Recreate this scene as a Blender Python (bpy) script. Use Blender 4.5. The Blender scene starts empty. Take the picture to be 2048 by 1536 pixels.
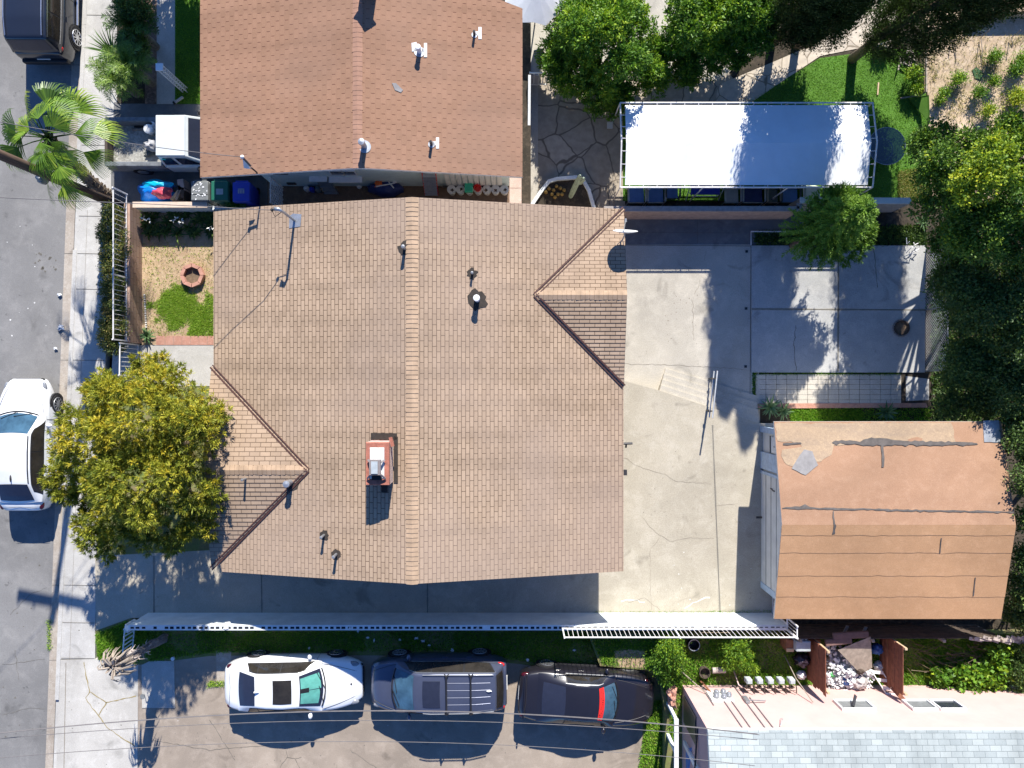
import bpy, bmesh, math, random
import numpy as np
from mathutils import Vector, Matrix

scene = bpy.context.scene
col = scene.collection
# ------------------------------------------------------------------ camera
HC = 26.0          # camera height in metres
FP = 1446.0        # focal length in pixels of the 2048 px wide photograph
cam_d = bpy.data.cameras.new("camera")
cam = bpy.data.objects.new("camera", cam_d)
col.objects.link(cam)
cam.location = (0, 0, HC)
cam.rotation_euler = (0, 0, 0)
cam_d.sensor_width = 36.0
cam_d.lens = FP / 2048.0 * 36.0
cam_d.clip_end = 2000
scene.camera = cam
# ------------------------------------------------------------------ sky + sun
SUN = Vector((0.20, 1.45, 1.0)).normalized()
world = bpy.data.worlds.new("World")
scene.world = world
world.use_nodes = True
wn = world.node_tree
bg = wn.nodes["Background"]
sky = wn.nodes.new("ShaderNodeTexSky")
sky.sky_type = 'NISHITA'
sky.sun_disc = False
sky.sun_elevation = math.asin(SUN.z)
sky.sun_rotation = math.atan2(SUN.x, SUN.y)
sky.air_density = 1.0
sky.dust_density = 0.4
sky.ozone_density = 3.0
tint = wn.nodes.new("ShaderNodeMix"); tint.data_type = 'RGBA'; tint.blend_type = 'MULTIPLY'
tint.inputs['Factor'].default_value = 1.0
tint.inputs[7].default_value = (0.42, 0.68, 1.10, 1)   # deep blue clear sky
wn.links.new(sky.outputs[0], tint.inputs[6])
wn.links.new(tint.outputs[2], bg.inputs[0])
bg.inputs[1].default_value = 0.085
sl = bpy.data.lights.new("sun", 'SUN')
sl.energy = 5.0
sl.angle = math.radians(0.5)
sl.color = (1.0, 0.95, 0.87)
so = bpy.data.objects.new("sun", sl)
col.objects.link(so)
so.rotation_euler = (-SUN).to_track_quat('-Z', 'Y').to_euler()
so.location = SUN * 60
scene.view_settings.view_transform = 'Standard'
scene.view_settings.look = 'None'
scene.view_settings.gamma = 1
scene.view_settings.use_curve_mapping = False
scene.view_settings.exposure = 0.95

# ------------------------------------------------------------------ helpers
rng = np.random.default_rng(7)
random.seed(7)


def P(px, py, z=0.0):
    """world point of height z seen at a pixel of the photograph"""
    return Vector(((px - 1024) * (HC - z) / FP, (768 - py) * (HC - z) / FP, z))


def V(*a):
    return Vector(a)


def wpos(o):
    p = Vector((0, 0, 0))
    while o is not None:
        p += o.location
        o = o.parent
    return p


def tag(o, label=None, cat=None, group=None, kind=None):
    if label: o['label'] = label
    if cat: o['category'] = cat
    if group: o['group'] = group
    if kind: o['kind'] = kind
    return o


def thing(name, label, cat, loc=(0, 0, 0), group=None):
    o = bpy.data.objects.new(name, None)
    o.empty_display_size = 0.2
    col.objects.link(o)
    o.location = loc
    return tag(o, label, cat, group)


def kids(o):
    return [c for c in bpy.data.objects if c.parent == o]


def dup(root, loc, rotz=0.0, label=None, group=None):
    """copy a thing with its parts and sub-parts"""
    r = root.copy(); col.objects.link(r)
    r.location = loc; r.rotation_euler = (0, 0, rotz)
    if label: r['label'] = label
    if group: r['group'] = group
    for ch in kids(root):
        c = ch.copy(); col.objects.link(c); c.parent = r
        for g in kids(ch):
            d = g.copy(); col.objects.link(d); d.parent = c
    return r


class MB:
    """collects faces, then links them as one mesh object"""

    def __init__(s):
        s.v = []; s.f = []; s.m = []

    def face(s, pts, mi=0):
        n = len(s.v)
        s.v += [tuple(p) for p in pts]
        s.f.append(tuple(range(n, n + len(pts)))); s.m.append(mi)

    def mesh(s, verts, faces, mi=0):
        n = len(s.v)
        s.v += [tuple(p) for p in verts]
        for f in faces:
            s.f.append(tuple(i + n for i in f)); s.m.append(mi)

    def box(s, c, size, rz=0.0, mi=0, taper=1.0):
        cx, cy, cz = c; a, b, h = [q / 2 for q in size]
        cs, sn = math.cos(rz), math.sin(rz)
        vs = []
        for z, k in ((-h, 1.0), (h, taper)):
            for x, y in ((-a, -b), (a, -b), (a, b), (-a, b)):
                x *= k; y *= k
                vs.append((cx + x * cs - y * sn, cy + x * sn + y * cs, cz + z))
        s.mesh(vs, [(3, 2, 1, 0), (4, 5, 6, 7), (0, 1, 5, 4), (1, 2, 6, 5), (2, 3, 7, 6), (3, 0, 4, 7)], mi)

    def beam(s, p0, p1, w, h, mi=0, up=(0, 0, 1)):
        """rectangular bar between two points"""
        p0 = Vector(p0); p1 = Vector(p1); d = (p1 - p0).normalized()
        u = Vector(up)
        if abs(d.dot(u)) > 0.98: u = Vector((0, 1, 0))
        a = d.cross(u).normalized(); b = a.cross(d).normalized()
        vs = []
        for p in (p0, p1):
            for x, y in ((-1, -1), (1, -1), (1, 1), (-1, 1)):
                vs.append(p + a * (x * w / 2) + b * (y * h / 2))
        s.mesh(vs, [(0, 1, 2, 3), (7, 6, 5, 4), (4, 5, 1, 0), (5, 6, 2, 1), (6, 7, 3, 2), (7, 4, 0, 3)], mi)

    def prism(s, poly, z0, z1, mi=0, mis=None):
        """vertical prism; poly is a list of (x, y)"""
        A = sum(poly[i][0] * poly[(i + 1) % len(poly)][1] - poly[(i + 1) % len(poly)][0] * poly[i][1] for i in range(len(poly)))
        if A < 0: poly = poly[::-1]
        n = len(poly)
        vs = [(p[0], p[1], z0) for p in poly] + [(p[0], p[1], z1) for p in poly]
        s.mesh(vs, [tuple(range(n, 2 * n))], mi)
        s.mesh(vs, [tuple(range(n))[::-1]] + [(i, (i + 1) % n, n + (i + 1) % n, n + i) for i in range(n)], mi if mis is None else mis)

    def slab(s, pts, th, mi=0, mis=None):
        """a sloping plate: pts are its upper corners"""
        pts = [Vector(p) for p in pts]
        nz = sum(pts[i].x * pts[(i + 1) % len(pts)].y - pts[(i + 1) % len(pts)].x * pts[i].y for i in range(len(pts)))
        if nz < 0: pts = pts[::-1]
        n = len(pts)
        vs = pts + [p - Vector((0, 0, th)) for p in pts]
        s.mesh(vs, [tuple(range(n))], mi)
        s.mesh(vs, [tuple(range(n, 2 * n))[::-1]] + [(n + i, n + (i + 1) % n, (i + 1) % n, i) for i in range(n)], mi if mis is None else mis)

    def cyl(s, p0, p1, r0, r1=None, n=10, mi=0, caps=True):
        s.tube([p0, p1], [r0, r0 if r1 is None else r1], n, mi, caps)

    def tube(s, pts, r, n=6, mi=0, caps=True):
        pts = [Vector(p) for p in pts]
        if not hasattr(r, '__len__'): r = [r] * len(pts)
        rings = []
        pu = None
        for i, p in enumerate(pts):
            d = pts[min(i + 1, len(pts) - 1)] - pts[max(i - 1, 0)]
            if d.length < 1e-9: d = Vector((0, 0, 1))
            d.normalize()
            if pu is None:
                u = Vector((0, 0, 1)) if abs(d.z) < 0.9 else Vector((1, 0, 0))
            else:
                u = pu
            a = d.cross(u)
            if a.length < 1e-6: a = d.cross(Vector((1, 0, 0)))
            a.normalize(); b = a.cross(d).normalized(); pu = b
            rings.append([p + (a * math.cos(2 * math.pi * k / n) + b * math.sin(2 * math.pi * k / n)) * r[i] for k in range(n)])
        vs = [q for ring in rings for q in ring]
        fs = []
        for i in range(len(pts) - 1):
            for k in range(n):
                k2 = (k + 1) % n
                fs.append((i * n + k, i * n + k2, (i + 1) * n + k2, (i + 1) * n + k))
        if caps:
            fs.append(tuple(range(n))[::-1])
            fs.append(tuple((len(pts) - 1) * n + k for k in range(n)))
        s.mesh(vs, fs, mi)

    def lathe(s, c, prof, n=16, mi=0):
        """prof: list of (radius, z) from bottom to top"""
        c = Vector(c)
        vs = []
        for r, z in prof:
            for k in range(n):
                t = 2 * math.pi * k / n
                vs.append((c.x + r * math.cos(t), c.y + r * math.sin(t), c.z + z))
        fs = []
        for i in range(len(prof) - 1):
            for k in range(n):
                k2 = (k + 1) % n
                fs.append((i * n + k, i * n + k2, (i + 1) * n + k2, (i + 1) * n + k))
        fs.append(tuple((len(prof) - 1) * n + k for k in range(n)))
        fs.append(tuple(range(n))[::-1])
        s.mesh(vs, fs, mi)

    def blob(s, c, r, amp=0.15, seed=0, nu=14, nv=9, mi=0, freq=2.0):
        c = Vector(c)
        if not hasattr(r, '__len__'): r = (r, r, r)
        R = random.Random(seed)
        ph = [R.uniform(0, 6.28) for _ in range(8)]
        vs = []
        for j in range(nv + 1):
            th = math.pi * j / nv
            for i in range(nu):
                t = 2 * math.pi * i / nu
                d = Vector((math.sin(th) * math.cos(t), math.sin(th) * math.sin(t), math.cos(th)))
                k = 1 + amp * (math.sin(freq * 2 * d.x + ph[0]) * math.sin(freq * 2 * d.y + ph[1]) + 0.7 * math.sin(freq * 4 * d.z + ph[2]) * math.sin(freq * 3 * d.x + ph[3]) + 0.6 * math.sin(freq * 5 * d.y + ph[4] + 3 * d.x))
                vs.append((c.x + d.x * r[0] * k, c.y + d.y * r[1] * k, c.z + d.z * r[2] * k))
        fs = []
        for j in range(nv):
            for i in range(nu):
                i2 = (i + 1) % nu
                fs.append((j * nu + i, (j + 1) * nu + i, (j + 1) * nu + i2, j * nu + i2))
        s.mesh(vs, fs, mi)

    def strip(s, pts, w, z=0.0, mi=0, jit=0.0):
        """flat ribbon along a polyline of (x, y)"""
        pts = [Vector((p[0], p[1], 0)) for p in pts]
        L = []; Rr = []
        for i, p in enumerate(pts):
            d = (pts[min(i + 1, len(pts) - 1)] - pts[max(i - 1, 0)]).normalized()
            nrm = Vector((-d.y, d.x, 0)) * (w / 2 * (1 + random.uniform(-jit, jit)))
            L.append((p.x + nrm.x, p.y + nrm.y, z)); Rr.append((p.x - nrm.x, p.y - nrm.y, z))
        for i in range(len(pts) - 1):
            s.face([Rr[i], Rr[i + 1], L[i + 1], L[i]], mi)

    def build(s, name, mats, parent=None, smooth=False, uvf=None, loc=None, bevel=0.0):
        o0 = wpos(parent) if parent is not None else (Vector(loc) if loc is not None else Vector((0, 0, 0)))
        me = bpy.data.meshes.new(name)
        me.from_pydata([(x - o0.x, y - o0.y, z - o0.z) for x, y, z in s.v], [], s.f)
        if not isinstance(mats, (list, tuple)): mats = [mats]
        for m in mats: me.materials.append(m)
        if len(mats) > 1: me.polygons.foreach_set('material_index', s.m)
        if smooth: me.polygons.foreach_set('use_smooth', [True] * len(me.polygons))
        if uvf:
            uv = me.uv_layers.new(name='UVMap')
            vi = np.empty(len(me.loops), dtype=np.int32); me.loops.foreach_get('vertex_index', vi)
            uu = np.array([uvf(*p) for p in s.v], dtype=np.float32)
            uv.data.foreach_set('uv', uu[vi].ravel())
        me.update()
        o = bpy.data.objects.new(name, me); col.objects.link(o)
        if parent is not None: o.parent = parent
        else: o.location = o0
        if bevel:
            b = o.modifiers.new('bevel', 'BEVEL'); b.width = bevel; b.segments = 2; b.limit_method = 'ANGLE'
        return o


def tops():
    return [o for o in bpy.data.objects if o.parent is None]


def lift(before, dz):
    """raise everything built since 'before' onto higher ground, keeping it where the photograph shows it"""
    for o in tops():
        if o in before: continue
        z = o.location.z; k = (HC - z - dz) / (HC - z)
        o.location = (o.location.x * k, o.location.y * k, z + dz)


def structure(o, label=None):
    o['kind'] = 'structure'
    if label: o['label'] = label
    return o


def pxpoly(pp, z):
    return [(P(a, b, z).x, P(a, b, z).y) for a, b in pp]


# ------------------------------------------------------------------ materials
def nt(name):
    m = bpy.data.materials.new(name); m.use_nodes = True
    t = m.node_tree
    return m, t, t.nodes["Principled BSDF"]


def N(t, typ, **kw):
    n = t.nodes.new(typ)
    for k, v in kw.items(): setattr(n, k, v)
    return n


def mixc(t, fac, a, b, mode='MIX'):
    n = t.nodes.new("ShaderNodeMix"); n.data_type = 'RGBA'; n.blend_type = mode
    for sock, val in ((n.inputs['Factor'], fac), (n.inputs[6], a), (n.inputs[7], b)):
        if isinstance(val, bpy.types.NodeSocket): t.links.new(val, sock)
        elif hasattr(val, '__len__'): sock.default_value = (*val[:3], 1)
        else: sock.default_value = val
    return n.outputs[2]


def ramp(t, fac, stops):
    n = t.nodes.new("ShaderNodeValToRGB")
    e = n.color_ramp.elements
    while len(e) < len(stops): e.new(0.5)
    for i, (p, c) in enumerate(stops):
        e[i].position = p
        e[i].color = (c, c, c, 1) if not hasattr(c, '__len__') else (*c[:3], 1)
    t.links.new(fac, n.inputs[0])
    return n.outputs[0]


def noise(t, scale, detail=4, rough=0.6, coord='Object', dist=0.0, stretch=None):
    tc = N(t, "ShaderNodeTexCoord")
    n = N(t, "ShaderNodeTexNoise")
    n.inputs['Scale'].default_value = scale; n.inputs['Detail'].default_value = detail
    n.inputs['Roughness'].default_value = rough; n.inputs['Distortion'].default_value = dist
    src = tc.outputs[coord]
    if stretch:
        mp = N(t, "ShaderNodeMapping"); mp.inputs['Scale'].default_value = stretch
        t.links.new(src, mp.inputs[0]); src = mp.outputs[0]
    t.links.new(src, n.inputs['Vector'])
    return n.outputs[0]


def bump(t, bsdf, h, strength=0.3, dist=0.02):
    b = N(t, "ShaderNodeBump"); b.inputs['Strength'].default_value = strength; b.inputs['Distance'].default_value = dist
    t.links.new(h, b.inputs['Height']); t.links.new(b.outputs[0], bsdf.inputs['Normal'])


def sc(c, k):
    return tuple(min(1.0, x * k) for x in c)


def pm(name, c, rough=0.7, metal=0.0, var=0.18, scale=6.0, bmp=0.0, coat=0.0, spec=0.4, stretch=None):
    m, t, b = nt(name)
    n = noise(t, scale, 5, 0.65, stretch=stretch)
    f = ramp(t, n, [(0.3, 0.0), (0.7, 1.0)])
    c0 = mixc(t, f, sc(c, 1 - var), sc(c, 1 + var))
    t.links.new(c0, b.inputs['Base Color'])
    b.inputs['Roughness'].default_value = rough; b.inputs['Metallic'].default_value = metal
    b.inputs['Coat Weight'].default_value = coat; b.inputs['Coat Roughness'].default_value = 0.05
    b.inputs['Specular IOR Level'].default_value = spec
    if bmp: bump(t, b, noise(t, scale * 6, 4), bmp, 0.01)
    return m


def ground_mat(name, c, c_dark, c_light, big=0.35, fine=30.0, spots=0.0, rough=0.92, bmp=0.25, contrast=1.0, streak=None, stain=0.72):
    """weathered flat surface: large blotches, mid mottling, grain and dark specks"""
    m, t, b = nt(name)
    f1 = ramp(t, noise(t, big, 6, 0.6, dist=0.6, stretch=streak), [(0.5 - 0.17 / contrast, 0.0), (0.5 + 0.17 / contrast, 1.0)])
    base = mixc(t, f1, c_dark, c)
    f2 = ramp(t, noise(t, big * 6, 6, 0.7, dist=0.3), [(0.48, 0.0), (0.72, 1.0)])
    base = mixc(t, f2, base, c_light)
    f3 = ramp(t, noise(t, fine, 5, 0.75), [(0.3, 0.78), (0.7, 1.16)])
    f9 = ramp(t, noise(t, 0.16, 4, 0.55, dist=1.2), [(0.36, 0.86), (0.62, 1.05)])
    base = mixc(t, 1.0, base, f9, 'MULTIPLY')
    f8 = ramp(t, noise(t, 0.75, 3, 0.5, dist=1.5), [(0.27, stain), (0.38, 1.0)])
    base = mixc(t, 1.0, base, f8, 'MULTIPLY')
    base = mixc(t, 1.0, base, f3, 'MULTIPLY')
    if spots:
        f4 = ramp(t, noise(t, 2.3, 3, 0.5), [(0.30, 1.0), (0.36, 0.0)])
        f5 = ramp(t, noise(t, 9.0, 3, 0.5), [(0.40, 1.0), (0.48, 0.0)])
        f6 = mixc(t, 1.0, f4, f5, 'MULTIPLY')
        ff = mixc(t, 1.0, f6, (spots, spots, spots), 'MULTIPLY')
        base = mixc(t, ff, base, sc(c_dark, 0.45))
    t.links.new(base, b.inputs['Base Color'])
    b.inputs['Roughness'].default_value = rough; b.inputs['Specular IOR Level'].default_value = 0.25
    if bmp: bump(t, b, noise(t, fine * 1.5, 4), bmp, 0.008)
    return m


def shingle_mat(name, c1, c2, cm, tab, row, mortar, blot=0.25, slots_only=False, band=None):
    """asphalt shingles: UV in metres, u along the ridge, v up the slope"""
    m, t, b = nt(name)
    uv = N(t, "ShaderNodeUVMap"); uv.uv_map = 'UVMap'
    wob = noise(t, 2.5, 3)
    off = N(t, "ShaderNodeVectorMath", operation='SCALE'); off.inputs['Scale'].default_value = 0.012
    cmb = N(t, "ShaderNodeCombineXYZ"); t.links.new(wob, cmb.inputs[0]); t.links.new(noise(t, 3.1, 3), cmb.inputs[1])
    t.links.new(cmb.outputs[0], off.inputs[0])
    add = N(t, "ShaderNodeVectorMath", operation='ADD')
    t.links.new(uv.outputs[0], add.inputs[0]); t.links.new(off.outputs[0], add.inputs[1])
    def brick(ms):
        br = N(t, "ShaderNodeTexBrick")
        br.offset = 0.5; br.offset_frequency = 2; br.squash = 1
        br.inputs['Color1'].default_value = (*c1, 1); br.inputs['Color2'].default_value = (*c2, 1); br.inputs['Mortar'].default_value = (*cm, 1)
        br.inputs['Scale'].default_value = 1; br.inputs['Mortar Size'].default_value = ms
        br.inputs['Mortar Smooth'].default_value = 0.25; br.inputs['Bias'].default_value = 0.0
        br.inputs['Brick Width'].default_value = tab; br.inputs['Row Height'].default_value = row
        t.links.new(add.outputs[0], br.inputs['Vector'])
        return br
    br = brick(mortar)
    base = br.outputs['Color']; fac = br.outputs['Fac']
    if slots_only:
        # keep the short slots between tabs dark, fade the long course lines
        br2 = brick(0.0001)
        sep = N(t, "ShaderNodeSeparateXYZ"); t.links.new(add.outputs[0], sep.inputs[0])
        dv = N(t, "ShaderNodeMath", operation='DIVIDE'); t.links.new(sep.outputs[1], dv.inputs[0]); dv.inputs[1].default_value = row
        fr = N(t, "ShaderNodeMath", operation='FRACT'); t.links.new(dv.outputs[0], fr.inputs[0])
        inside = ramp(t, fr.outputs[0], [(0.0, 0.10), (0.16, 0.10), (0.2, 1.0), (0.84, 1.0), (0.86, 0.10)])
        g = mixc(t, 1.0, fac, inside, 'MULTIPLY')
        base = mixc(t, g, br2.outputs['Color'], cm); fac = g
    n1 = ramp(t, noise(t, 0.35, 5, 0.6), [(0.3, 1 - blot), (0.7, 1 + blot * 0.6)])
    base = mixc(t, 1.0, base, n1, 'MULTIPLY')
    n2 = ramp(t, noise(t, 60, 3, 0.7), [(0.3, 0.85), (0.7, 1.12)])
    base = mixc(t, 1.0, base, n2, 'MULTIPLY')
    ms = N(t, "ShaderNodeMapping"); ms.inputs['Scale'].default_value = (1.4, 0.16, 1)
    t.links.new(uv.outputs[0], ms.inputs[0])
    ns = N(t, "ShaderNodeTexNoise"); ns.inputs['Scale'].default_value = 1.0; ns.inputs['Detail'].default_value = 5
    t.links.new(ms.outputs[0], ns.inputs['Vector'])
    base = mixc(t, 1.0, base, ramp(t, ns.outputs[0], [(0.34, 0.86), (0.5, 1.0), (0.68, 1.07)]), 'MULTIPLY')
    if band:
        n3 = ramp(t, noise(t, 0.22, 4, 0.55), [(0.42, 0.0), (0.62, 1.0)])
        base = mixc(t, n3, base, mixc(t, 0.5, base, band))
    t.links.new(base, b.inputs['Base Color'])
    b.inputs['Roughness'].default_value = 0.95; b.inputs['Specular IOR Level'].default_value = 0.15
    inv = N(t, "ShaderNodeMath", operation='SUBTRACT'); inv.inputs[0].default_value = 1.0
    t.links.new(fac, inv.inputs[1])
    bump(t, b, inv.outputs[0], 0.5, 0.012)
    return m


def leaf_mat(name, stops, trans=0.25, rough=0.55):
    """leaf colour from the per-leaf 'tint' attribute"""
    m, t, b = nt(name)
    a = N(t, "ShaderNodeAttribute"); a.attribute_name = 'tint'
    c = ramp(t, a.outputs['Fac'], stops)
    t.links.new(c, b.inputs['Base Color'])
    b.inputs['Roughness'].default_value = rough; b.inputs['Specular IOR Level'].default_value = 0.35
    if trans:
        tr = N(t, "ShaderNodeBsdfTranslucent")
        t.links.new(mixc(t, 1.0, c, (1.0, 1.0, 0.5), 'MULTIPLY'), tr.inputs[0])
        mx = N(t, "ShaderNodeMixShader"); mx.inputs[0].default_value = trans
        t.links.new(b.outputs[0], mx.inputs[1]); t.links.new(tr.outputs[0], mx.inputs[2])
        t.links.new(mx.outputs[0], t.nodes["Material Output"].inputs[0])
    return m


def glass_mat(name, tint=(0.05, 0.07, 0.09), rough=0.03):
    m, t, b = nt(name)
    tr = N(t, "ShaderNodeBsdfTransparent"); tr.inputs[0].default_value = (*tint, 1)
    gl = N(t, "ShaderNodeBsdfGlossy"); gl.inputs['Roughness'].default_value = rough
    lw = N(t, "ShaderNodeFresnel"); lw.inputs[0].default_value = 1.6
    mx = N(t, "ShaderNodeMixShader")
    t.links.new(lw.outputs[0], mx.inputs[0]); t.links.new(tr.outputs[0], mx.inputs[1]); t.links.new(gl.outputs[0], mx.inputs[2])
    t.links.new(mx.outputs[0], t.nodes["Material Output"].inputs[0])
    return m


M = {}
M['asphalt'] = ground_mat('asphalt', (0.23, 0.225, 0.217), (0.18, 0.176, 0.17), (0.265, 0.257, 0.245), 0.25, 45, 0.6, streak=(1, 0.3, 1))
M['asphalt_and_shaded_concrete'] = ground_mat('asphalt_and_shaded_concrete', (0.20, 0.20, 0.20), (0.15, 0.15, 0.15), (0.24, 0.235, 0.23), 0.5, 45, 0.4)
M['gutter'] = ground_mat('gutter', (0.42, 0.37, 0.31), (0.33, 0.28, 0.23), (0.47, 0.43, 0.37), 0.9, 30, 0.4)
M['concrete'] = ground_mat('concrete', (0.49, 0.47, 0.425), (0.42, 0.40, 0.36), (0.54, 0.52, 0.475), 0.35, 35, 0.25)
M['sidewalk'] = ground_mat('sidewalk', (0.50, 0.485, 0.45), (0.43, 0.415, 0.385), (0.55, 0.54, 0.505), 0.5, 35, 0.2)
M['driveway'] = ground_mat('driveway', (0.465, 0.42, 0.335), (0.39, 0.35, 0.275), (0.51, 0.465, 0.38), 0.28, 28, 0.35, contrast=1.2)
M['patio'] = ground_mat('patio', (0.50, 0.46, 0.385), (0.42, 0.39, 0.335), (0.55, 0.51, 0.435), 0.3, 28, 0.3, contrast=1.1)
M['pad'] = ground_mat('pad', (0.43, 0.43, 0.41), (0.36, 0.36, 0.35), (0.50, 0.49, 0.46), 0.4, 28, 0.3)
M['dirt_lot'] = ground_mat('dirt_lot', (0.345, 0.285, 0.225), (0.27, 0.225, 0.18), (0.40, 0.335, 0.27), 0.3, 40, 0.35, contrast=1.1)
M['soil'] = ground_mat('soil', (0.45, 0.33, 0.205), (0.36, 0.25, 0.155), (0.52, 0.40, 0.265), 0.8, 18, 0.3, bmp=0.6)
M['soil_garden'] = ground_mat('soil_garden', (0.55, 0.42, 0.29), (0.44, 0.33, 0.22), (0.62, 0.50, 0.37), 0.7, 14, 0.5, bmp=0.7)
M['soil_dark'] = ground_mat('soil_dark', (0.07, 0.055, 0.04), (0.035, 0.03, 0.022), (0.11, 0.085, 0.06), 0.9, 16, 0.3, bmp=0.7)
M['soil_strip'] = ground_mat('soil_strip', (0.20, 0.135, 0.09), (0.15, 0.10, 0.07), (0.26, 0.18, 0.12), 0.9, 30, 0.2)
M['lawn'] = ground_mat('lawn', (0.09, 0.21, 0.025), (0.07, 0.16, 0.02), (0.12, 0.25, 0.04), 0.7, 30, 0.0, bmp=0.6)
M['weeds'] = ground_mat('weeds', (0.13, 0.18, 0.045), (0.22, 0.17, 0.09), (0.17, 0.24, 0.06), 0.9, 14, 0.3, bmp=0.8)
M['base_ground'] = ground_mat('base_ground', (0.20, 0.16, 0.11), (0.13, 0.10, 0.07), (0.26, 0.21, 0.15), 0.2, 10, 0.2)
M['joint'] = pm('joint', (0.13, 0.12, 0.10), 0.95)
M['crack'] = pm('crack', (0.20, 0.17, 0.135), 0.95)
M['joint_dirt'] = ground_mat('joint_dirt', (0.36, 0.335, 0.28), (0.30, 0.275, 0.225), (0.40, 0.37, 0.31), 2.0, 30)
M['crack_weed'] = pm('crack_weed', (0.28, 0.22, 0.10), 0.95)
M['repair'] = pm('repair', (0.62, 0.61, 0.58), 0.9)
M['brick_edge'] = ground_mat('brick_edge', (0.48, 0.26, 0.19), (0.42, 0.21, 0.15), (0.53, 0.32, 0.25), 1.2, 20, 0.0)
M['brick_pave'] = ground_mat('brick_pave', (0.27, 0.17, 0.13), (0.13, 0.09, 0.07), (0.40, 0.28, 0.21), 1.6, 12, 0.4)
M['pink_walk'] = ground_mat('pink_walk', (0.58, 0.43, 0.36), (0.52, 0.38, 0.31), (0.62, 0.48, 0.41), 0.8, 30, 0.1)


def flagstone_mat(name, c, cj, scale):
    m, t, b = nt(name)
    tc = N(t, "ShaderNodeTexCoord")
    vo = N(t, "ShaderNodeTexVoronoi"); vo.feature = 'DISTANCE_TO_EDGE'; vo.inputs['Scale'].default_value = scale
    vc = N(t, "ShaderNodeTexVoronoi"); vc.inputs['Scale'].default_value = scale
    mp = N(t, "ShaderNodeVectorMath", operation='ADD')
    nz = N(t, "ShaderNodeTexNoise"); nz.inputs['Scale'].default_value = 1.6
    scn = N(t, "ShaderNodeVectorMath", operation='SCALE'); scn.inputs['Scale'].default_value = 0.25
    t.links.new(tc.outputs['Object'], nz.inputs['Vector']); t.links.new(nz.outputs['Color'], scn.inputs[0])
    t.links.new(tc.outputs['Object'], mp.inputs[0]); t.links.new(scn.outputs[0], mp.inputs[1])
    for q in (vo, vc): t.links.new(mp.outputs[0], q.inputs['Vector'])
    j = ramp(t, vo.outputs['Distance'], [(0.012, 1.0), (0.028, 0.0)])
    sep = N(t, "ShaderNodeSeparateColor"); t.links.new(vc.outputs['Color'], sep.inputs[0])
    cc = ramp(t, sep.outputs[0], [(0.0, sc(c, 0.85)), (1.0, sc(c, 1.12))])
    cc = mixc(t, 1.0, cc, ramp(t, noise(t, 4, 5), [(0.3, 0.8), (0.7, 1.15)]), 'MULTIPLY')
    t.links.new(mixc(t, j, cc, cj), b.inputs['Base Color'])
    b.inputs['Roughness'].default_value = 0.9
    bump(t, b, vo.outputs['Distance'], 0.2, 0.02)
    return m


M['flagstone'] = flagstone_mat('flagstone', (0.40, 0.34, 0.265), (0.16, 0.13, 0.10), 0.95)
M['flagpath'] = flagstone_mat('flagpath', (0.52, 0.45, 0.36), (0.22, 0.18, 0.13), 1.3)
M['roof_main'] = shingle_mat('roof_main', (0.425, 0.31, 0.213), (0.36, 0.26, 0.177), (0.105, 0.068, 0.045), 0.33, 0.128, 0.010, 0.12, band=(0.33, 0.25, 0.195))
M['roof_red'] = shingle_mat('roof_red', (0.335, 0.192, 0.122), (0.30, 0.172, 0.108), (0.135, 0.06, 0.044), 0.30, 0.155, 0.011, 0.10, slots_only=True, band=(0.27, 0.17, 0.12))
M['roof_grey'] = shingle_mat('roof_grey', (0.40, 0.435, 0.42), (0.31, 0.345, 0.34), (0.20, 0.225, 0.225), 0.34, 0.17, 0.007, 0.16, slots_only=False)
M['cap_main'] = pm('cap_main', (0.375, 0.265, 0.176), 0.95, var=0.2, scale=3)
M['cap_red'] = pm('cap_red', (0.32, 0.18, 0.122), 0.95, var=0.12, scale=3)
M['flashing_and_lip_shade'] = pm('flashing_and_lip_shade', (0.075, 0.033, 0.026), 0.7)
M['fascia'] = pm('fascia', (0.42, 0.36, 0.29), 0.7)
M['fascia_white'] = pm('fascia_white', (0.62, 0.62, 0.58), 0.7)
M['stucco_tan'] = pm('stucco_tan', (0.50, 0.42, 0.33), 0.9, bmp=0.3)
M['stucco_blue'] = pm('stucco_blue', (0.62, 0.75, 0.76), 0.9, var=0.06, bmp=0.2)
M['stucco_pink'] = pm('stucco_pink', (0.53, 0.355, 0.325), 0.9, var=0.06, scale=1.2, bmp=0.2)
M['stucco_white'] = pm('stucco_white', (0.62, 0.62, 0.58), 0.9, var=0.12, scale=1.5, bmp=0.2)
M['block_pink'] = pm('block_pink', (0.40, 0.27, 0.21), 0.95, var=0.2, bmp=0.3)
M['block_joint'] = pm('block_joint', (0.16, 0.10, 0.08), 0.95)
M['block_white'] = pm('block_white', (0.66, 0.70, 0.70), 0.85, var=0.12, scale=2.0, bmp=0.2)
M['cap_cream'] = pm('cap_cream', (0.60, 0.47, 0.37), 0.9, var=0.12)
M['block_grey'] = pm('block_grey', (0.30, 0.27, 0.25), 0.95, var=0.2, bmp=0.3)
M['hollow'] = pm('hollow', (0.02, 0.022, 0.03), 1.0)
M['white_metal'] = pm('white_metal', (0.72, 0.70, 0.68), 0.45, var=0.12)
M['white_paint'] = pm('white_paint', (0.75, 0.75, 0.73), 0.55, var=0.08)
M['galv'] = pm('galv', (0.42, 0.44, 0.46), 0.45, 0.7, var=0.2)
M['grey_metal'] = pm('grey_metal', (0.28, 0.29, 0.30), 0.45, 0.5, var=0.15)
M['dark_metal'] = pm('dark_metal', (0.05, 0.048, 0.05), 0.5, 0.3)
M['tar'] = pm('tar', (0.04, 0.032, 0.026), 0.9, var=0.3)
M['rust'] = pm('rust', (0.24, 0.10, 0.05), 0.85, var=0.3)
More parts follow.
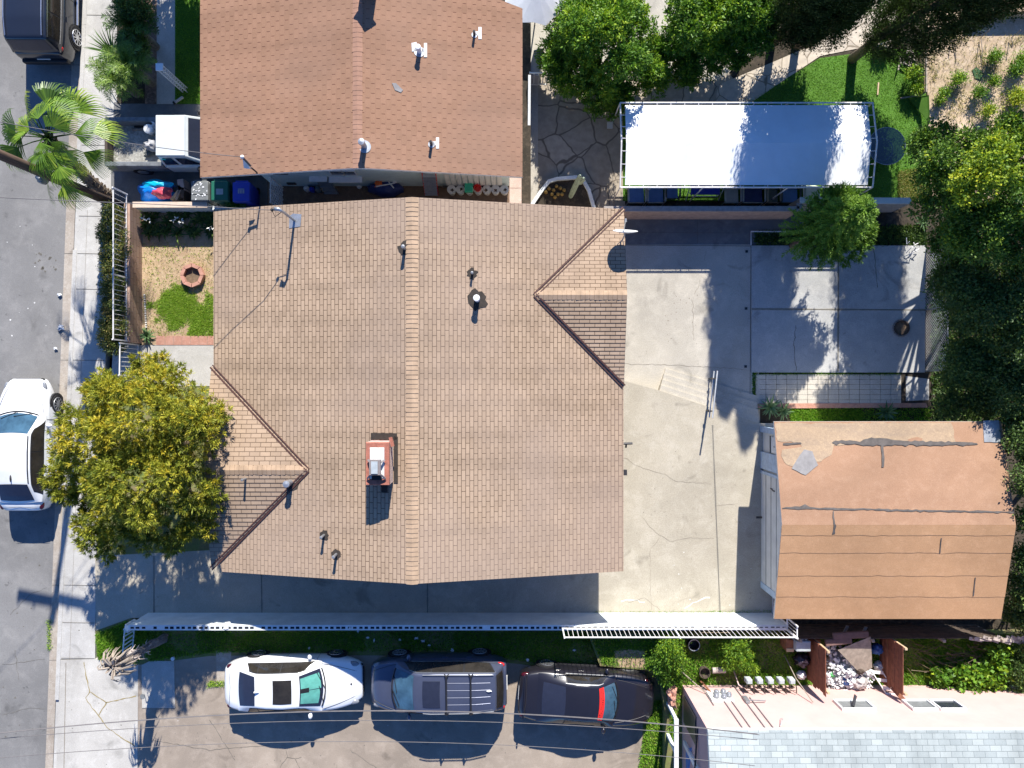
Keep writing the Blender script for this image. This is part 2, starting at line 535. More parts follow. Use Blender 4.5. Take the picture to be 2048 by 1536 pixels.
M['brick_red'] = pm('brick_red', (0.34, 0.125, 0.085), 0.9, var=0.3, scale=9, bmp=0.4)
M['mortar_cap'] = pm('mortar_cap', (0.55, 0.52, 0.47), 0.95, var=0.25, scale=5)
M['wood_pole'] = pm('wood_pole', (0.105, 0.065, 0.045), 0.9, var=0.35, scale=4, stretch=(8, 8, 0.6))
M['wood_brown'] = pm('wood_brown', (0.20, 0.075, 0.042), 0.85, var=0.35, scale=5)
M['wood_grey'] = pm('wood_grey', (0.30, 0.25, 0.20), 0.9, var=0.3, scale=6)
M['wood_light'] = pm('wood_light', (0.50, 0.37, 0.23), 0.85, var=0.25, scale=6)
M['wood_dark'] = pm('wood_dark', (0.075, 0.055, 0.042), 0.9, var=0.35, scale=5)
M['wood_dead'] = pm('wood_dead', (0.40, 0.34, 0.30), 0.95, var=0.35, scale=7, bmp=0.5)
M['black'] = pm('black', (0.012, 0.012, 0.014), 0.6)
M['rubber'] = pm('rubber', (0.018, 0.018, 0.02), 0.75)
M['canopy'] = pm('canopy', (0.76, 0.78, 0.78), 0.6, var=0.05, scale=1.5, bmp=0.25)
M['fabric_blue'] = pm('fabric_blue', (0.10, 0.20, 0.46), 0.8, var=0.12)
M['fabric_grey'] = pm('fabric_grey', (0.38, 0.38, 0.39), 0.85, var=0.1)
M['fabric_dark'] = pm('fabric_dark', (0.10, 0.11, 0.11), 0.85)
M['plastic_white'] = pm('plastic_white', (0.72, 0.72, 0.69), 0.4, var=0.08)
M['plastic_red'] = pm('plastic_red', (0.65, 0.03, 0.025), 0.35, var=0.1)
M['plastic_mint'] = pm('plastic_mint', (0.06, 0.55, 0.32), 0.35, var=0.08)
M['plastic_blue'] = pm('plastic_blue', (0.03, 0.055, 0.45), 0.4, var=0.1)
M['plastic_green'] = pm('plastic_green', (0.015, 0.12, 0.075), 0.4, var=0.1)
M['plastic_grey'] = pm('plastic_grey', (0.17, 0.18, 0.18), 0.45, var=0.2)
M['orange'] = pm('orange', (0.75, 0.16, 0.03), 0.5)
M['tarp_blue'] = pm('tarp_blue', (0.005, 0.20, 0.72), 0.35, var=0.35, scale=3)
M['tarp_cyan'] = pm('tarp_cyan', (0.0, 0.42, 0.62), 0.4, var=0.2, scale=3)
M['tarp_red'] = pm('tarp_red', (0.52, 0.06, 0.09), 0.4, var=0.25, scale=4)
M['tarp_navy'] = pm('tarp_navy', (0.02, 0.035, 0.14), 0.5, var=0.2, scale=4)
M['trampoline'] = pm('trampoline', (0.045, 0.055, 0.075), 0.6)
M['sat_dish'] = pm('sat_dish', (0.72, 0.72, 0.70), 0.4, var=0.04)
M['wire'] = pm('wire', (0.13, 0.12, 0.12), 0.6)
M['bark'] = pm('bark', (0.20, 0.145, 0.10), 0.95, var=0.35, scale=8, bmp=0.6)
M['bark_palm'] = pm('bark_palm', (0.22, 0.17, 0.12), 0.95, var=0.4, scale=10, bmp=0.7)
M['cactus'] = pm('cactus', (0.30, 0.36, 0.27), 0.8, var=0.2)
M['cactus_gold'] = pm('cactus_gold', (0.26, 0.17, 0.05), 0.8, var=0.3)
M['bag_clear'] = pm('bag_clear', (0.40, 0.38, 0.37), 0.25, var=0.5, scale=9)
M['bag_black'] = pm('bag_black', (0.03, 0.02, 0.03), 0.15, var=0.5, scale=5)
M['trash_white'] = pm('trash_white', (0.68, 0.69, 0.70), 0.6, var=0.25, scale=9)
M['trash_blue'] = pm('trash_blue', (0.05, 0.14, 0.42), 0.4, var=0.4, scale=8)
M['trash_green'] = pm('trash_green', (0.10, 0.42, 0.14), 0.4)
M['meter'] = pm('meter', (0.38, 0.42, 0.43), 0.5, var=0.15)
M['terracotta'] = pm('terracotta', (0.44, 0.23, 0.17), 0.9, var=0.2, bmp=0.3)
M['ash'] = pm('ash', (0.16, 0.11, 0.07), 0.95, var=0.4, scale=14)
M['leaf_yellow'] = leaf_mat('leaf_yellow', [(0.0, (0.06, 0.10, 0.02)), (0.3, (0.15, 0.19, 0.02)), (0.6, (0.34, 0.35, 0.035)), (1.0, (0.58, 0.47, 0.04))])
M['leaf_bright'] = leaf_mat('leaf_bright', [(0.0, (0.035, 0.10, 0.012)), (0.5, (0.115, 0.25, 0.018)), (1.0, (0.36, 0.48, 0.025))], 0.3)
M['leaf_mid'] = leaf_mat('leaf_mid', [(0.0, (0.02, 0.05, 0.012)), (0.5, (0.05, 0.10, 0.02)), (1.0, (0.12, 0.19, 0.03))])
M['leaf_arau'] = leaf_mat('leaf_arau', [(0.0, (0.04, 0.10, 0.012)), (0.5, (0.11, 0.23, 0.022)), (1.0, (0.28, 0.42, 0.05))])
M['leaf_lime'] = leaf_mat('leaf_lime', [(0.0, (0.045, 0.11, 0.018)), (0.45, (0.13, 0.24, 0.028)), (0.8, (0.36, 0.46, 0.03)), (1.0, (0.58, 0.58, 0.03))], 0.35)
M['leaf_dark'] = leaf_mat('leaf_dark', [(0.0, (0.04, 0.085, 0.022)), (0.6, (0.095, 0.165, 0.036)), (1.0, (0.22, 0.31, 0.06))], 0.35)
M['leaf_cypress'] = leaf_mat('leaf_cypress', [(0.0, (0.03, 0.06, 0.02)), (1.0, (0.085, 0.14, 0.04))])
M['leaf_palm'] = leaf_mat('leaf_palm', [(0.0, (0.05, 0.11, 0.015)), (0.5, (0.15, 0.27, 0.025)), (1.0, (0.42, 0.50, 0.07))], 0.3, 0.4)
M['leaf_cycad'] = leaf_mat('leaf_cycad', [(0.0, (0.03, 0.07, 0.015)), (0.5, (0.11, 0.21, 0.025)), (1.0, (0.32, 0.42, 0.09))], 0.25, 0.4)
M['leaf_hedge'] = leaf_mat('leaf_hedge', [(0.0, (0.04, 0.07, 0.02)), (0.5, (0.12, 0.16, 0.03)), (1.0, (0.42, 0.30, 0.10))])
M['leaf_agave'] = leaf_mat('leaf_agave', [(0.0, (0.07, 0.14, 0.05)), (1.0, (0.20, 0.30, 0.13))], 0.1, 0.5)
M['leaf_grass'] = leaf_mat('leaf_grass', [(0.0, (0.06, 0.15, 0.012)), (0.5, (0.16, 0.36, 0.024)), (1.0, (0.42, 0.55, 0.08))], 0.4)
M['leaf_straw'] = leaf_mat('leaf_straw', [(0.0, (0.18, 0.22, 0.05)), (0.5, (0.38, 0.36, 0.12)), (1.0, (0.52, 0.42, 0.2))], 0.3)
M['leaf_dry'] = leaf_mat('leaf_dry', [(0.0, (0.14, 0.10, 0.06)), (1.0, (0.42, 0.33, 0.24))], 0.1)


def paint(name, c, rough=0.25, metal=0.0):
    m, t, b = nt(name)
    f = ramp(t, noise(t, 1.8, 5, 0.6), [(0.35, 0.93), (0.7, 1.04)])
    t.links.new(mixc(t, 1.0, c, f, 'MULTIPLY'), b.inputs['Base Color'])
    b.inputs['Roughness'].default_value = rough; b.inputs['Metallic'].default_value = metal
    b.inputs['Coat Weight'].default_value = 0.8; b.inputs['Coat Roughness'].default_value = 0.06
    return m


M['paint_white'] = paint('paint_white', (0.76, 0.77, 0.77))
M['paint_pickup'] = paint('paint_pickup', (0.60, 0.64, 0.64), 0.4)
M['paint_grey'] = paint('paint_grey', (0.080, 0.092, 0.14), 0.3, 0.35)
M['paint_black'] = paint('paint_black', (0.014, 0.013, 0.018), 0.28)
M['paint_jeep'] = paint('paint_jeep', (0.014, 0.017, 0.026), 0.28)
M['glass'] = glass_mat('glass', (0.10, 0.13, 0.15))
M['glass_teal'] = glass_mat('glass_teal', (0.55, 0.75, 0.70))
M['cabin'] = pm('cabin', (0.04, 0.045, 0.06), 0.8)
M['cabin_blue'] = pm('cabin_blue', (0.09, 0.19, 0.28), 0.7)
M['sunshade'] = pm('sunshade', (0.10, 0.34, 0.28), 0.6)
M['tail_dark'] = pm('tail_dark', (0.05, 0.004, 0.008), 0.2, coat=0.5)
M['tail_red'] = pm('tail_red', (0.50, 0.02, 0.02), 0.2, coat=0.5)
M['lamp_clear'] = pm('lamp_clear', (0.20, 0.21, 0.23), 0.15, coat=0.5)
M['chrome'] = pm('chrome', (0.62, 0.63, 0.65), 0.22, 0.9, var=0.05)
M['window'] = pm('window', (0.03, 0.035, 0.045), 0.08, var=0.1)
M['roll_roof'] = ground_mat('roll_roof', (0.36, 0.215, 0.134), (0.325, 0.19, 0.118), (0.39, 0.24, 0.155), 0.6, 40, 0.0, streak=(0.25, 1.5, 1), bmp=0.15, stain=0.96)
M['roll_tan'] = ground_mat('roll_tan', (0.52, 0.30, 0.155), (0.47, 0.27, 0.14), (0.56, 0.33, 0.178), 0.6, 40, 0.0, streak=(0.25, 1.5, 1), bmp=0.15, stain=0.96)
M['roll_old'] = ground_mat('roll_old', (0.40, 0.29, 0.19), (0.32, 0.24, 0.17), (0.45, 0.33, 0.21), 1.2, 25, 0.0, streak=(0.2, 1.5, 1))
M['patch_grey'] = pm('patch_grey', (0.24, 0.23, 0.225), 0.8, var=0.2, scale=5)
M['tar_patch'] = pm('tar_patch', (0.10, 0.088, 0.08), 0.85, var=0.3)

# ------------------------------------------------------------------ foliage tools
def unit(a):
    return a / np.maximum(np.linalg.norm(a, axis=-1, keepdims=True), 1e-9)


class Leaves:
    """many small leaf-shaped faces gathered into one mesh"""

    def __init__(s):
        s.V = []; s.T = []

    def add(s, base, d, n, L, W, tint, fold=0.0, mid=0.45):
        base = np.asarray(base, float); d = unit(np.asarray(d, float))
        side = unit(np.cross(d, n))
        up = np.cross(side, d)
        L = np.broadcast_to(np.asarray(L, float), (len(base),))[:, None]; W = np.broadcast_to(np.asarray(W, float), (len(base),))[:, None]
        m = base + d * L * mid + up * fold * L
        q = np.stack([base, m + side * W / 2, base + d * L, m - side * W / 2], 1)
        s.V.append(q); s.T.append(np.broadcast_to(np.asarray(tint, float), (len(base),)))

    def quads(s, q, tint):
        s.V.append(np.asarray(q, float)); s.T.append(np.broadcast_to(np.asarray(tint, float), (len(q),)))

    def build(s, name, mat, parent=None, loc=None):
        Vv = np.concatenate(s.V); T = np.concatenate(s.T)
        o0 = np.array(wpos(parent)) if parent is not None else np.array(loc if loc is not None else (0, 0, 0), float)
        n = len(Vv)
        me = bpy.data.meshes.new(name)
        me.vertices.add(n * 4); me.loops.add(n * 4); me.polygons.add(n)
        me.vertices.foreach_set('co', (Vv.reshape(-1, 3) - o0).astype(np.float32).ravel())
        me.loops.foreach_set('vertex_index', np.arange(n * 4, dtype=np.int32))
        me.polygons.foreach_set('loop_start', np.arange(0, n * 4, 4, dtype=np.int32))
        me.polygons.foreach_set('loop_total', np.full(n, 4, dtype=np.int32))
        at = me.attributes.new('tint', 'FLOAT', 'FACE')
        at.data.foreach_set('value', np.clip(T, 0, 1).astype(np.float32))
        me.materials.append(mat)
        me.update(calc_edges=True)
        o = bpy.data.objects.new(name, me); col.objects.link(o)
        if parent is not None: o.parent = parent
        else: o.location = Vector(o0)
        return o


def sph(n):
    return unit(rng.normal(size=(n, 3)))


def lumpy(blobs, k=12, f=.36, zmin=-.35, keep=.82, dt=.07):
    """cover each blob with smaller lumps so that the crown reads as leaf clumps"""
    out = []
    for c, r, t in blobs:
        out.append((c, tuple(q * keep for q in r), t - .04))
        for d in sph(k):
            if d[2] < zmin: d[2] *= -1
            rr = np.array(r) * f * rng.uniform(.75, 1.25)
            out.append((tuple(np.array(c) + d * np.array(r) * .80), tuple(rr), t + dt * rng.normal()))
    return out


def crown(lv, blobs, n_tuft, per, tuft_r, L, W, zmin=-0.45, spread=0.9, shell=(0.72, 1.02), tint=(0.45, 0.22, 0.15), up=0.25, jag=0.0):
    """tufts of leaves over the shells of overlapping blobs [(centre, radii, tint offset)]"""
    wts = np.array([max(b[1]) ** 2 for b in blobs]); wts = wts / wts.sum()
    idx = rng.choice(len(blobs), n_tuft, p=wts)
    C = np.array([b[0] for b in blobs])[idx]
    R = np.array([b[1] if hasattr(b[1], '__len__') else (b[1],) * 3 for b in blobs])[idx]
    dT = np.array([b[2] for b in blobs])[idx]
    d = sph(n_tuft)
    bad = d[:, 2] < zmin
    d[bad, 2] *= -1
    r = rng.uniform(shell[0], shell[1], n_tuft) * (1 + jag * rng.normal(size=n_tuft))
    p = C + d * R * r[:, None]
    nrm = unit(d / R)
    t0 = tint[0] + dT + tint[1] * rng.normal(size=n_tuft)
    p = np.repeat(p, per, 0); nrm = np.repeat(nrm, per, 0); t0 = np.repeat(t0, per)
    k = len(p)
    q = p + rng.normal(size=(k, 3)) * tuft_r * 0.5
    dd = unit(nrm * 0.75 + sph(k) * spread + np.array([0, 0, up]))
    nn = unit(nrm + sph(k) * 0.6 + np.array([0, 0, 0.5]))
    lv.add(q, dd, nn, rng.uniform(0.65, 1.25, k) * L, rng.uniform(0.7, 1.2, k) * W, t0 + tint[2] * rng.normal(size=k), fold=0.05)


def limbs(mb, base, r0, tips, trunk_top, n=7):
    """tapered trunk with limbs to each tip"""
    base = Vector(base); tt = Vector(trunk_top)
    mid = base.lerp(tt, 0.5) + V(random.uniform(-.06, .06), random.uniform(-.06, .06), 0)
    mb.tube([base - V(0, 0, 0.1), base + V(0, 0, 0.15), mid, tt], [r0 * 1.35, r0 * 1.05, r0 * 0.85, r0 * 0.65], n)
    for tp in tips:
        tp = Vector(tp)
        m1 = tt.lerp(tp, 0.45) + V(random.uniform(-.1, .1), random.uniform(-.1, .1), random.uniform(0, .15))
        mb.tube([tt - V(0, 0, 0.1), m1, tp], [r0 * 0.5, r0 * 0.3, r0 * 0.1], 5)


def make_tree(name, label, base, blobs, mat, n_tuft, per, tuft_r, L, W, r0=0.12, group=None, bark='bark', cat='tree', th=0.45, **kw):
    t = thing(name, label, cat, base, group)
    lump = kw.pop('lump', None)
    lv = Leaves(); crown(lv, lumpy(blobs, *lump) if lump else blobs, n_tuft, per, tuft_r, L, W, **kw)
    lv.build('crown', M[mat], t)
    mb = MB()
    c = np.mean([b[0] for b in blobs], 0)
    top = Vector(base).lerp(Vector(c), th)
    limbs(mb, base, r0, [b[0] for b in blobs][:9], top)
    mb.build('trunk', M[bark], t, smooth=True)
    return t


def blades(lv, poly, z, n, L, W, tint=(0.45, 0.2), dens=None, lean=0.9, clump=0):
    """upright grass blades over a polygon (xy)"""
    poly = np.array(poly)
    lo, hi = poly.min(0), poly.max(0)
    pts = rng.uniform(lo, hi, (n * 2, 2))
    x, y = pts[:, 0], pts[:, 1]
    inside = np.zeros(len(pts), bool)
    j = len(poly) - 1
    for i in range(len(poly)):
        xi, yi = poly[i]; xj, yj = poly[j]
        c = ((yi > y) != (yj > y)) & (x < (xj - xi) * (y - yi) / (yj - yi + 1e-12) + xi)
        inside ^= c; j = i
    pts = pts[inside]
    if dens is not None:
        pts = pts[rng.uniform(size=len(pts)) < dens(pts[:, 0], pts[:, 1])]
    pts = pts[:n]
    if clump:
        pts = np.repeat(pts, clump, 0) + rng.normal(size=(len(pts) * clump, 2)) * L * 0.25
    k = len(pts)
    if k == 0: return
    p = np.column_stack([pts, np.full(k, z)])
    d = unit(np.column_stack([rng.normal(size=(k, 2)) * lean, np.full(k, 1.0)]))
    nn = sph(k)
    lv.add(p, d, nn, rng.uniform(0.5, 1.3, k) * L, W, tint[0] + tint[1] * rng.normal(size=k))


def rosette(lv, c, n, L, W, tint=0.5, el=(0.1, 1.2), droop=0.35, segs=3, tv=0.2):
    """agave / yucca like rosette of strap leaves with a few segments each"""
    c = np.array(c, float)
    for i in range(n):
        az = i * 2.39996 + rng.normal() * 0.15
        e = el[0] + (el[1] - el[0]) * (i / max(1, n - 1)) + rng.normal() * 0.08
        l = L * rng.uniform(0.8, 1.1) * (1.0 if e < 0.9 else 0.75)
        pts = [c.copy()]; ang = e
        for k in range(segs):
            d = np.array([math.cos(az) * math.cos(ang), math.sin(az) * math.cos(ang), math.sin(ang)])
            pts.append(pts[-1] + d * l / segs); ang -= droop / segs * (1 + k)
        side = np.array([-math.sin(az), math.cos(az), 0])
        ws = [0.55, 1.0, 0.75, 0.45, 0.25][:segs] + [0.03]
        t = tint + tv * rng.normal()
        q = [[pts[k] - side * W * ws[k] / 2, pts[k] + side * W * ws[k] / 2, pts[k + 1] + side * W * ws[k + 1] / 2, pts[k + 1] - side * W * ws[k + 1] / 2] for k in range(segs)]
        lv.quads(q, t)


def fan_leaf(lv, hub, d, up, R, nseg=22, arc=2.5, tint=0.5, droop=0.35):
    """fan palm blade: radiating pleated segments, split tips hanging down"""
    hub = np.array(hub, float); d = unit(np.array(d, float)); up = np.array(up, float)
    s = unit(np.cross(d, up)); u = np.cross(s, d)
    for i in range(nseg):
        a = -arc / 2 + arc * i / (nseg - 1)
        dd = d * math.cos(a) + s * math.sin(a)
        w = R * arc / nseg * 0.62
        l = R * (0.82 + 0.18 * math.cos(a)) * rng.uniform(0.92, 1.05)
        sd = np.cross(dd, u)
        lift = u * (0.02 * R * (1 if i % 2 else -1))
        p0 = hub; p1 = hub + dd * l * 0.6 + lift - u * 0.03 * R; p2 = hub + dd * l * 0.86 - np.array([0, 0, droop * 0.25 * R]) ; p3 = hub + dd * l * 0.98 - np.array([0, 0, droop * 0.75 * R])
        t = tint + 0.12 * rng.normal()
        lv.quads([[p0 - sd * 0.01, p0 + sd * 0.01, p1 + sd * w * 0.5, p1 - sd * w * 0.5],
                  [p1 - sd * w * 0.5, p1 + sd * w * 0.5, p2 + sd * w * 0.28, p2 - sd * w * 0.28],
                  [p2 - sd * w * 0.28, p2 + sd * w * 0.28, p3 + sd * 0.004, p3 - sd * 0.004]], [t, t + 0.05, t + 0.12])


def frond(lv, p0, az, e0, L, n=44, leaf=0.28, w=0.022, bend=1.2, tint=0.5):
    """pinnate frond with an arching midrib"""
    p = np.array(p0, float); ang = e0; st = L / n
    side = np.array([-math.sin(az), math.cos(az), 0])
    B = []; D = []; Nn = []; LL = []
    for i in range(n):
        d = np.array([math.cos(az) * math.cos(ang), math.sin(az) * math.cos(ang), math.sin(ang)])
        p2 = p + d * st
        nn = np.cross(side, d) * -1
        f = i / n
        ll = leaf * (0.35 + 1.2 * math.sin(math.pi * min(1, 0.12 + 0.85 * f))) * 0.75
        if i > 2:
            for s_ in (-1, 1):
                B.append(p); D.append(side * s_ * 0.85 + d * 0.65 + nn * 0.18 + rng.normal(size=3) * .28); Nn.append(nn); LL.append(ll)
        lv.quads([[p - side * 0.008, p + side * 0.008, p2 + side * 0.007, p2 - side * 0.007]], tint + 0.25)
        p = p2; ang -= bend * st / L * (0.5 + f)
    lv.add(B, D, unit(np.array(Nn) + sph(len(B)) * .5), np.array(LL) * rng.uniform(.6, 1.15, len(B)), w, tint + 0.15 * rng.normal(size=len(B)), mid=0.3)


# ------------------------------------------------------------------ ground, road, pavements
def sheet(name, pp, z, mat, depth=0.7, extra=None):
    mb = MB(); mb.prism(pxpoly(pp, z), z - depth, z)
    mats = [mat]
    if extra:
        extra(mb); mats += [M['joint'], M['crack'], M['repair'], M['crack_weed'], M['joint_dirt']]
    return structure(mb.build(name, mats))


def joints(lines, z, w=0.018, mi=1):
    def f(mb):
        for ln in lines:
            pts = [(P(a, b, z).x, P(a, b, z).y) for a, b in ln]
            mb.strip(pts, w, z + 0.006, mi)
            if w > .02:
                q = []
                for i in range(len(pts) - 1):
                    for j in range(10): q.append((pts[i][0] + (pts[i + 1][0] - pts[i][0]) * j / 10, pts[i][1] + (pts[i + 1][1] - pts[i][1]) * j / 10))
                mb.strip(q + [pts[-1]], w * 3.2, z + 0.002, 5, .6)
    return f


def crackle(lines, z, w=0.010, mi=2, amp=0.035, step=0.12):
    def f(mb):
        for ln in lines:
            out = []
            pts = [P(a, b, z) for a, b in ln]
            for i in range(len(pts) - 1):
                k = max(2, int((pts[i + 1] - pts[i]).length / step))
                for j in range(k):
                    q = pts[i].lerp(pts[i + 1], j / k)
                    out.append((q.x + random.gauss(0, amp * 0.5), q.y + random.gauss(0, amp * 0.5)))
            out.append((pts[-1].x, pts[-1].y))
            mb.strip(out, w, z + 0.0045, mi, 0.5)
    return f


def many(*fs):
    def g(mb):
        for f in fs: f(mb)
    return g


mb = MB(); mb.face([(-300, -300, -0.9), (300, -300, -0.9), (300, 300, -0.9), (-300, 300, -0.9)])
structure(mb.build('ground', M['base_ground']))
xe = lambda y: 148 - 0.0375 * y
xc = lambda y: 166 - 0.040 * y
Y0, Y1 = -700, 2300


def speck(px0, px1, py0, py1, n, r, z, mi):
    def f(mb):
        for _ in range(n):
            p = P(random.uniform(px0, px1), random.uniform(py0, py1), z)
            k = random.uniform(0.4, 1.3) * r
            m = random.randint(5, 8)
            mb.face([(p.x + k * random.uniform(.6, 1.2) * math.cos(6.283 * i / m), p.y + k * random.uniform(.6, 1.2) * math.sin(6.283 * i / m), z + 0.0035) for i in range(m)], mi)
    return f


road = sheet('road', [(-2200, Y0), (xe(Y0), Y0), (xe(Y1), Y1), (-2200, Y1)], -0.12, M['asphalt'], 0.3,
             many(speck(62, 112, 500, 545, 16, 0.045, -0.12, 1), speck(10, 100, 430, 700, 10, 0.03, -0.12, 3), speck(5, 90, 1100, 1500, 14, 0.03, -0.12, 1),
                  crackle([[(20, 1230), (60, 1190), (95, 1175)], [(5, 1430), (60, 1415), (92, 1418)], [(30, 1300), (38, 1360)], [(5, 1330), (90, 1318)]], -0.12, 0.012, 1)))
sheet('gutter', [(xe(Y0), Y0), (xc(Y0) + 1, Y0), (xc(Y1) + 1, Y1), (xe(Y1), Y1)], -0.112, M['gutter'], 0.3,
      joints([[(xe(y), y), (xc(y), y)] for y in (30, 130, 300, 507, 720, 940, 1170, 1320)], -0.112, 0.015))
mb = MB()
for y in range(-700, 2300, 150):
    for a, b in ((y, y + 150),):
        z1 = 0.012 if not (205 < a < 380 or a > 1300) else -0.06
        mb.prism(pxpoly([(xc(a), a), (xc(a) + 8, a), (xc(b) + 8, b - 0.4), (xc(b), b - 0.4)], 0), -0.3, z1)
structure(mb.build('kerb', M['sidewalk']))
sheet('sidewalk', [(xc(Y0) + 8, Y0), (238, Y0), (238, 205), (258, 212), (254, 405), (224, 414), (213, 690), (208, 760), (192, 1115), (190, 1318), (xc(1318) + 8, 1318)], 0.0, M['sidewalk'], 0.3,
      many(joints([[(xc(y) + 9, y), (r, y + 1)] for y, r in ((30, 236), (130, 236), (290, 250), (432, 220), (507, 219), (578, 216), (720, 210), (860, 205), (1010, 198), (1170, 192), (1245, 190), (1316, 189))], 0),
           joints([[(xc(y) + 26, y), (xc(y + 300) + 26, y + 300)] for y in (420, 720, 1020)], 0, 0.008, 2),
           crackle([[(150, 750), (165, 790), (150, 860)], [(140, 830), (160, 838)]], 0, 0.012, 2), speck(140, 210, 430, 1300, 30, 0.018, 0, 1)))
sheet('street_apron', [(xc(1319) + 8, 1320), (200, 1318), (262, 1322), (276, 1330), (272, 2290), (xc(2290) + 8, 2290)], 0.002, M['concrete'], 0.3,
      many(crackle([[(168, 1325), (172, 1350), (180, 1385), (172, 1395), (180, 1410), (198, 1432), (215, 1455), (238, 1472), (250, 1480), (270, 1492)], [(180, 1384), (213, 1405), (272, 1392)], [(213, 1405), (198, 1430)]], 0.002, 0.03, 4, 0.02),
           joints([[(132, 1325), (125, 1690)]], 0.002, 0.02, 2), speck(130, 270, 1330, 1530, 14, 0.02, 0.002, 1)))
sheet('parking_lot', [(276, 1262), (1352, 1262), (1352, 4200), (276, 4200)], 0.0, M['dirt_lot'], 0.3,
      many(crackle([[(560, 1536), (575, 1515), (590, 1518), (600, 1536)], [(575, 1515), (572, 1500)], [(590, 1519), (603, 1514)], [(420, 1440), (470, 1520)], [(700, 1500), (760, 1540)], [(300, 1480), (420, 1500), (540, 1490)]], 0, 0.016, 1, 0.03),
           speck(300, 1300, 1450, 1530, 40, 0.02, 0, 1), speck(300, 1300, 1300, 1530, 24, 0.014, 0, 3)))
sheet('utility_pad', [(283, 1330), (300, 1322), (348, 1322), (350, 1416), (284, 1416)], 0.022, M['concrete'], 0.2)
sheet('utility_pad', [(432, 1302), (462, 1302), (464, 1370), (434, 1370)], 0.012, M['gutter'], 0.2)
drv = many(joints([[(308, 1112), (308, 1234)], [(523, 1140), (524, 1232)], [(855, 1150), (855, 1230)], [(1425, 850), (1431, 1000), (1440, 1225)]], 0.006, 0.022),
           crackle([[(1247, 915), (1280, 935), (1330, 950), (1350, 962), (1425, 968)], [(1285, 1035), (1310, 1065), (1340, 1082), (1380, 1076), (1428, 1077)], [(1318, 1078), (1300, 1100), (1300, 1150), (1303, 1220)], [(1430, 1012), (1470, 1008)], [(1255, 1205), (1290, 1195), (1320, 1220)]], 0.006, 0.008, 2, 0.03),
           crackle([[(1245, 1205), (1262, 1198), (1290, 1204)], [(1370, 1218), (1385, 1205), (1420, 1195)]], 0.006, 0.035, 3, 0.05),
           speck(1260, 1500, 900, 1220, 40, 0.014, 0.006, 1), speck(1300, 1510, 1100, 1215, 14, 0.02, 0.006, 3))
sheet('driveway', [(190, 1112), (430, 1100), (1000, 1060), (1000, 700), (1247, 762), (1319, 781), (1519, 847), (1548, 847), (1548, 1230), (262, 1236), (192, 1275)], 0.006, M['driveway'], 0.3, drv)
sheet('front_yard', [(284, 415), (470, 415), (470, 690), (284, 690)], 0.006, M['soil'])
sheet('walk_edging', [(312, 672), (470, 672), (470, 690), (312, 690)], 0.03, M['brick_edge'], 0.3, joints([[(330 + 17 * i, 673), (330 + 17 * i, 689)] for i in range(7)], 0.03, 0.008, 2))
sheet('front_walk', [(226, 690), (470, 690), (470, 772), (222, 772)], 0.018, M['concrete'], 0.3, joints([[(300, 692), (300, 770)]], 0.018, 0.015))
sheet('tree_bed', [(208, 760), (440, 760), (440, 1116), (194, 1112)], 0.004, M['weeds'])
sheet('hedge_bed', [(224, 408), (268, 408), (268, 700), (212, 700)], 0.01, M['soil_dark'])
sheet('verge', [(190, 1262), (262, 1236), (300, 1262), (276, 1330), (196, 1320)], 0.010, M['weeds'])
sheet('grass_strip', [(262, 1252), (1352, 1252), (1352, 1300), (1180, 1345), (900, 1312), (600, 1310), (420, 1312), (276, 1330)], 0.008, M['weeds'])
ZJ = 0.5      # side yard, above the parking lot
sheet('side_yard', [(1176, 1268), (2300, 1268), (2300, 1700), (1330, 1700), (1330, 1420), (1316, 1352), (1290, 1340), (1200, 1332)], ZJ, M['weeds'], 1.0)
sheet('bare_patch', [(1226, 1304), (1262, 1298), (1290, 1304), (1292, 1336), (1240, 1334)], ZJ + .004, M['soil'], .3)
sheet('lot_edge', [(1290, 1340), (1345, 1340), (1350, 1700), (1276, 1700)], 0.008, M['weeds'], .3)
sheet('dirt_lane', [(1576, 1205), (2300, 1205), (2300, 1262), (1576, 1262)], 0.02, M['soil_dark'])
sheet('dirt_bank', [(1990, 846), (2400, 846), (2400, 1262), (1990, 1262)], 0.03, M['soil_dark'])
mb = MB(); mb.prism([(-12, -300), (300, -300), (300, -22), (-12, -22)], -.8, -.04)
structure(mb.build('open_ground', M['base_ground']))
# upper left yard
sheet('palm_bed', [(234, Y0), (292, Y0), (292, 207), (234, 207)], 0.012, M['soil_dark'])
sheet('brick_path', [(290, Y0), (313, Y0), (313, 207), (290, 207)], 0.03, M['brick_pave'])
sheet('garden_path', [(313, Y0), (350, Y0), (350, 208), (313, 208)], 0.02, M['concrete'])
sheet('side_lawn', [(350, Y0), (420, Y0), (420, 208), (350, 208)], 0.018, M['lawn'])
sheet('truck_driveway', [(228, 204), (300, 206), (520, 206), (545, 415), (222, 415), (222, 330)], 0.004, M['asphalt_and_shaded_concrete'], 0.3, joints([[(224, 330), (400, 332)], [(250, 356), (400, 356)]], 0.004, 0.012))

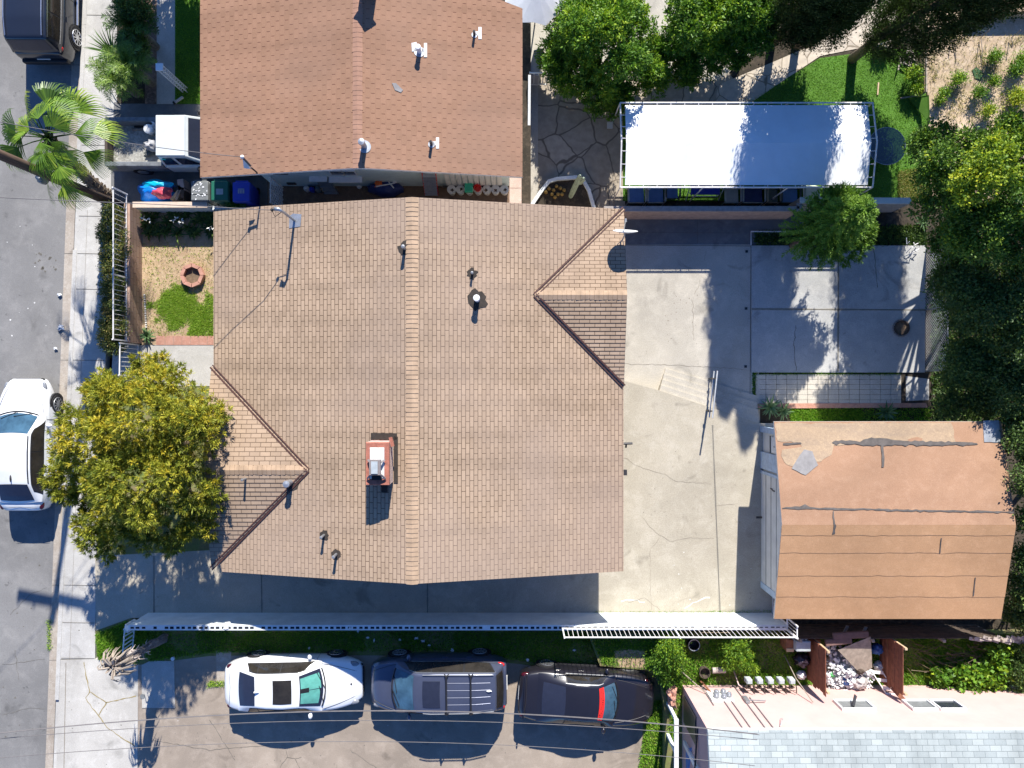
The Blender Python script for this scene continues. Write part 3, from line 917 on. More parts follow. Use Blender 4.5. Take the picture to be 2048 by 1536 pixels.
# terrace behind the houses
ZT = 0.6
tp = [(-8.6, 40), (-8.6, 5.27), (0.66, 5.27), (0.66, 40)]
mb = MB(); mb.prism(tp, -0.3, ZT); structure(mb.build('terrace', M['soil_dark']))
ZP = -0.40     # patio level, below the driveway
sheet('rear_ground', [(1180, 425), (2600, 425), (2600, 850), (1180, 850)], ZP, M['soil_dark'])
pt = many(joints([[(1250, 490), (1502, 492)], [(1502, 492), (1500, 788)]], ZP + .006, 0.02),
          crackle([[(1248, 728), (1330, 730), (1440, 735), (1495, 740)], [(1385, 600), (1387, 680)], [(1390, 590), (1400, 560)], [(1410, 520), (1412, 500)]], ZP + .006, 0.010, 2),
          speck(1330, 1400, 590, 690, 40, 0.016, ZP + .006, 2))
sheet('patio', [(1180, 489), (1503, 489), (1520, 786), (1520, 850), (1319, 790), (1180, 760)], ZP + .006, M['patio'], 0.3, pt)
sheet('patio_slab', [(1503, 491), (1852, 491), (1850, 745), (1503, 745)], ZP + .05, M['pad'], 0.3,
      many(joints([[(1503, 618), (1852, 620)], [(1677, 493), (1676, 743)]], ZP + .05, 0.022),
           crackle([[(1748, 495), (1752, 545), (1755, 575)], [(1591, 650), (1588, 690), (1592, 742)]], ZP + .05, 0.02, 1), speck(1510, 1840, 500, 740, 40, 0.014, ZP + .05, 2)))
mb = MB()
for i in range(14):
    for j in range(6):
        a = P(1511 + i * 20.8, 749 + j * 10.2, ZP)
        mb.box((a.x + .175, a.y - .085, ZP + random.uniform(-.006, .006)), (0.366, 0.177, 0.08), random.uniform(-.02, .02))
structure(mb.build('pavers', M['patio']))
sheet('brick_edging', [(1512, 807), (1852, 806), (1856, 815), (1512, 817)], ZP + .07, M['brick_edge'])
sheet('corner_slab', [(1812, 752), (1858, 758), (1858, 800), (1812, 802)], ZP + .02, M['pad'])
sheet('alley', [(1180, 428), (1620, 428), (1620, 489), (1180, 489)], ZP + .003, M['asphalt_and_shaded_concrete'], 0.3, joints([[(1250, 464), (1480, 466)], [(1395, 432), (1395, 488)]], ZP + .003, 0.015))  # concrete in shade: the shade is put into this darker asphalt colour
ZY = -0.5      # back yard level
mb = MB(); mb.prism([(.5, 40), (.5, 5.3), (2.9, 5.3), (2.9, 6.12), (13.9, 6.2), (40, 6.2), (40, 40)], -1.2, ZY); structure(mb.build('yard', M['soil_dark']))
sheet('stone_patio', [(1072, 120), (1440, 120), (1500, 205), (1250, 230), (1250, 425), (1072, 425)], ZY + .004, M['flagstone'])
sheet('rear_patio', [(1060, -500), (1560, -500), (1560, 60), (1440, 160), (1072, 150), (1060, 150)], ZY + .008, M['patio'])
sheet('cream_walk', [(1060, 150), (1076, 150), (1076, 425), (1060, 425)], ZY + .010, M['patio'])
sheet('pink_walk', [(1019, 340), (1043, 340), (1043, 425), (1019, 425)], 0.640, M['pink_walk'], 0.3, joints([[(1020, 376), (1042, 376)]], 0.640, 0.01, 2))
sheet('side_strip', [(535, 330), (1019, 330), (1019, 425), (535, 425)], 0.604, M['soil_strip'])
sheet('stone_path', [(1430, 212), (1505, 203), (1640, 112), (1740, 92), (1790, 96), (1800, -300), (1720, -300), (1706, 45), (1620, 92), (1560, 118), (1436, 170)], ZY + .016, M['flagpath'])
lawn_px = [(1470, 212), (1520, 190), (1640, 116), (1780, 98), (1852, 100), (1852, 222), (1862, 300), (1858, 402), (1246, 402), (1246, 230)]
sheet('lawn', lawn_px, ZY + .012, M['lawn'])
sheet('vegetable_garden', [(1850, 20), (2500, 20), (2500, 330), (1990, 420), (1862, 402)], ZY + .06, M['soil_garden'])
# steps down from the patio
A0, A1, B0, B1 = (1331, 737), (1513, 791), (1319, 781), (1519, 847)
mb = MB()
for i in range(4):
    t0, t1 = i / 4, (i + 1) / 4
    L = lambda a, b, t: (a[0] + (b[0] - a[0]) * t, a[1] + (b[1] - a[1]) * t)
    z = -0.32 + 0.08 * i + .002
    mb.prism(pxpoly([L(A0, B0, t0), L(A1, B1, t0), L(A1, B1, t1), L(A0, B0, t1)], z), -0.6, z)
structure(mb.build('steps', M['patio']))
mb = MB()
for (x, y) in ((1493, 503), (1492, 617), (1491, 733)):
    p = P(x, y, ZP); mb.box((p.x, p.y, ZP + .012), (.09, .09, .03))
structure(mb.build('drain_covers', M['dark_metal']))

# ------------------------------------------------------------------ main house
def onsurf(px, py, zf, up=0.0):
    z = 3.0
    for _ in range(12):
        p = P(px, py, z); z = zf(p.x, p.y) + up
    return P(px, py, z)


def block_mat(name, c1, c2, cm):
    return shingle_mat(name, c1, c2, cm, 0.40, 0.20, 0.010, 0.15)


M['wall_block_pink'] = block_mat('wall_block_pink', (0.42, 0.29, 0.22), (0.37, 0.25, 0.19), (0.22, 0.14, 0.105))
XR, ZR, SL = -3.03, 4.10, 0.2262
zroof = lambda x, y: ZR - SL * abs(x - XR)
YT, YB, XL, XE = 5.66, -6.06, -9.66, 3.61
uvmain = lambda x, y, z: (y + 50, abs(x - XR) * 1.025 + 10)
house = thing('house', 'long single storey house under a tan brown tabbed shingle roof with a brick chimney', 'house', (XR, -0.2, 0))
mb = MB()
mb.prism([(-9.15, -5.65), (3.15, -5.65), (3.15, 5.25), (-9.15, 5.25)], -.6, 2.55)
for y in (-5.65, 5.25):
    q = [(-9.15, y, 2.55), (3.15, y, 2.55), (3.15, y, zroof(3.15, 0) - .1), (XR, y, ZR - .1), (-9.15, y, zroof(-9.15, 0) - .1)]
    mb.face(q if y < 0 else q[::-1])
mb.build('wall', M['stucco_tan'], house)
mb = MB()
mb.slab([(x, y, zroof(x, y)) for x, y in ((XR, YT), (XL, YT), (XL, 0.55), (-9.55, -5.2), (-9.36, YB), (XR, YB))], 0.14, 0, 1)
roof = mb.build('roof', [M['roof_main'], M['fascia']], house, uvf=uvmain)
mb = MB()
mb.slab([(x, y, zroof(x, y)) for x, y in ((XR, YB), (XE, YB), (XE, YT), (XR, YT))], 0.14, 0, 1)
mb.build('roof', [M['roof_main'], M['fascia']], house, uvf=uvmain)


def ridge_caps(mb, p0, p1, half, drop, step=0.14, lip=.021):
    p0 = Vector(p0); p1 = Vector(p1); L = (p1 - p0).length; d = (p1 - p0) / L
    s = Vector((-d.y, d.x, 0)).normalized()
    n = int(L / step)
    for i in range(n):
        a = p0 + d * (i * L / n); b = p0 + d * ((i + 1) * L / n + 0.012)
        w = half * random.uniform(0.95, 1.05)
        za, zb = 0.006, lip
        A = [a + s * w + V(0, 0, za - drop), a + V(0, 0, za + .01), a - s * w + V(0, 0, za - drop)]
        B = [b + s * w + V(0, 0, zb - drop), b + V(0, 0, zb + .01), b - s * w + V(0, 0, zb - drop)]
        for k in range(2):
            mb.face([A[k], A[k + 1], B[k + 1], B[k]])
        C = [q - V(0, 0, 0.03) for q in B]
        for k in range(2): mb.face([B[k], B[k + 1], C[k + 1], C[k]], 1)


mb = MB(); ridge_caps(mb, (XR, YT, ZR + .004), (XR, YB, ZR + .004), 0.185, 0.185 * SL)
mb.build('ridge_cap', [M['cap_main'], M['flashing_and_lip_shade']], house)  # dark lip faces paint in the shade line below each cap


def cross_gable(xe_, yg, hw, sgn):
    zg = 2.6 + hw * SL
    xa = XR + sgn * (ZR - zg) / SL
    g = MB(); up = 0.012
    g.slab([(xe_, yg, zg + up), (xa, yg, zg + up), (xe_, yg + hw, 2.6 + up)], 0.1, 0, 1)
    g.slab([(xe_, yg, zg + up), (xa, yg, zg + up), (xe_, yg - hw, 2.6 + up)], 0.1, 0, 1)
    n = 23
    for sy in (-1, 1):
        for k in range(n):
            f0, f1 = k / n, (k + 1) / n
            up2 = up + .004
            xa0 = xa + (xe_ - xa) * f0; xa1 = xa + (xe_ - xa) * f1
            y0, y1 = yg + sy * hw * f0, yg + sy * hw * f1
            q = [V(xe_, y0, zg - hw * f0 * SL + up2), V(xa0, y0, zg - hw * f0 * SL + up2), V(xa1, y1, zg - hw * f1 * SL + up2 + .010), V(xe_, y1, zg - hw * f1 * SL + up2 + .010)]
            nz = (q[1] - q[0]).cross(q[2] - q[0]).z
            g.face(q if nz > 0 else q[::-1])
            r = [q[3], q[2], q[2] - V(0, 0, .02), q[3] - V(0, 0, .02)]
            g.face(r)
    o = g.build('gable_roof', [M['roof_main'], M['fascia']], house, uvf=lambda x, y, z: (x + 50, abs(y - yg) * .128 / (hw / n) + 10.112))
    g = MB(); ridge_caps(g, (xe_, yg, zg + up + .004), (xa, yg, zg + up + .004), 0.15, 0.15 * SL)
    g.build('ridge_cap', [M['cap_main'], M['flashing_and_lip_shade']], o)  # same dark lips, shade under the caps put into the colour
    g = MB()
    for sy in (-1, 1):
        a = Vector((xa, yg, zg + up + .026)); b = Vector((xe_, yg + sy * hw, 2.6 + up + .026))
        d = (b - a).normalized(); n = Vector((-d.y, d.x, 0))
        for off, w in ((-0.055, 0.035), (0.05, 0.05)):
            g.beam(a + n * off, b + n * off, w, 0.014)
    g.build('valley_flashing', M['flashing_and_lip_shade'], o)
    g = MB()
    xw = xe_ - sgn * 0.35
    q = [(xw, yg - hw + .3, 2.5), (xw, yg + hw - .3, 2.5), (xw, yg, zg - .12)]
    g.face(q if sgn > 0 else q[::-1])
    g.build('gable_wall', M['stucco_tan'], o)
    return zg


zgl = cross_gable(-9.72, -2.695, 3.27, -1)
zgr = cross_gable(3.62, 2.80, 2.88, 1)


def zall(x, y):
    z = zroof(x, y)
    if x < -6: z = max(z, zgl - SL * abs(y + 2.695))
    if x > 0.5: z = max(z, zgr - SL * abs(y - 2.80))
    return z


def vent(px, py, h, r, zf, parent, mat='galv', cap=True, tar=0.0, name='vent_pipe', crown_=None):
    """pipe through a roof; the pixel marks its top"""
    p = onsurf(px, py, zf, h)
    b = zf(p.x, p.y)
    mb = MB()
    mb.cyl((p.x, p.y, b - .05), (p.x, p.y, b + h), r, r, 12)
    if cap:
        mb.lathe((p.x, p.y, b + h), [(r * 1.02, 0), (r * 1.25, 0.01), (r * 1.15, r * .6), (r * .2, r * .8)], 12)
    else:
        mb.cyl((p.x, p.y, b + h), (p.x, p.y, b + h + .004), r * .75, r * .75, 10, 1)
    o = mb.build(name, [M[mat], M['black']], parent)
    m2 = MB()
    pts = []
    R = random.Random(int(px))
    for k in range(18):
        a = 6.283 * k / 18; rr = (r * 2.3 + tar * R.uniform(0.4, 1.5))
        x, y = p.x + rr * math.cos(a), p.y + rr * math.sin(a)
        pts.append((x, y, zf(x, y) + .016))
    m2.slab(pts, .012)
    m2.build('pipe_boot', M['tar'] if tar else M['galv'], o)
    return o


for a in ((806, 493, .36, .05, .10), (944, 545, .25, .035, .08), (484, 960, .32, .035, .05), (642, 1075, .36, .04, .06), (667, 1114, .36, .045, .06)):
    vent(a[0], a[1], a[2], a[3], zall, roof, tar=a[4], mat='grey_metal')
vent(953, 596, .42, .085, zall, roof, tar=.12, mat='white_paint')
vent(573, 968, .40, .09, zall, roof, tar=.08, mat='galv')
# chimney
M['flue_brown'] = pm('flue_brown', (.22, .19, .18), .6)
p = Vector((-3.96, -2.35, 0)); zb = zroof(p.x, 0)
mb = MB()
mb.box((p.x, p.y, (zb - .3 + 4.66) / 2), (.68, 1.25, 4.66 - zb + .3))
ch = mb.build('chimney', M['brick_red'], house)
for i in range(1):
    mb = MB()
    for k, z in enumerate(np.arange(zb - .1, 4.66, 0.075)):
        mb.box((p.x, p.y, z), (.686, 1.256, .010))
    mb.build('mortar_joints', M['mortar_cap'], ch)
mb = MB(); mb.box((p.x, p.y, 4.69), (.70, 1.27, .07), 0, 0, .97); mb.build('brick_rim', M['brick_red'], ch)
mb = MB()
mb.box((p.x - .01, p.y + .02, 4.73), (.44, .94, .03), 0, 0, .92)
mb.build('mortar_crown', M['repair'], ch)
mb = MB()
mb.box((p.x - .03, p.y - .08, 4.92), (.33, .44, .10)); mb.box((p.x - .04, p.y - .08, 4.985), (.19, .36, .02), 0, 1)
for sx in (-1, 1):
    mb.beam((p.x - .02 + sx * .15, p.y - .30, 4.90), (p.x - .02 + sx * .26, p.y - .42, 4.78), .05, .05)
    mb.beam((p.x - .02 + sx * .15, p.y + .06, 4.90), (p.x - .02 + sx * .24, p.y + .12, 4.78), .05, .05)
mb.build('flue_cap', [M['flue_brown'], M['meter']], ch)
mb = MB(); mb.box((p.x - .01, p.y - .40, 4.752), (.30, .14, .02), 0); mb.build('flue_opening', M['black'], ch)
mb = MB(); zz = lambda x, y: zroof(x, y) + .02
for (x0, x1, y0, y1) in ((-4.33, -3.50, -1.70, -1.50), (-3.60, -3.47, -3.02, -1.60), (-3.99, -3.80, -3.32, -3.0)):
    mb.slab([(x, y, zz(x, y)) for x, y in ((x0, y0), (x1, y0), (x1, y1), (x0, y1))], .02)
mb.build('chimney_flashing', M['tar'], ch)
mb = MB(); mb.box((-3.58, -1.72, 4.5), (.10, .28, .06), .25); mb.build('loose_brick', M['brick_red'], ch)
# electric service mast
b = onsurf(589, 441, zall); zt = b.z + 1.22
mb = MB()
mb.tube([b, (b.x, b.y, zt), (b.x - .06, b.y + .03, zt + .12), (b.x - .20, b.y + .05, zt + .06)], [.04, .04, .055, .065], 10)
mast = mb.build('service_mast', M['galv'], house, True)
mb = MB(); q = [(b.x + dx, b.y + dy) for dx, dy in ((-.18, -.24), (.20, -.20), (.24, .18), (-.05, .22), (-.17, .14))]
mb.slab([(x, y, zall(x, y) + .014) for x, y in q], .01); mb.build('mast_flashing', M['galv'], mast)
mb = MB(); mb.blob((b.x - .32, b.y + .05, zt - .05), .05, .1, 2); mb.tube([(b.x - .32, b.y + .05, zt - .02), (b.x - .28, b.y - .12, zt - .2), (b.x - .05, b.y, zt - .1)], .012, 5)
mb.build('wire_splice', M['black'], mast)
MASTTOP = Vector((b.x - .3, b.y + .04, zt - .02))
# eave fittings on the rear side
mb = MB()
p = P(1252, 888, 2.3); mb.cyl((3.4, p.y, 2.3), (3.95, p.y + .02, 2.28), .04, .04, 8); mb.cyl((3.75, p.y, 2.28), (3.75, p.y - .12, 2.2), .03, .03, 8)
mb.build('eave_pipe', M['dark_metal'], house)
mb = MB(); p = P(1249, 945, 2.4); mb.box((3.68, p.y, 2.38), (.14, .18, .12)); mb.build('flood_light', M['dark_metal'], house)

# satellite dish fixed to the rear roof edge
p = onsurf(1241, 484, zall); sd = thing('satellite_dish', 'white satellite dish on a short mast at the rear roof edge', 'satellite dish', p)
mb = MB(); mb.tube([p - V(0, 0, .02), p + V(.02, .02, .35), p + V(.04, .12, .62)], .022, 8); mb.beam(p + V(-.12, -.1, .02), p + V(.02, .02, .3), .02, .02); mb.beam(p + V(.1, -.1, .02), p + V(.02, .02, .3), .02, .02)
mb.build('mast', M['galv'], sd)
c = p + V(.05, .16, .66); nrm = Vector((0.02, 0.93, 0.30)).normalized(); ax = nrm.cross(V(0, 0, 1)).normalized(); ay = ax.cross(nrm)
mb = MB(); nr, na = 6, 28; vs = []; fs = []
for side in (0, 1):
    for i in range(nr + 1):
        r = .37 * i / nr
        for k in range(na):
            a = 6.283 * k / na
            vs.append(c + ax * (r * 1.05 * math.cos(a)) + ay * (r * math.sin(a)) + nrm * (r * r * .42 - .01 * side))
for side in (0, 1):
    o = side * (nr + 1) * na
    for i in range(nr):
        for k in range(na):
            k2 = (k + 1) % na
            f = (o + i * na + k, o + (i + 1) * na + k, o + (i + 1) * na + k2, o + i * na + k2)
            fs.append(f if side == 0 else f[::-1])
mb.mesh(vs, fs); mb.build('dish', M['sat_dish'], sd, True)
mb = MB(); e = c + nrm * .42 - ay * .12; mb.beam(c - ay * .32 + nrm * .02, e, .025, .025); mb.cyl(e, e - nrm * .1 + ay * .03, .035, .04, 10); mb.beam(c - ay * .32, p + V(.04, .1, .55), .03, .03)
mb.build('feed_arm', M['grey_metal'], sd)

# ------------------------------------------------------------------ neighbour house
NX, NZ, NS = -4.66, 4.20, 0.195
NL, NR, NY = -9.84, 0.33, 6.52
zn = lambda x, y: NZ - NS * abs(x - NX)
uvn = lambda x, y, z: (y + 50, abs(x - NX) * 1.02 + 10)
nh = thing('house', 'neighbouring pale blue house under a reddish brown shingle roof with white sealant patches', 'house', (NX, 10, 0.6))
mb = MB()
mb.prism([(-8.35, 6.95), (-.1, 6.95), (-.1, 11.5), (-4.66, 12.9), (-4.66, 15.7), (-8.35, 15.7)], 0, 3.2)
q = [(-8.35, 6.95, 3.2), (-.1, 6.95, 3.2), (-.1, 6.95, zn(-.1, 0) - .14), (NX, 6.95, NZ - .14), (-8.35, 6.95, zn(-8.35, 0) - .14)]
mb.face(q)
mb.build('wall', M['stucco_blue'], nh)
mb = MB(); mb.slab([(x, y, zn(x, y)) for x, y in ((NX, NY), (NX, 16), (NL, 16), (NL, NY))], .14, 0, 1)
nroof = mb.build('roof', [M['roof_red'], M['fascia_white']], nh, uvf=uvn)
mb = MB(); mb.slab([(x, y, zn(x, y)) for x, y in ((NR, NY), (NR, 11.83), (NX, 13.25), (NX, NY))], .14, 0, 1)
mb.build('roof', [M['roof_red'], M['fascia_white']], nh, uvf=uvn)
mb = MB(); ridge_caps(mb, (NX, 13.25, NZ + .004), (NX, NY, NZ + .004), 0.15, 0.15 * NS, 0.145, .012)
mb.build('ridge_cap', [M['cap_red'], M['cap_red']], nh)
for (x, y) in ((-9.6, 9.8), (-9.6, 12.5)):
    mb = MB(); mb.box((x, y, 1.55), (.12, .12, 3.1)); mb.build('porch_post', M['white_paint'], nh)


def roof_patch(pp, zf, mat, parent, name, th=.02, up=.016):
    mb = MB(); pts = [onsurf(a, b, zf, up) for a, b in pp]
    mb.slab(pts, th); return mb.build(name, M[mat], parent)


def sealant(x, y, h, zf, parent, arm=12):
    roof_patch([(x - 3, y - h), (x + 3, y - h), (x + 3, y + h), (x - 3, y + h)], zf, 'white_paint', parent, 'sealant_patch')
    roof_patch([(x - arm, y - 3), (x - 3.2, y - 3.5), (x - 3.2, y + 4.5), (x - arm, y + 4)], zf, 'white_paint', parent, 'sealant_patch')


sealant(960, 66, 12, zn, nroof, 10); sealant(851, 100, 14, zn, nroof, 15); sealant(875, 286, 11, zn, nroof, 15)
roof_patch([(823, 86), (833, 84), (836, 102), (824, 103)], zn, 'galv', nroof, 'metal_patch')
roof_patch([(784, 166), (792, 166), (806, 180), (802, 185), (790, 180)], zn, 'patch_grey', nroof, 'metal_patch')
vent(948, 62, .26, .04, zn, nroof, mat='dark_metal', cap=False)
vent(836, 94, .32, .07, zn, nroof, mat='white_paint')
vent(861, 283, .28, .045, zn, nroof, mat='dark_metal', cap=False)
vent(723, 284, .42, .085, zn, nroof, mat='galv')
# chimney box at the top edge of the roof
mb = MB(); c = onsurf(738, -6, zn); mb.box((c.x, c.y + .15, c.z + .25), (.42, .42, .7)); k = mb.build('chimney', M['fascia_white'], nh)
mb = MB(); mb.lathe((c.x, c.y + .15, c.z + .6), [(.34, 0), (.34, .04), (.05, .2)], 4); mb.build('chimney_cap', M['white_paint'], k)
# mast with insulator on the eave
c = onsurf(514, 345, zn); mb = MB()
mb.tube([c - V(0, 0, .1), c + V(0, .0, .50)], .025, 7); mb.beam(c + V(-.02, .05, .47), c + V(-.22, .28, .62), .06, .05)
mm = mb.build('service_mast', M['dark_metal'], nh)
mb = MB(); mb.blob(c + V(-.22, .28, .64), .06, .05, 3); mb.slab([c + V(-.30, .05, .30), c + V(-.10, .02, .30), c + V(-.12, .22, .5), c + V(-.24, .26, .55)], .02); mb.build('insulator', M['white_paint'], mm)
NMAST = c + V(-.22, .28, .64)
# gable wall fittings
for x0, x1 in ((661, 684), (687, 709)):
    a = P(x0, 342, 2.35).x; b2 = P(x1, 342, 2.35).x
    mb = MB(); mb.box(((a + b2) / 2, 6.935, 2.3), (b2 - a, .03, .4)); w = mb.build('window', M['window'], nh)
    mb = MB()
    for xx in (a - .02, b2 + .02): mb.box((xx, 6.925, 2.3), (.04, .05, .48))
    for z in (2.08, 2.52): mb.box(((a + b2) / 2, 6.925, z), (b2 - a, .05, .04))
    mb.build('frame', M['white_paint'], w)
mb = MB(); a = P(657, 352, 1.8).x; b2 = P(724, 352, 1.8).x; mb.box(((a + b2) / 2, 6.85, 1.75), (b2 - a, .20, .06)); mb.box((a - .35, 6.86, 1.78), (.6, .18, .05)); mb.build('window_ledge', M['white_paint'], nh)
for i, (x, z, w_, h_, mt) in enumerate(((583, 1.0, .30, .18, 'window'), (560, 2.2, .5, .16, 'grey_metal'), (812, 2.5, .35, .08, 'window'), (790, 1.2, .12, .1, 'white_paint'))):
    mb = MB(); mb.box((P(x, 350, z).x, 6.93, z), (w_, .05, h_)); mb.build('wall_vent', M[mt], nh)

# ------------------------------------------------------------------ shed with the patched roll roof
SX0, SX1, SYT, SYR, SYB = 8.59, 16.03, -1.23, -4.48, -7.70
zs = lambda x, y: 3.0 - (3.0 - 2.3) / 3.25 * abs(y - SYR)
M['roll_seam'] = pm('roll_seam', (.30, .17, .09), .95)
shed = thing('shed', 'low garage shed under an orange tan roll roof patched with grey tar', 'shed', (12.3, -4.5, 0))
mb = MB(); mb.prism([(9.02, -7.35), (15.7, -7.35), (15.7, -1.55), (9.02, -1.55)], -.6, 2.2)
for x in (9.02, 15.7):
    q = [(x, -1.55, 2.2), (x, -7.35, 2.2), (x, -7.35, zs(0, -7.35) - .1), (x, SYR, 2.9), (x, -1.55, zs(0, -1.55) - .1)]
    mb.face(q if x < 12 else q[::-1])
mb.build('wall', M['stucco_white'], shed)
mb = MB(); mb.slab([(SX0, SYR, 3.0), (SX1, SYR, 3.0), (SX1, SYT, 2.3), (SX0, SYT, 2.3)], .1, 0, 1)
sroof = mb.build('roof', [M['roll_roof'], M['fascia_white']], shed)
mb = MB(); mb.slab([(SX0, SYR, 3.0), (SX1, SYR, 3.0), (SX1, SYB, zs(0, SYB)), (SX0, SYB, zs(0, SYB))], .1, 0, 1)
for i, (y0, y1) in enumerate(((1052, 1071), (1073, 1106), (1108, 1152), (1154, 1194))):
    a = onsurf(1800, y0, zs).y; b2 = onsurf(1800, y1, zs).y; u0 = .003; u1 = .009
    pts = [(SX0 - .005, a, zs(0, a) + u0), (SX1 + .005, a, zs(0, a) + u0)]
    nx = 30
    for k in range(nx + 1):
        x = SX1 + .005 - (SX1 - SX0 + .01) * k / nx
        y = b2 + random.gauss(0, .012); pts.append((x, y, zs(0, y) + u1))
    mb.slab(pts, .02, 0, 2)
mb.build('roof', [M['roll_tan'], M['fascia_white'], M['roll_seam']], shed)


def rough(pp, zf, step=10, amp=1.6, seed=1):
    R = random.Random(seed); out = []
    for i in range(len(pp)):
        a, b2 = pp[i], pp[(i + 1) % len(pp)]
        k = max(1, int(math.hypot(b2[0] - a[0], b2[1] - a[1]) / step))
        for j in range(k):
            out.append((a[0] + (b2[0] - a[0]) * j / k + R.gauss(0, amp), a[1] + (b2[1] - a[1]) * j / k + R.gauss(0, amp)))
    return out


def spatch(pp, mat, up, name, amp=1.4, step=9, seed=1):
    return roof_patch(rough(pp, zs, step, amp, seed), zs, mat, sroof, name, .012, up)


spatch([(1549, 846), (1904, 845), (1912, 884), (1860, 888), (1700, 887), (1668, 892), (1664, 908), (1640, 922), (1622, 925), (1590, 934), (1574, 930), (1562, 912), (1564, 898), (1602, 894), (1600, 884), (1554, 884)], 'roll_old', .010, 'bare_patch', 1.0)
spatch([(1815, 878), (1836, 874), (1846, 878), (1843, 884), (1818, 885)], 'roll_roof', .016, 'bare_patch', .6)
spatch([(1608, 898), (1625, 903), (1636, 930), (1612, 950), (1583, 937), (1598, 912)], 'patch_grey', .020, 'felt_patch', .5)
spatch([(1664, 882), (1720, 881), (1742, 875), (1775, 876), (1800, 882), (1860, 883), (1935, 884), (1957, 886), (1956, 890), (1905, 891), (1840, 891), (1790, 890), (1740, 891), (1690, 887), (1664, 887)], 'tar_patch', .024, 'tar_seam', 1.2, 7)
spatch([(1761, 888), (1767, 888), (1769, 915), (1768, 934), (1764, 934), (1763, 910)], 'tar_patch', .026, 'tar_seam', .6, 7)
spatch([(1566, 886), (1602, 885), (1603, 888), (1566, 890)], 'tar_patch', .02, 'tar_seam', .4)
spatch([(1564, 1015), (1600, 1013), (1610, 1009), (1620, 1014), (1650, 1015), (1800, 1019), (2028, 1023), (2028, 1026), (1800, 1022), (1655, 1019), (1564, 1018)], 'tar_patch', .018, 'tar_seam', .7, 8)
spatch([(1665, 1022), (1668, 1022), (1670, 1048), (1673, 1052), (1670, 1066), (1664, 1069), (1667, 1052)], 'tar_patch', .020, 'tar_seam', .7, 6)
spatch([(1882, 1076), (1884, 1076), (1881, 1106), (1879, 1106)], 'tar_patch', .026, 'tar_seam', .2)
spatch([(1950, 1155), (1952, 1155), (1948, 1192), (1946, 1192)], 'tar_patch', .026, 'tar_seam', .2)
spatch([(1966, 841), (1998, 841), (2002, 884), (1968, 884)], 'galv', .022, 'metal_sheet', .4)
mb = MB(); mb.box((8.985, -5.15, 1.05), (.05, 3.9, 2.1))
gd = mb.build('garage_door', M['stucco_white'], shed)
mb = MB()
for z in (.5, 1.0, 1.5): mb.box((8.955, -5.15, z), (.012, 3.9, .012))
for y, z in ((-3.62, 1.05), (-3.66, 1.25)): mb.box((8.95, y, z), (.02, .04, .2))
mb.build('door_seam', M['dark_metal'], gd)
M['trim_blue'] = pm('trim_blue', (0.42, 0.52, 0.62), .7)
for bc, bs in (((8.97, -3.15, 1.05), (.07, .10, 2.15)), ((8.97, -7.2, 1.05), (.07, .22, 2.15)), ((8.96, -1.62, 1.1), (.08, .2, 2.2)), ((8.965, -2.72, 1.1), (.06, .6, 2.2))):
    mb = MB(); mb.box(bc, bs); mb.build('trim_board', M['trim_blue'], shed)
mb = MB(); mb.box((8.99, -2.1, 1.35), (.05, .55, .9)); sw = mb.build('window', M['plastic_white'], shed)
mb = MB(); mb.box((8.955, -2.15, 1.5), (.012, .02, .5)); mb.box((8.955, -2.1, .93), (.03, .6, .05)); mb.build('frame', M['dark_metal'], sw)
mb = MB(); mb.box((8.96, -4.7, 2.02), (.03, 4.4, .025)); mb.tube([(8.9, -4.75, .25), (8.7, -4.75, .25)], .04, 6); mb.build('door_handle', M['dark_metal'], gd)

before_pink = set(tops())
# ------------------------------------------------------------------ pink house
zp = lambda x, y: 3.52 + 0.22 * (-10.76 - y)
ph = thing('house', 'pink stucco house with pale grey shingles and a row of meters on its wall', 'house', (12, -13.5, 0))
mb = MB(); mb.prism([(6.13, -10.82), (26, -10.82), (26, -17), (6.13, -17)], 0, 3.42); mb.build('wall', M['stucco_pink'], ph)
mb = MB(); mb.slab([(6.08, -10.74, zp(0, -10.74)), (26.1, -10.74, zp(0, -10.74)), (26.1, -17, zp(0, -17)), (6.08, -17, zp(0, -17))], .14, 0, 1)
mb.build('roof', [M['roof_grey'], M['fascia_white']], ph, uvf=lambda x, y, z: (x + 50, -y * 1.02))
for x0, x1, open_ in ((10.86, 11.92, True), (13.15, 13.95, False), (14.05, 14.85, False)):
    mb = MB(); mb.box(((x0 + x1) / 2, -10.80, 1.72), (x1 - x0, .05, .62)); w = mb.build('window', M['window'] if x0 > 14 else M['plastic_grey'], ph)
    mb = MB()
    for x in (x0, x1): mb.box((x, -10.77, 1.72), (.05, .08, .7))
    for z in (1.4, 2.04): mb.box(((x0 + x1) / 2, -10.77, z), (x1 - x0, .08, .05))
    mb.build('frame', M['white_paint'], w)
    if open_:
        mb = MB(); mb.beam((x0 + .4, -10.74, 1.9), (x0 + .62, -10.5, 1.62), .10, .03); mb.build('casement', M['dark_metal'], w)
mb = MB()
for (x, za, zb2) in ((6.75, .3, 1.7), (7.9, .2, 3.4), (7.45, 1.1, 3.4), (7.2, .9, 3.4), (8.15, 1.1, 3.4)):
    mb.cyl((x, -10.79, za), (x + .02, -10.79, zb2), .016, .016, 6)
mb.tube([(7.9, -10.78, 1.55), (8.05, -10.7, 1.52), (8.55, -10.74, 1.5)], .022, 6)
mb.tube([(8.4, -10.78, 3.2), (8.52, -10.6, 3.1), (8.6, -10.78, 2.7)], .012, 5)
mb.box((7.95, -10.76, 1.35), (.14, .1, .4)); mb.build('conduit', M['grey_metal'], ph)
mb = MB(); mb.box((7.18, -10.80, 1.0), (.75, .06, .75)); mbx = mb.build('meter_board', M['plastic_white'], ph)
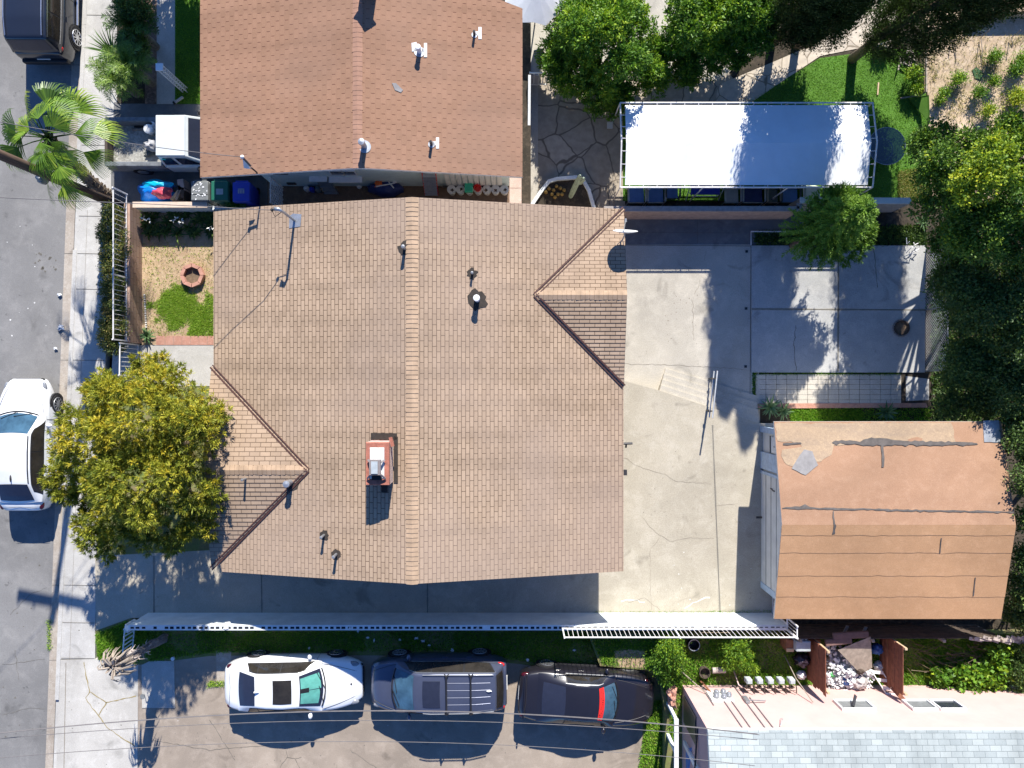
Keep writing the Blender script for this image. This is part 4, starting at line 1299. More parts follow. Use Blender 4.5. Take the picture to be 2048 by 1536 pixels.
for i, (x, z) in enumerate(((7.0, 1.18), (7.25, 1.22), (7.45, 1.1), (7.08, .92), (7.33, .86))):
    mb = MB(); mb.cyl((x, -10.77, z), (x, -10.67, z), .095, .095, 14); mb.lathe((x, -10.67, z), [(.01, 0)], 4)
    mb.blob((x, -10.66, z), (.085, .06, .085), 0, 1); mb.build('electric_meter', M['lamp_clear'], mbx, True)
mb = MB(); mb.beam((6.1, -11.3, 2.2), (6.0, -13, 2.2), .05, .05); mb.box((6.11, -11.5, 1.2), (.06, .9, 1.6), 0, 0); mb.build('side_door', M['dark_metal'], ph)
mb = MB(); mb.box((6.09, -12.6, 1.5), (.10, .16, 1.9), 0, 0); mb.build('downpipe', M['white_paint'], ph)

# gas meters in a row, each a thing of its own
mb = MB()
gm0 = None
where = ['nearest the pipes and conduits', 'second from the conduits', 'in the middle of the row', 'second from the trash pen', 'nearest the trash pen']
for i in range(5):
    x = 8.20 + i * .365; y = -10.42
    if gm0 is None:
        gm0 = thing('gas_meter', 'x', 'gas meter', (x, y, .75), 'gas meters along the pink wall')
        mb = MB(); mb.box((x, y + .08, .80), (.20, .16, .30)); mb.box((x, y + .08, .965), (.16, .13, .04)); mb.build('meter_body', M['meter'], gm0, bevel=.025)
        mb = MB(); mb.cyl((x, y + .17, .82), (x, y + .18, .82), .06, .06, 12); mb.build('dial', M['white_paint'], gm0)
        mb = MB(); mb.tube([(x - .1, y, .98), (x - .1, y - .14, .96), (x - .12, y - .2, .62)], .02, 6); mb.tube([(x + .1, y, .98), (x + .13, y - .12, .95), (x + .15, y - .3, .9)], .02, 6)
        mb.blob((x + .02, y - .16, .78), (.09, .06, .09), 0, 1); mb.build('pipework', M['wood_dark'], gm0)
        gm0['label'] = 'small grey gas meter on the pink wall, ' + where[0]
    else:
        dup(gm0, (x, y, .75), 0, 'small grey gas meter on the pink wall, ' + where[i])
t = thing('gas_pipe', 'thin pink pipe running below the row of gas meters', 'pipe', (9, -10.66, .6))
mb = MB(); mb.tube([(7.9, -10.2, .02), (7.95, -10.6, .55), (8.05, -10.66, .62), (9.95, -10.66, .62)], .022, 7); mb.build('main_pipe', pm('pipe_pink', (.52, .38, .35), .7), t)
mb = MB(); mb.tube([(9.72, -9.75, .02), (9.85, -10.3, .75), (10.1, -10.76, 1.55)], .018, 6); mb.build('brace', M['wood_grey'], t)

for o_ in tops():
    if o_ not in before_pink: o_.location += V(-.13, .22, ZJ)
# ------------------------------------------------------------------ walls, fences and rails
def rail_fence(name, label, a, b, z0, z1, gap, parent_mat='white_metal', bar=0.02, posts=(), cat='fence', group=None, arch=False):
    """steel rail fence from a to b (xy) between heights z0 and z1"""
    a = Vector((a[0], a[1], 0)); b = Vector((b[0], b[1], 0)); L = (b - a).length
    t = thing(name, label, cat, (*(a.lerp(b, .5)).xy, z0), group)
    mt = M[parent_mat]
    for z, nm in ((z0 + .04, 'bottom_rail'), (z1 - .02, 'top_rail')):
        mb = MB(); mb.beam(a + V(0, 0, z), b + V(0, 0, z), .035, .035); mb.build(nm, mt, t)
    mb = MB(); n = int(L / gap)
    for i in range(1, n):
        p = a.lerp(b, i / n) + V(random.gauss(0, .003), random.gauss(0, .003), 0)
        mb.cyl(p + V(0, 0, z0 + .04), p + V(random.gauss(0, .008), random.gauss(0, .008), z1 - .02), bar / 2, bar / 2, 5)
    mb.build('bars', mt, t)
    for f in list(posts) + [0, 1]:
        p = a.lerp(b, f); mb = MB(); mb.box((p.x, p.y, (z0 + z1) / 2 + .01), (.045, .045, z1 - z0 + .06)); mb.build('post', mt, t)
    return t


def wall(name, label, pts, z0, z1, th, mat, uv=None, capm=None, caph=.06, capw=.04):
    t = thing(name, label, 'wall', (pts[0][0], pts[0][1], z0))
    mb = MB()
    for i in range(len(pts) - 1):
        a = Vector((*pts[i], 0)); b = Vector((*pts[i + 1], 0)); d = (b - a).normalized(); n = V(-d.y, d.x, 0) * th / 2
        mb.prism([(q.x, q.y) for q in (a + n, b + n, b - n, a - n)], z0, z1)
    mb.build('wall_body', mat, t, uvf=uv)
    if capm:
        mb = MB()
        for i in range(len(pts) - 1):
            a = Vector((*pts[i], 0)); b = Vector((*pts[i + 1], 0)); d = (b - a).normalized(); n = V(-d.y, d.x, 0) * (th / 2 + capw)
            mb.prism([(q.x, q.y) for q in (a + n, b + n, b - n, a - n)], z1 + .002, z1 + caph)
        mb.build('cap', capm, t)
    return t


wall('block_wall', 'low tan block wall along the front yard under white rails', [(-13.40, 6.3), (-13.40, 1.45)], 0, .80, .20, M['wall_block_pink'], uv=lambda x, y, z: (y + x, z + 10), capm=M['block_pink'], caph=.03, capw=.0)
rail_fence('rail_fence', 'white steel rail fence standing on the front yard block wall', (-13.40, 6.6), (-13.40, 1.50), .84, 1.72, .165, posts=(.57,))
rail_fence('gate', 'short white steel gate beside the front walk near the yellow tree', (-13.40, 1.40), (-13.42, .30), .06, 1.3, .15, cat='gate')
wall('garden_wall', 'cream capped wall between the tarp heap and the front yard', [(-13.2, 6.24), (-10.60, 6.24)], 0, .80, .16, M['block_white'], capm=M['cap_cream'], caph=.05, capw=.02)
wall('garden_wall', 'low pale wall below the green and blue bins', [(-10.55, 6.20), (-7.4, 5.95)], 0, .55, .14, M['block_white'])
wall('rear_wall', 'long grey wall behind the chairs under the white canopy', [(3.2, 6.10), (10.0, 6.10), (10.0, 6.30)], -.5, .80, .18, M['block_pink'], capm=M['block_grey'], caph=.05, capw=.0)
wall('rear_wall', 'short white topped wall beside the bright green conifer', [(10.0, 6.38), (13.85, 6.36)], -.5, .85, .19, M['block_grey'], capm=M['stucco_white'], caph=.06, capw=.01)

# long hollow block wall on the driveway
t = thing('block_wall', 'long white block wall with open cells along its top between driveway and cars', 'wall', (-2, -8.31, 0))
mb = MB(); mb.prism([(-13.08, -8.40), (9.38, -8.40), (9.38, -8.22), (-13.08, -8.22)], 0, 1.345); mb.build('wall_body', M['block_white'], t, uvf=lambda x, y, z: (x, z))
mb = MB(); x = -13.06
while x < 9.2:
    for dx in (.035, .215):
        if random.random() < .93: mb.box((x + dx + .075, -8.313, 1.3445), (.135 * random.uniform(.8, 1), .085 * random.uniform(.75, 1), .007))
    x += .39
mb.build('cell_openings', M['hollow'], t)
mb = MB()
for (px_, w_) in ((452, .22), (1128, .2), (700, .08), (955, .1)):
    p = P(px_, 1252, 1.35); mb.blob((p.x, -8.33, 1.352), (w_ / 2, .05, .02), .3, int(px_), 12, 6)
mb.build('mortar_splash', M['repair'], t)
mb = MB(); mb.slab([(-13.06, -8.28, 1.34), (-13.5, -8.75, .62), (-13.62, -8.66, .62), (-13.2, -8.2, 1.34)], .6); mb.build('end_wing', M['block_white'], t)
rail_fence('rail_fence', 'white steel rail fence on the block wall beside the weeds', (1.72, -8.31), (9.30, -8.31), 1.38, 2.30, .155, posts=(.5,))
rail_fence('rail_fence', 'white steel rail gate between the shed and the block wall', (9.33, -6.95), (9.33, -8.15), .1, 1.5, .15, cat='gate')
rail_fence('rail_fence', 'short return of white rails on the wall at the shed corner', (9.36, -7.95), (9.36, -8.34), 1.38, 2.28, .13)
rail_fence('slat_fence', 'low blue grey slatted fence panel beside the dead log', (-13.52, -8.55), (-13.60, -9.55), .05, .78, .13, 'block_white', bar=.05)

# board fence behind shed, coloured dark for shadow, broken end coloured pale for sun
t = thing('board_fence', 'horizontal board fence behind the shed, coloured dark for shadow, broken end pale for sun', 'fence', (13, -8.6, 0))
mb = MB()
for i in range(8):
    z = .1 + i * .185
    mb.box((13.1 + random.uniform(-.1, .1), -8.62 + random.gauss(0, .012), z), (7.0, .025, .165), random.gauss(0, .002))
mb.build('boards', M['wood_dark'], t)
for x in (9.75, 12.2, 14.6, 16.6):
    mb = MB(); mb.box((x, -8.68, .8), (.09, .09, 1.6)); mb.build('post', M['wood_grey'], t)
mb = MB()
for i in range(16):
    x = 15.5 + i * .16
    mb.beam((x, -8.55 - random.uniform(0, .1), 1.5 + random.uniform(-.1, .05)), (x + random.uniform(.5, 1.0), -8.75 - i * .012, 1.35 + random.uniform(-.1, .1)), .11, .02)
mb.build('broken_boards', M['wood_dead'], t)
for i, (x, y) in enumerate(((1690, 1262), (1727, 1264))):
    a = P(x - 5, y + 10, 1.0); b2 = P(x + 5, y - 10, 1.25)
    mb = MB(); mb.beam(a, b2, .10, .03); tag(mb.build('plank', M['wood_grey'], loc=a), ('left' if i == 0 else 'right') + ' of two short grey planks leaning on the dark board fence', 'plank', 'planks on the board fence')

# chain link fence right of the patio slab
def chain_link(name, label, a, b, z0, z1, mat, s=.11, r=.008, cat='fence'):
    a = Vector((*a, 0)); b = Vector((*b, 0)); L = (b - a).length; d = (b - a) / L; H_ = z1 - z0
    t = thing(name, label, cat, (*a.lerp(b, .5).xy, z0))
    mb = MB()
    u = -H_
    while u < L:
        for sg in (1, -1):
            p0, p1 = (u, 0.0), (u + H_, H_)
            if p0[0] < 0: p0 = (0.0, -u)
            if p1[0] > L: p1 = (L, L - u)
            if sg < 0: p0, p1 = (L - p0[0], p0[1]), (L - p1[0], p1[1])
            if abs(p1[0] - p0[0]) > .02:
                mb.beam(a + d * p0[0] + V(0, 0, z0 + p0[1]), a + d * p1[0] + V(0, 0, z0 + p1[1]), r, r)
        u += s
    mb.build('mesh', mat, t)
    for f in (0, .5, 1):
        p = a.lerp(b, f); mb = MB(); mb.cyl(p + V(0, 0, z0 - .1), p + V(0, 0, z1 + .05), .025, .025, 8); mb.build('post', mat, t)
    mb = MB(); mb.cyl(a + V(0, 0, z1), b + V(0, 0, z1), .02, .02, 7); mb.build('top_rail', mat, t)
    return t


chain_link('chain_link_fence', 'grey chain link fence along the dark trees beside the patio slab', (15.1, P(0, 498, ZP).y), (15.1, P(0, 742, ZP).y), ZP, .95, M['galv'])
chain_link('chain_link_gate', 'grey chain link gate across the narrow side yard beyond the blue bin', (-8.05, 6.05), (-8.05, 6.9), ZT, 1.9, M['white_metal'], .17, .014, 'gate')

ZT = ZY
# tan wall in the top right corner and the wooden bed edge
mb = MB(); a = P(1945, 24, .0); mb.prism([(a.x, a.y), (a.x + 9, a.y + .1), (a.x + 9, a.y + .5), (a.x, a.y + .4)], -.8, .02)
t = thing('garden_wall', 'tan boundary wall beyond the vegetable garden', 'wall', (a.x, a.y, ZY)); mb.build('wall_body', M['wood_light'], t)
t = thing('bed_edge', 'upright brown boards edging the vegetable garden beside the lawn', 'fence', P(1840, 150, ZT))
a = P(1832, 115, ZT); b2 = P(1832, 195, ZT)
mb = MB(); mb.box((a.x + .02, (a.y + b2.y) / 2, ZT + .26), (.04, a.y - b2.y, .56)); mb.build('boards', M['wood_light'], t)
mb = MB(); mb.box((a.x + .045, (a.y + b2.y) / 2, ZT + .30), (.05, a.y - b2.y + .06, .60)); mb.beam(b2 + V(0, 0, .2), b2 + V(-.6, -.05, .06), .05, .03); mb.build('frame', M['wood_grey'], t)

# handrail on the steps
t = thing('handrail', 'grey double pipe handrail beside the patio steps', 'handrail', P(1425, 790, .3))
a = P(1435, 742, .55); b2 = P(1425, 836, .95)
for k, nm in ((0, 'top_rail'), (.42, 'lower_rail')):
    mb = MB(); mb.cyl(a - V(0, 0, k), b2 - V(0, 0, k), .028, .028, 8); mb.build(nm, M['galv'], t)
for f in (.16, .86):
    q = a.lerp(b2, f); mb = MB(); mb.cyl((q.x, q.y, ZP), q, .024, .024, 8); mb.box((q.x, q.y, q.z - .5), (.10, .10, .03)); mb.build('post', M['dark_metal'], t)

# ------------------------------------------------------------------ vehicles
M['glass_dark'] = pm('glass_dark', (0.022, 0.026, 0.045), 0.05, var=0.1, spec=0.6)
M['glass_blue'] = pm('glass_blue', (0.045, 0.10, 0.15), 0.05, var=0.5, scale=1.6, spec=0.6)
M['glass_brown'] = pm('glass_brown', (0.025, 0.022, 0.018), 0.05, var=0.4, scale=2.5, spec=0.6)
M['trim_black'] = pm('trim_black', (0.015, 0.015, 0.017), 0.5)


def smooth_interp(us, vals, n=240, k=17):
    g = np.linspace(0, 1, n); f = np.interp(g, us, vals)
    pad = k // 2
    fp = np.concatenate([2 * f[0] - f[1:pad + 1][::-1], f, 2 * f[-1] - f[-pad - 1:-1][::-1]])
    w = np.hanning(k + 2)[1:-1]; w /= w.sum()
    return g, np.convolve(fp, w, 'valid')


class Car:
    def __init__(s, name, label, cat, L, W, deck, green, paint, zb=(0.95, 1.0), wheel=(1.38, -1.36), wr=0.33, nose=0.66, tail=0.72, nexp=4.2, bow=0.14, ground=0.2):
        s.t = thing(name, label, cat); s.L, s.W, s.deck, s.paint = L, W, deck, M[paint]
        s.wheel, s.wr, s.zbv = wheel, wr, zb
        s.nose, s.tail, s.nexp, s.bow, s.ground = nose, tail, nexp, bow, ground
        us = [g[0] for g in green]
        s.gx = smooth_interp(us, [g[1] for g in green]); s.gz = smooth_interp(us, [g[2] for g in green]); s.gw = smooth_interp(us, [g[3] for g in green])
        s.green = green
        s.body()

    def hw(s, x):
        t = x / (s.L / 2)
        k = (1 - s.nose) * abs(t) ** s.nexp if t > 0 else (1 - s.tail) * abs(t) ** (s.nexp + .6)
        if abs(t) > .97: k += (abs(t) - .97) / .03 * .05
        return s.W / 2 * (1 - k)

    def zd(s, x):
        xs = [d[0] for d in s.deck]; zs_ = [d[1] for d in s.deck]
        return float(np.interp(x, xs, zs_))

    def belt(s, x):
        return float(np.interp(x, [-s.L / 2, s.L / 2], [s.zbv[1], s.zbv[0]]))

    def body(s):
        mb = MB(); xs = list(np.linspace(-s.L / 2 + .05, s.L / 2 - .05, 30)); xs = [-s.L / 2] + xs + [s.L / 2]
        rings = []
        for x in xs:
            h = s.hw(x); z = s.zd(x); g = s.ground + (.10 * (abs(x) / (s.L / 2)) ** 6)
            half = [(.90 * h, g), (.985 * h, g + .14), (h, g + .34), (.99 * h, z - .16), (.955 * h, z - .05), (.87 * h, z - .005), (.6 * h, z + .02), (.3 * h, z + .032), (0, z + .036)]
            ring = half + [(-a, b) for a, b in half[:-1][::-1]]
            rings.append([(x, a, b) for a, b in ring])
        n = len(rings[0]); vs = [p for r in rings for p in r]; fs = []
        for i in range(len(rings) - 1):
            for k in range(n):
                k2 = (k + 1) % n
                fs.append((i * n + k, i * n + k2, (i + 1) * n + k2, (i + 1) * n + k))
        fs.append(tuple(range(n))[::-1]); fs.append(tuple((len(rings) - 1) * n + k for k in range(n)))
        mb.mesh(vs, [f[::-1] for f in fs])
        s.body_o = mb.build('body', s.paint, s.t, True)
        # greenhouse shell
        s.panel('roof', s.paint, 0, 1, -1, 1, 0.0, 60, 40, s.t)

    def S(s, u, v):
        x = float(np.interp(u, *s.gx)); z = float(np.interp(u, *s.gz)); w = float(np.interp(u, *s.gw))
        cr = .045 * (1 if u < .9 else (1 - u) * 10)
        bow = s.bow * max(0, 1 - u / .28) + .03
        bowr = s.bow * .6 * max(0, (u - .72) / .28)
        k = min(1, abs(v) / .62)
        x += (bow - bowr) * (1 - k * k) - bow * .5 + bowr * .3
        if abs(v) <= .62:
            return Vector((x, w * v / .62, z + cr * (1 - k * k)))
        q = (abs(v) - .62) / .38; sg = 1 if v > 0 else -1
        hb = s.hw(x) * .965; zb = min(s.belt(x), z)
        y = w + (hb - w) * q + .025 * math.sin(math.pi * q)
        if q > .999: zb -= .06
        return Vector((x, sg * y, z + (zb - z) * q))

    def nrm(s, u, v):
        e = .004
        u0, u1 = max(0, u - e), min(1, u + e); v0, v1 = max(-1, v - e), min(1, v + e)
        n = (s.S(u1, v) - s.S(u0, v)).cross(s.S(u, v1) - s.S(u, v0))
        if n.length < 1e-9: return V(0, 0, 1)
        n.normalize()
        return n if n.z >= 0 else -n

    def panel(s, name, mat, u0, u1, v0, v1, off, nu, nv, parent, skew0=0.0, skew1=0.0):
        """a sheet on the greenhouse; skew shifts the u ends along v"""
        mb = MB(); vs = []
        for i in range(nu + 1):
            for j in range(nv + 1):
                b = j / nv; a = i / nu
                ua = u0 + skew0 * b; ub = u1 + skew1 * b
                u = ua + (ub - ua) * a; v = v0 + (v1 - v0) * b
                vs.append(s.S(u, v) + s.nrm(u, v) * off)
        fs = [(i * (nv + 1) + j, i * (nv + 1) + j + 1, (i + 1) * (nv + 1) + j + 1, (i + 1) * (nv + 1) + j) for i in range(nu) for j in range(nv)]
        if (vs[1] - vs[0]).cross(vs[nv + 1] - vs[0]).dot(s.nrm(u0, (v0 + v1) / 2)) < 0: fs = [f[::-1] for f in fs]
        mb.mesh(vs, fs)
        return mb.build(name, mat, parent, True)

    def glazing(s, front='glass_blue', rear='glass_dark', side='glass_dark', uf=(.03, .245), ur=(.75, .965), us=(.17, .84), split=(.5,), v=.56, skf=.0, skr=.0, frame=None):
        s.panel('windshield', M[front], uf[0], uf[1], -v, v, .010, 14, 16, s.t)
        s.panel('rear_window', M[rear], ur[0], ur[1], -v, v, .010, 14, 16, s.t)
        for sg in (1, -1):
            s.panel('window_band', M['trim_black'], us[0] - .012, us[1] + .012, sg * .655, sg * .945, .006, 20, 6, s.t, skew0=-skf, skew1=skr)
            e = [us[0]] + list(split) + [us[1]]
            for i in range(len(e) - 1):
                a, b = e[i] + (.005 if i else 0), e[i + 1] - (.005 if i < len(e) - 2 else 0)
                s.panel('side_window', M[side], a, b, sg * .68, sg * .92, .012, 10, 6, s.t, skew0=(-skf if i == 0 else 0), skew1=(skr if i == len(e) - 2 else 0))
            if frame:
                for vv in (.655, .945):
                    s.panel('window_trim', M[frame], us[0] - .02, us[1] + .02, sg * vv, sg * (vv + .018), .012, 20, 1, s.t)

    def wheels(s, rim='chrome', tw=.20):
        for x in s.wheel:
            for sg in (1, -1):
                y = sg * (s.hw(x) + .012); r = s.wr
                mb = MB(); mb.cyl((x, y - sg * .02 - sg * .06, r), (x, y - sg * .008, r), r + .065, r + .065, 22); mb.build('wheel_arch', M['trim_black'], s.t)
                mb = MB(); mb.cyl((x, y - sg * tw, r), (x, y + sg * .012, r), r, r * .97, 22); w = mb.build('wheel', M['rubber'], s.t)
                mb = MB()
                for k in range(10):
                    a = 6.283 * k / 10
                    mb.beam((x + .05 * math.cos(a), y + sg * .02, r + .05 * math.sin(a)), (x + r * .68 * math.cos(a), y + sg * .018, r + r * .68 * math.sin(a)), .035, .015, up=(0, 1, 0))
                mb.tube([(x + r * .7 * math.cos(6.283 * k / 20), y + sg * .016, r + r * .7 * math.sin(6.283 * k / 20)) for k in range(21)], .016, 5)
                mb.cyl((x, y, r), (x, y + sg * .028, r), .06, .05, 10)
                mb.build('rim', M[rim], w)

    def mirrors(s, u=.2, mat=None, dx=.0):
        x = float(np.interp(u, *s.gx)) + dx
        for sg in (1, -1):
            y = sg * (s.hw(x) + .09); z = s.belt(x) + .04
            mb = MB(); mb.blob((x, y, z), (.075, .11, .075), .05, 2, 12, 8); mb.beam((x, y, z - .03), (x + .03, sg * (s.hw(x) - .06), z - .05), .07, .04)
            mb.build('mirror', mat or s.paint, s.t, True)

    def lights(s, zf=.66, zr=.86, head='lamp_clear', lf=.30, lr=.2, tail='tail_dark'):
        for sg in (1, -1):
            x = s.L / 2 - .34; mb = MB()
            mb.blob((x, sg * s.hw(x) * .86, zf + .04), (lf * .8, .10, .07), 0, 1); mb.build('headlight', M[head], s.t, True)
            x = -s.L / 2 + .23; mb = MB()
            mb.blob((x, sg * s.hw(x) * .875, zr), (lr, .10, .075), 0, 1); mb.build('taillight', M[tail], s.t, True)
        mb = MB(); mb.box((s.L / 2 - .02, 0, .45), (.08, s.W * .5, .16)); mb.build('grille', M['trim_black'], s.t, bevel=.02)
        mb = MB(); mb.box((-s.L / 2 - .005, 0, .72), (.03, .46, .13)); mb.build('licence_plate', M['plastic_white'], s.t)

    def seams(s, cowl, front, mat='trim_black', k0=.80, k1=.62, trunk=None):
        mb = MB()
        for sg in (1, -1):
            pts = []
            for i in range(9):
                x = cowl + (front - cowl) * i / 8; h = s.hw(x) * (k0 + (k1 - k0) * i / 8)
                pts.append((x, sg * h, s.zd(x) + .012 + .010 * (1 - abs(k0 - .3)) ))
            mb.tube(pts, .007, 4)
        if trunk:
            x = trunk; mb.tube([(x - .05 * abs(f), f * s.hw(x) * .8, s.zd(x) + .02 + .016 * (1 - abs(f))) for f in (-1, -.5, 0, .5, 1)], .006, 4)
        for sg in (1, -1):
            for x in (s.wheel[0] - .52, -.25):
                pts = [(x, sg * (s.hw(x) + .002), .35), (x, sg * (s.hw(x) + .004), .6), (x, sg * (s.hw(x) * .99 + .003), s.zd(x) - .15), (x, sg * (s.hw(x) * .96), s.zd(x) - .05)]
                mb.tube(pts, .006, 4)
        mb.build('panel_gaps', M[mat], s.t)
        mb = MB()
        for sg in (1, -1):
            for x in (-.15, -.98):
                mb.beam((x, sg * (s.hw(x) + .012), s.zd(x) - .17), (x - .18, sg * (s.hw(x) + .012), s.zd(x) - .17), .03, .025)
        mb.build('door_handles', s.paint, s.t)

    def wipers(s, x, y=.6, z=None):
        mb = MB()
        for a, b in ((-.5, .1), (.0, .6)):
            p0 = s.S(.02, a * .8) + V(.02, 0, .03); p1 = s.S(.07, b * .8) + s.nrm(.07, b * .8) * .03
            mb.beam(p0, p1, .02, .012)
        pts = [s.S(.012, v) + s.nrm(.02, v) * .012 for v in np.linspace(-.56, .56, 15)]
        mb.tube(pts, .022, 5)
        mb.build('wipers', M['trim_black'], s.t)

    def place(s, x, y, z, rot):
        s.t.location = (x, y, z); s.t.rotation_euler = (0, 0, rot)


SED = [(-2.4, .80), (-2.2, .97), (-1.7, 1.03), (-.5, .98), (1.0, .97), (1.6, .88), (2.1, .76), (2.4, .60)]
# white sedan on the lot
c = Car('parked_car', 'white sedan with a teal sunshade in its windshield, parked on the lot', 'car', 4.75, 1.86, SED,
        [(0, 1.13, .98, .74), (.25, .36, 1.38, .56), (.45, -.2, 1.45, .575), (.62, -.75, 1.43, .56), (.74, -1.12, 1.36, .545), (1, -1.85, 1.05, .66)], 'paint_white', (.93, 1.0))
c.glazing('glass_dark', 'glass_dark', 'glass_brown', us=(.19, .82), split=(.47, .72), skf=.11, skr=.05); c.wheels(); c.mirrors(.16); c.lights(.66, .88, lr=.14); c.seams(1.05, 2.2, k0=.86, k1=.6, trunk=-2.12); c.wipers(1.1)
c.panel('sunroof', M['glass_brown'], .335, .545, -.44, .44, .012, 8, 8, c.t)
for v0, v1 in ((-.46, -.01), (.01, .46)): c.panel('sunshade', M['sunshade'], .06 if v0 < 0 else .05, .235, v0, v1, .014, 8, 8, c.t)
c.panel('dashboard_camera', M['black'], .16, .243, -.07, .09, .017, 4, 4, c.t)
p_ = c.S(.70, .02); mb = MB(); mb.beam(p_ + V(0, 0, .02), p_ + V(-.16, 0, .05), .03, .05); mb.build('roof_antenna', M['plastic_white'], c.t)
mb = MB(); mb.cyl((2.02, 0, c.zd(2.02) + .03), (2.02, 0, c.zd(2.02) + .045), .035, .035, 12); mb.build('badge', M['dark_metal'], c.t)
c.place(-7.62, -10.47, 0, math.radians(.5))
# grey suv
c = Car('parked_car', 'blue grey wagon with two roof crossbars between white sedan and black coupe', 'car', 4.75, 1.90,
        [(-2.4, .95), (-2.25, 1.08), (-1.5, 1.08), (.5, 1.04), (1.45, 1.05), (1.9, .98), (2.25, .86), (2.4, .66)],
        [(0, 1.52, 1.08, .76), (.26, .72, 1.58, .64), (.42, .2, 1.66, .66), (.66, -1.3, 1.66, .645), (.84, -1.98, 1.58, .61), (1, -2.27, 1.12, .70)], 'paint_grey', (1.0, 1.06), (1.42, -1.42), .35, nose=.70, tail=.78)
c.glazing('glass_blue', 'glass_brown', 'glass_brown', us=(.20, .84), ur=(.865, .975), split=(.42, .60), skf=.10, skr=-.06, frame='chrome'); c.wheels('grey_metal'); c.mirrors(.17); c.lights(.78, 1.0, lr=.17, tail='tail_red'); c.seams(1.4, 2.25, k0=.88, k1=.7); c.wipers(1.4)
c.panel('sunroof', M['glass_dark'], .345, .475, -.42, .42, .014, 8, 8, c.t)
mb = MB()
for f in (-.36, -.13, .10, .33):
    for u0, u1 in ((.515, .80),):
        pts = [c.S(u, f) + V(0, 0, .006) for u in np.linspace(u0, u1, 10)]
        mb.tube(pts, .012, 4)
mb.build('roof_ribs', M['paint_grey'], c.t)
for x in (-.36, -1.18):
    mb = MB(); mb.beam((x, -.66, 1.80), (x, .66, 1.80), .055, .03)
    for sg in (1, -1):
        mb.beam((x - .07, sg * .66, 1.66), (x, sg * .62, 1.80), .04, .04); mb.beam((x + .07, sg * .66, 1.66), (x, sg * .62, 1.80), .04, .04)
    mb.build('crossbar', M['trim_black'], c.t)
for sg in (1, -1):
    mb = MB(); mb.tube([c.S(u, sg * .615) + V(0, 0, .035) for u in np.linspace(.34, .83, 14)], .018, 5); mb.build('roof_rail', M['grey_metal'], c.t)
mb = MB(); mb.blob(c.S(.79, -.1) + V(0, 0, .03), (.09, .03, .04), .1, 2); mb.build('roof_antenna', M['plastic_white'], c.t)
c.place(-2.56, -10.45, 0, math.radians(180.5))
# black coupe
c = Car('parked_car', 'black coupe with a red banner across the top of its windshield', 'car', 4.72, 1.88,
        [(-2.4, .82), (-2.25, 1.0), (-1.6, 1.03), (-.3, .98), (.95, .98), (1.7, .92), (2.15, .82), (2.4, .62)],
        [(0, 1.02, .99, .76), (.24, .38, 1.29, .58), (.40, .0, 1.35, .59), (.56, -.45, 1.34, .58), (.66, -.72, 1.28, .57), (1, -1.75, 1.04, .66)], 'paint_black', (.95, 1.0), (1.45, -1.42), .35, nose=.66, tail=.74)
c.glazing('glass_blue', 'glass_dark', 'glass_brown', ur=(.68, .93), us=(.20, .66), split=(), skf=.10, skr=.02, frame='grey_metal'); c.wheels('chrome'); c.mirrors(.15); c.lights(.72, .9, head='tail_dark', lf=.14); c.seams(1.0, 2.2, mat='dark_metal', trunk=-2.1); c.wipers(1.0)
c.panel('windshield_banner', M['plastic_red'], .185, .25, -.57, .57, .016, 3, 16, c.t)
mb = MB()
R5 = random.Random(5)
for k in range(15):
    v = -.52 + 1.04 * k / 14; u = .218 + R5.uniform(-.016, .016)
    q = c.S(u, v) + c.nrm(u, v) * .020; mb.box(tuple(q), (.03 * R5.uniform(.5, 1.6), .022 * R5.uniform(.5, 1.3), .006), R5.uniform(-.8, .8))
mb.build('banner_marks', M['black'], c.t)
mb = MB()
for k in range(5):
    for sg in (1,):
        q = c.S(.72 + .022 * k, sg * .80); mb.beam(q + V(0, .015 * sg, .05), q + V(-.03, .03 * sg, -.06), .035, .02)
mb.build('window_louvres', M['grey_metal'], c.t)
mb = MB()
mb.tube([(-2.18, y, c.zd(-2.18) + .11 - .05 * (y / .8) ** 2) for y in np.linspace(-.75, .75, 11)], .03, 6)
for y in (-.7, .7): mb.cyl((-2.18, y, c.zd(-2.18) - .02), (-2.18, y, c.zd(-2.18) + .07), .03, .03, 6)
mb.build('spoiler', M['paint_black'], c.t)
for sg in (1, -1):
    mb = MB(); mb.box((0, sg * .93, .30), (2.1, .06, .04)); mb.build('side_skirt', M['trim_black'], c.t)
c.place(2.60, -10.92, 0, math.radians(-3.5))
# white sedan on the street
c = Car('parked_car', 'white sedan parked on the street half under the yellow green tree', 'car', 4.6, 1.86, SED,
        [(0, 1.12, 1.0, .76), (.25, .42, 1.40, .58), (.45, -.15, 1.47, .60), (.62, -.8, 1.45, .585), (.75, -1.32, 1.36, .56), (1, -1.98, 1.06, .66)], 'paint_white', (.93, 1.0), (1.40, -1.38), .34, nose=.64)
c.glazing('glass_blue', 'glass_dark', 'glass_brown', us=(.19, .84), split=(.46,), skf=.11, skr=.05); c.wheels('grey_metal'); c.mirrors(.16); c.lights(.66, .88); c.seams(1.05, 2.2, k0=.9, k1=.68, trunk=-2.15); c.wipers(1.1)
c.panel('roof_gutter', M['trim_black'], .27, .74, -.615, -.575, .010, 20, 2, c.t); c.panel('roof_gutter', M['trim_black'], .27, .74, .575, .615, .010, 20, 2, c.t)
p_ = c.S(.70, .0); mb = MB(); mb.blob(p_ + V(0, 0, .03), (.12, .025, .035), .05, 2); mb.build('roof_antenna', M['dark_metal'], c.t)
c.place(-17.10, -2.12, -.12, math.radians(90))
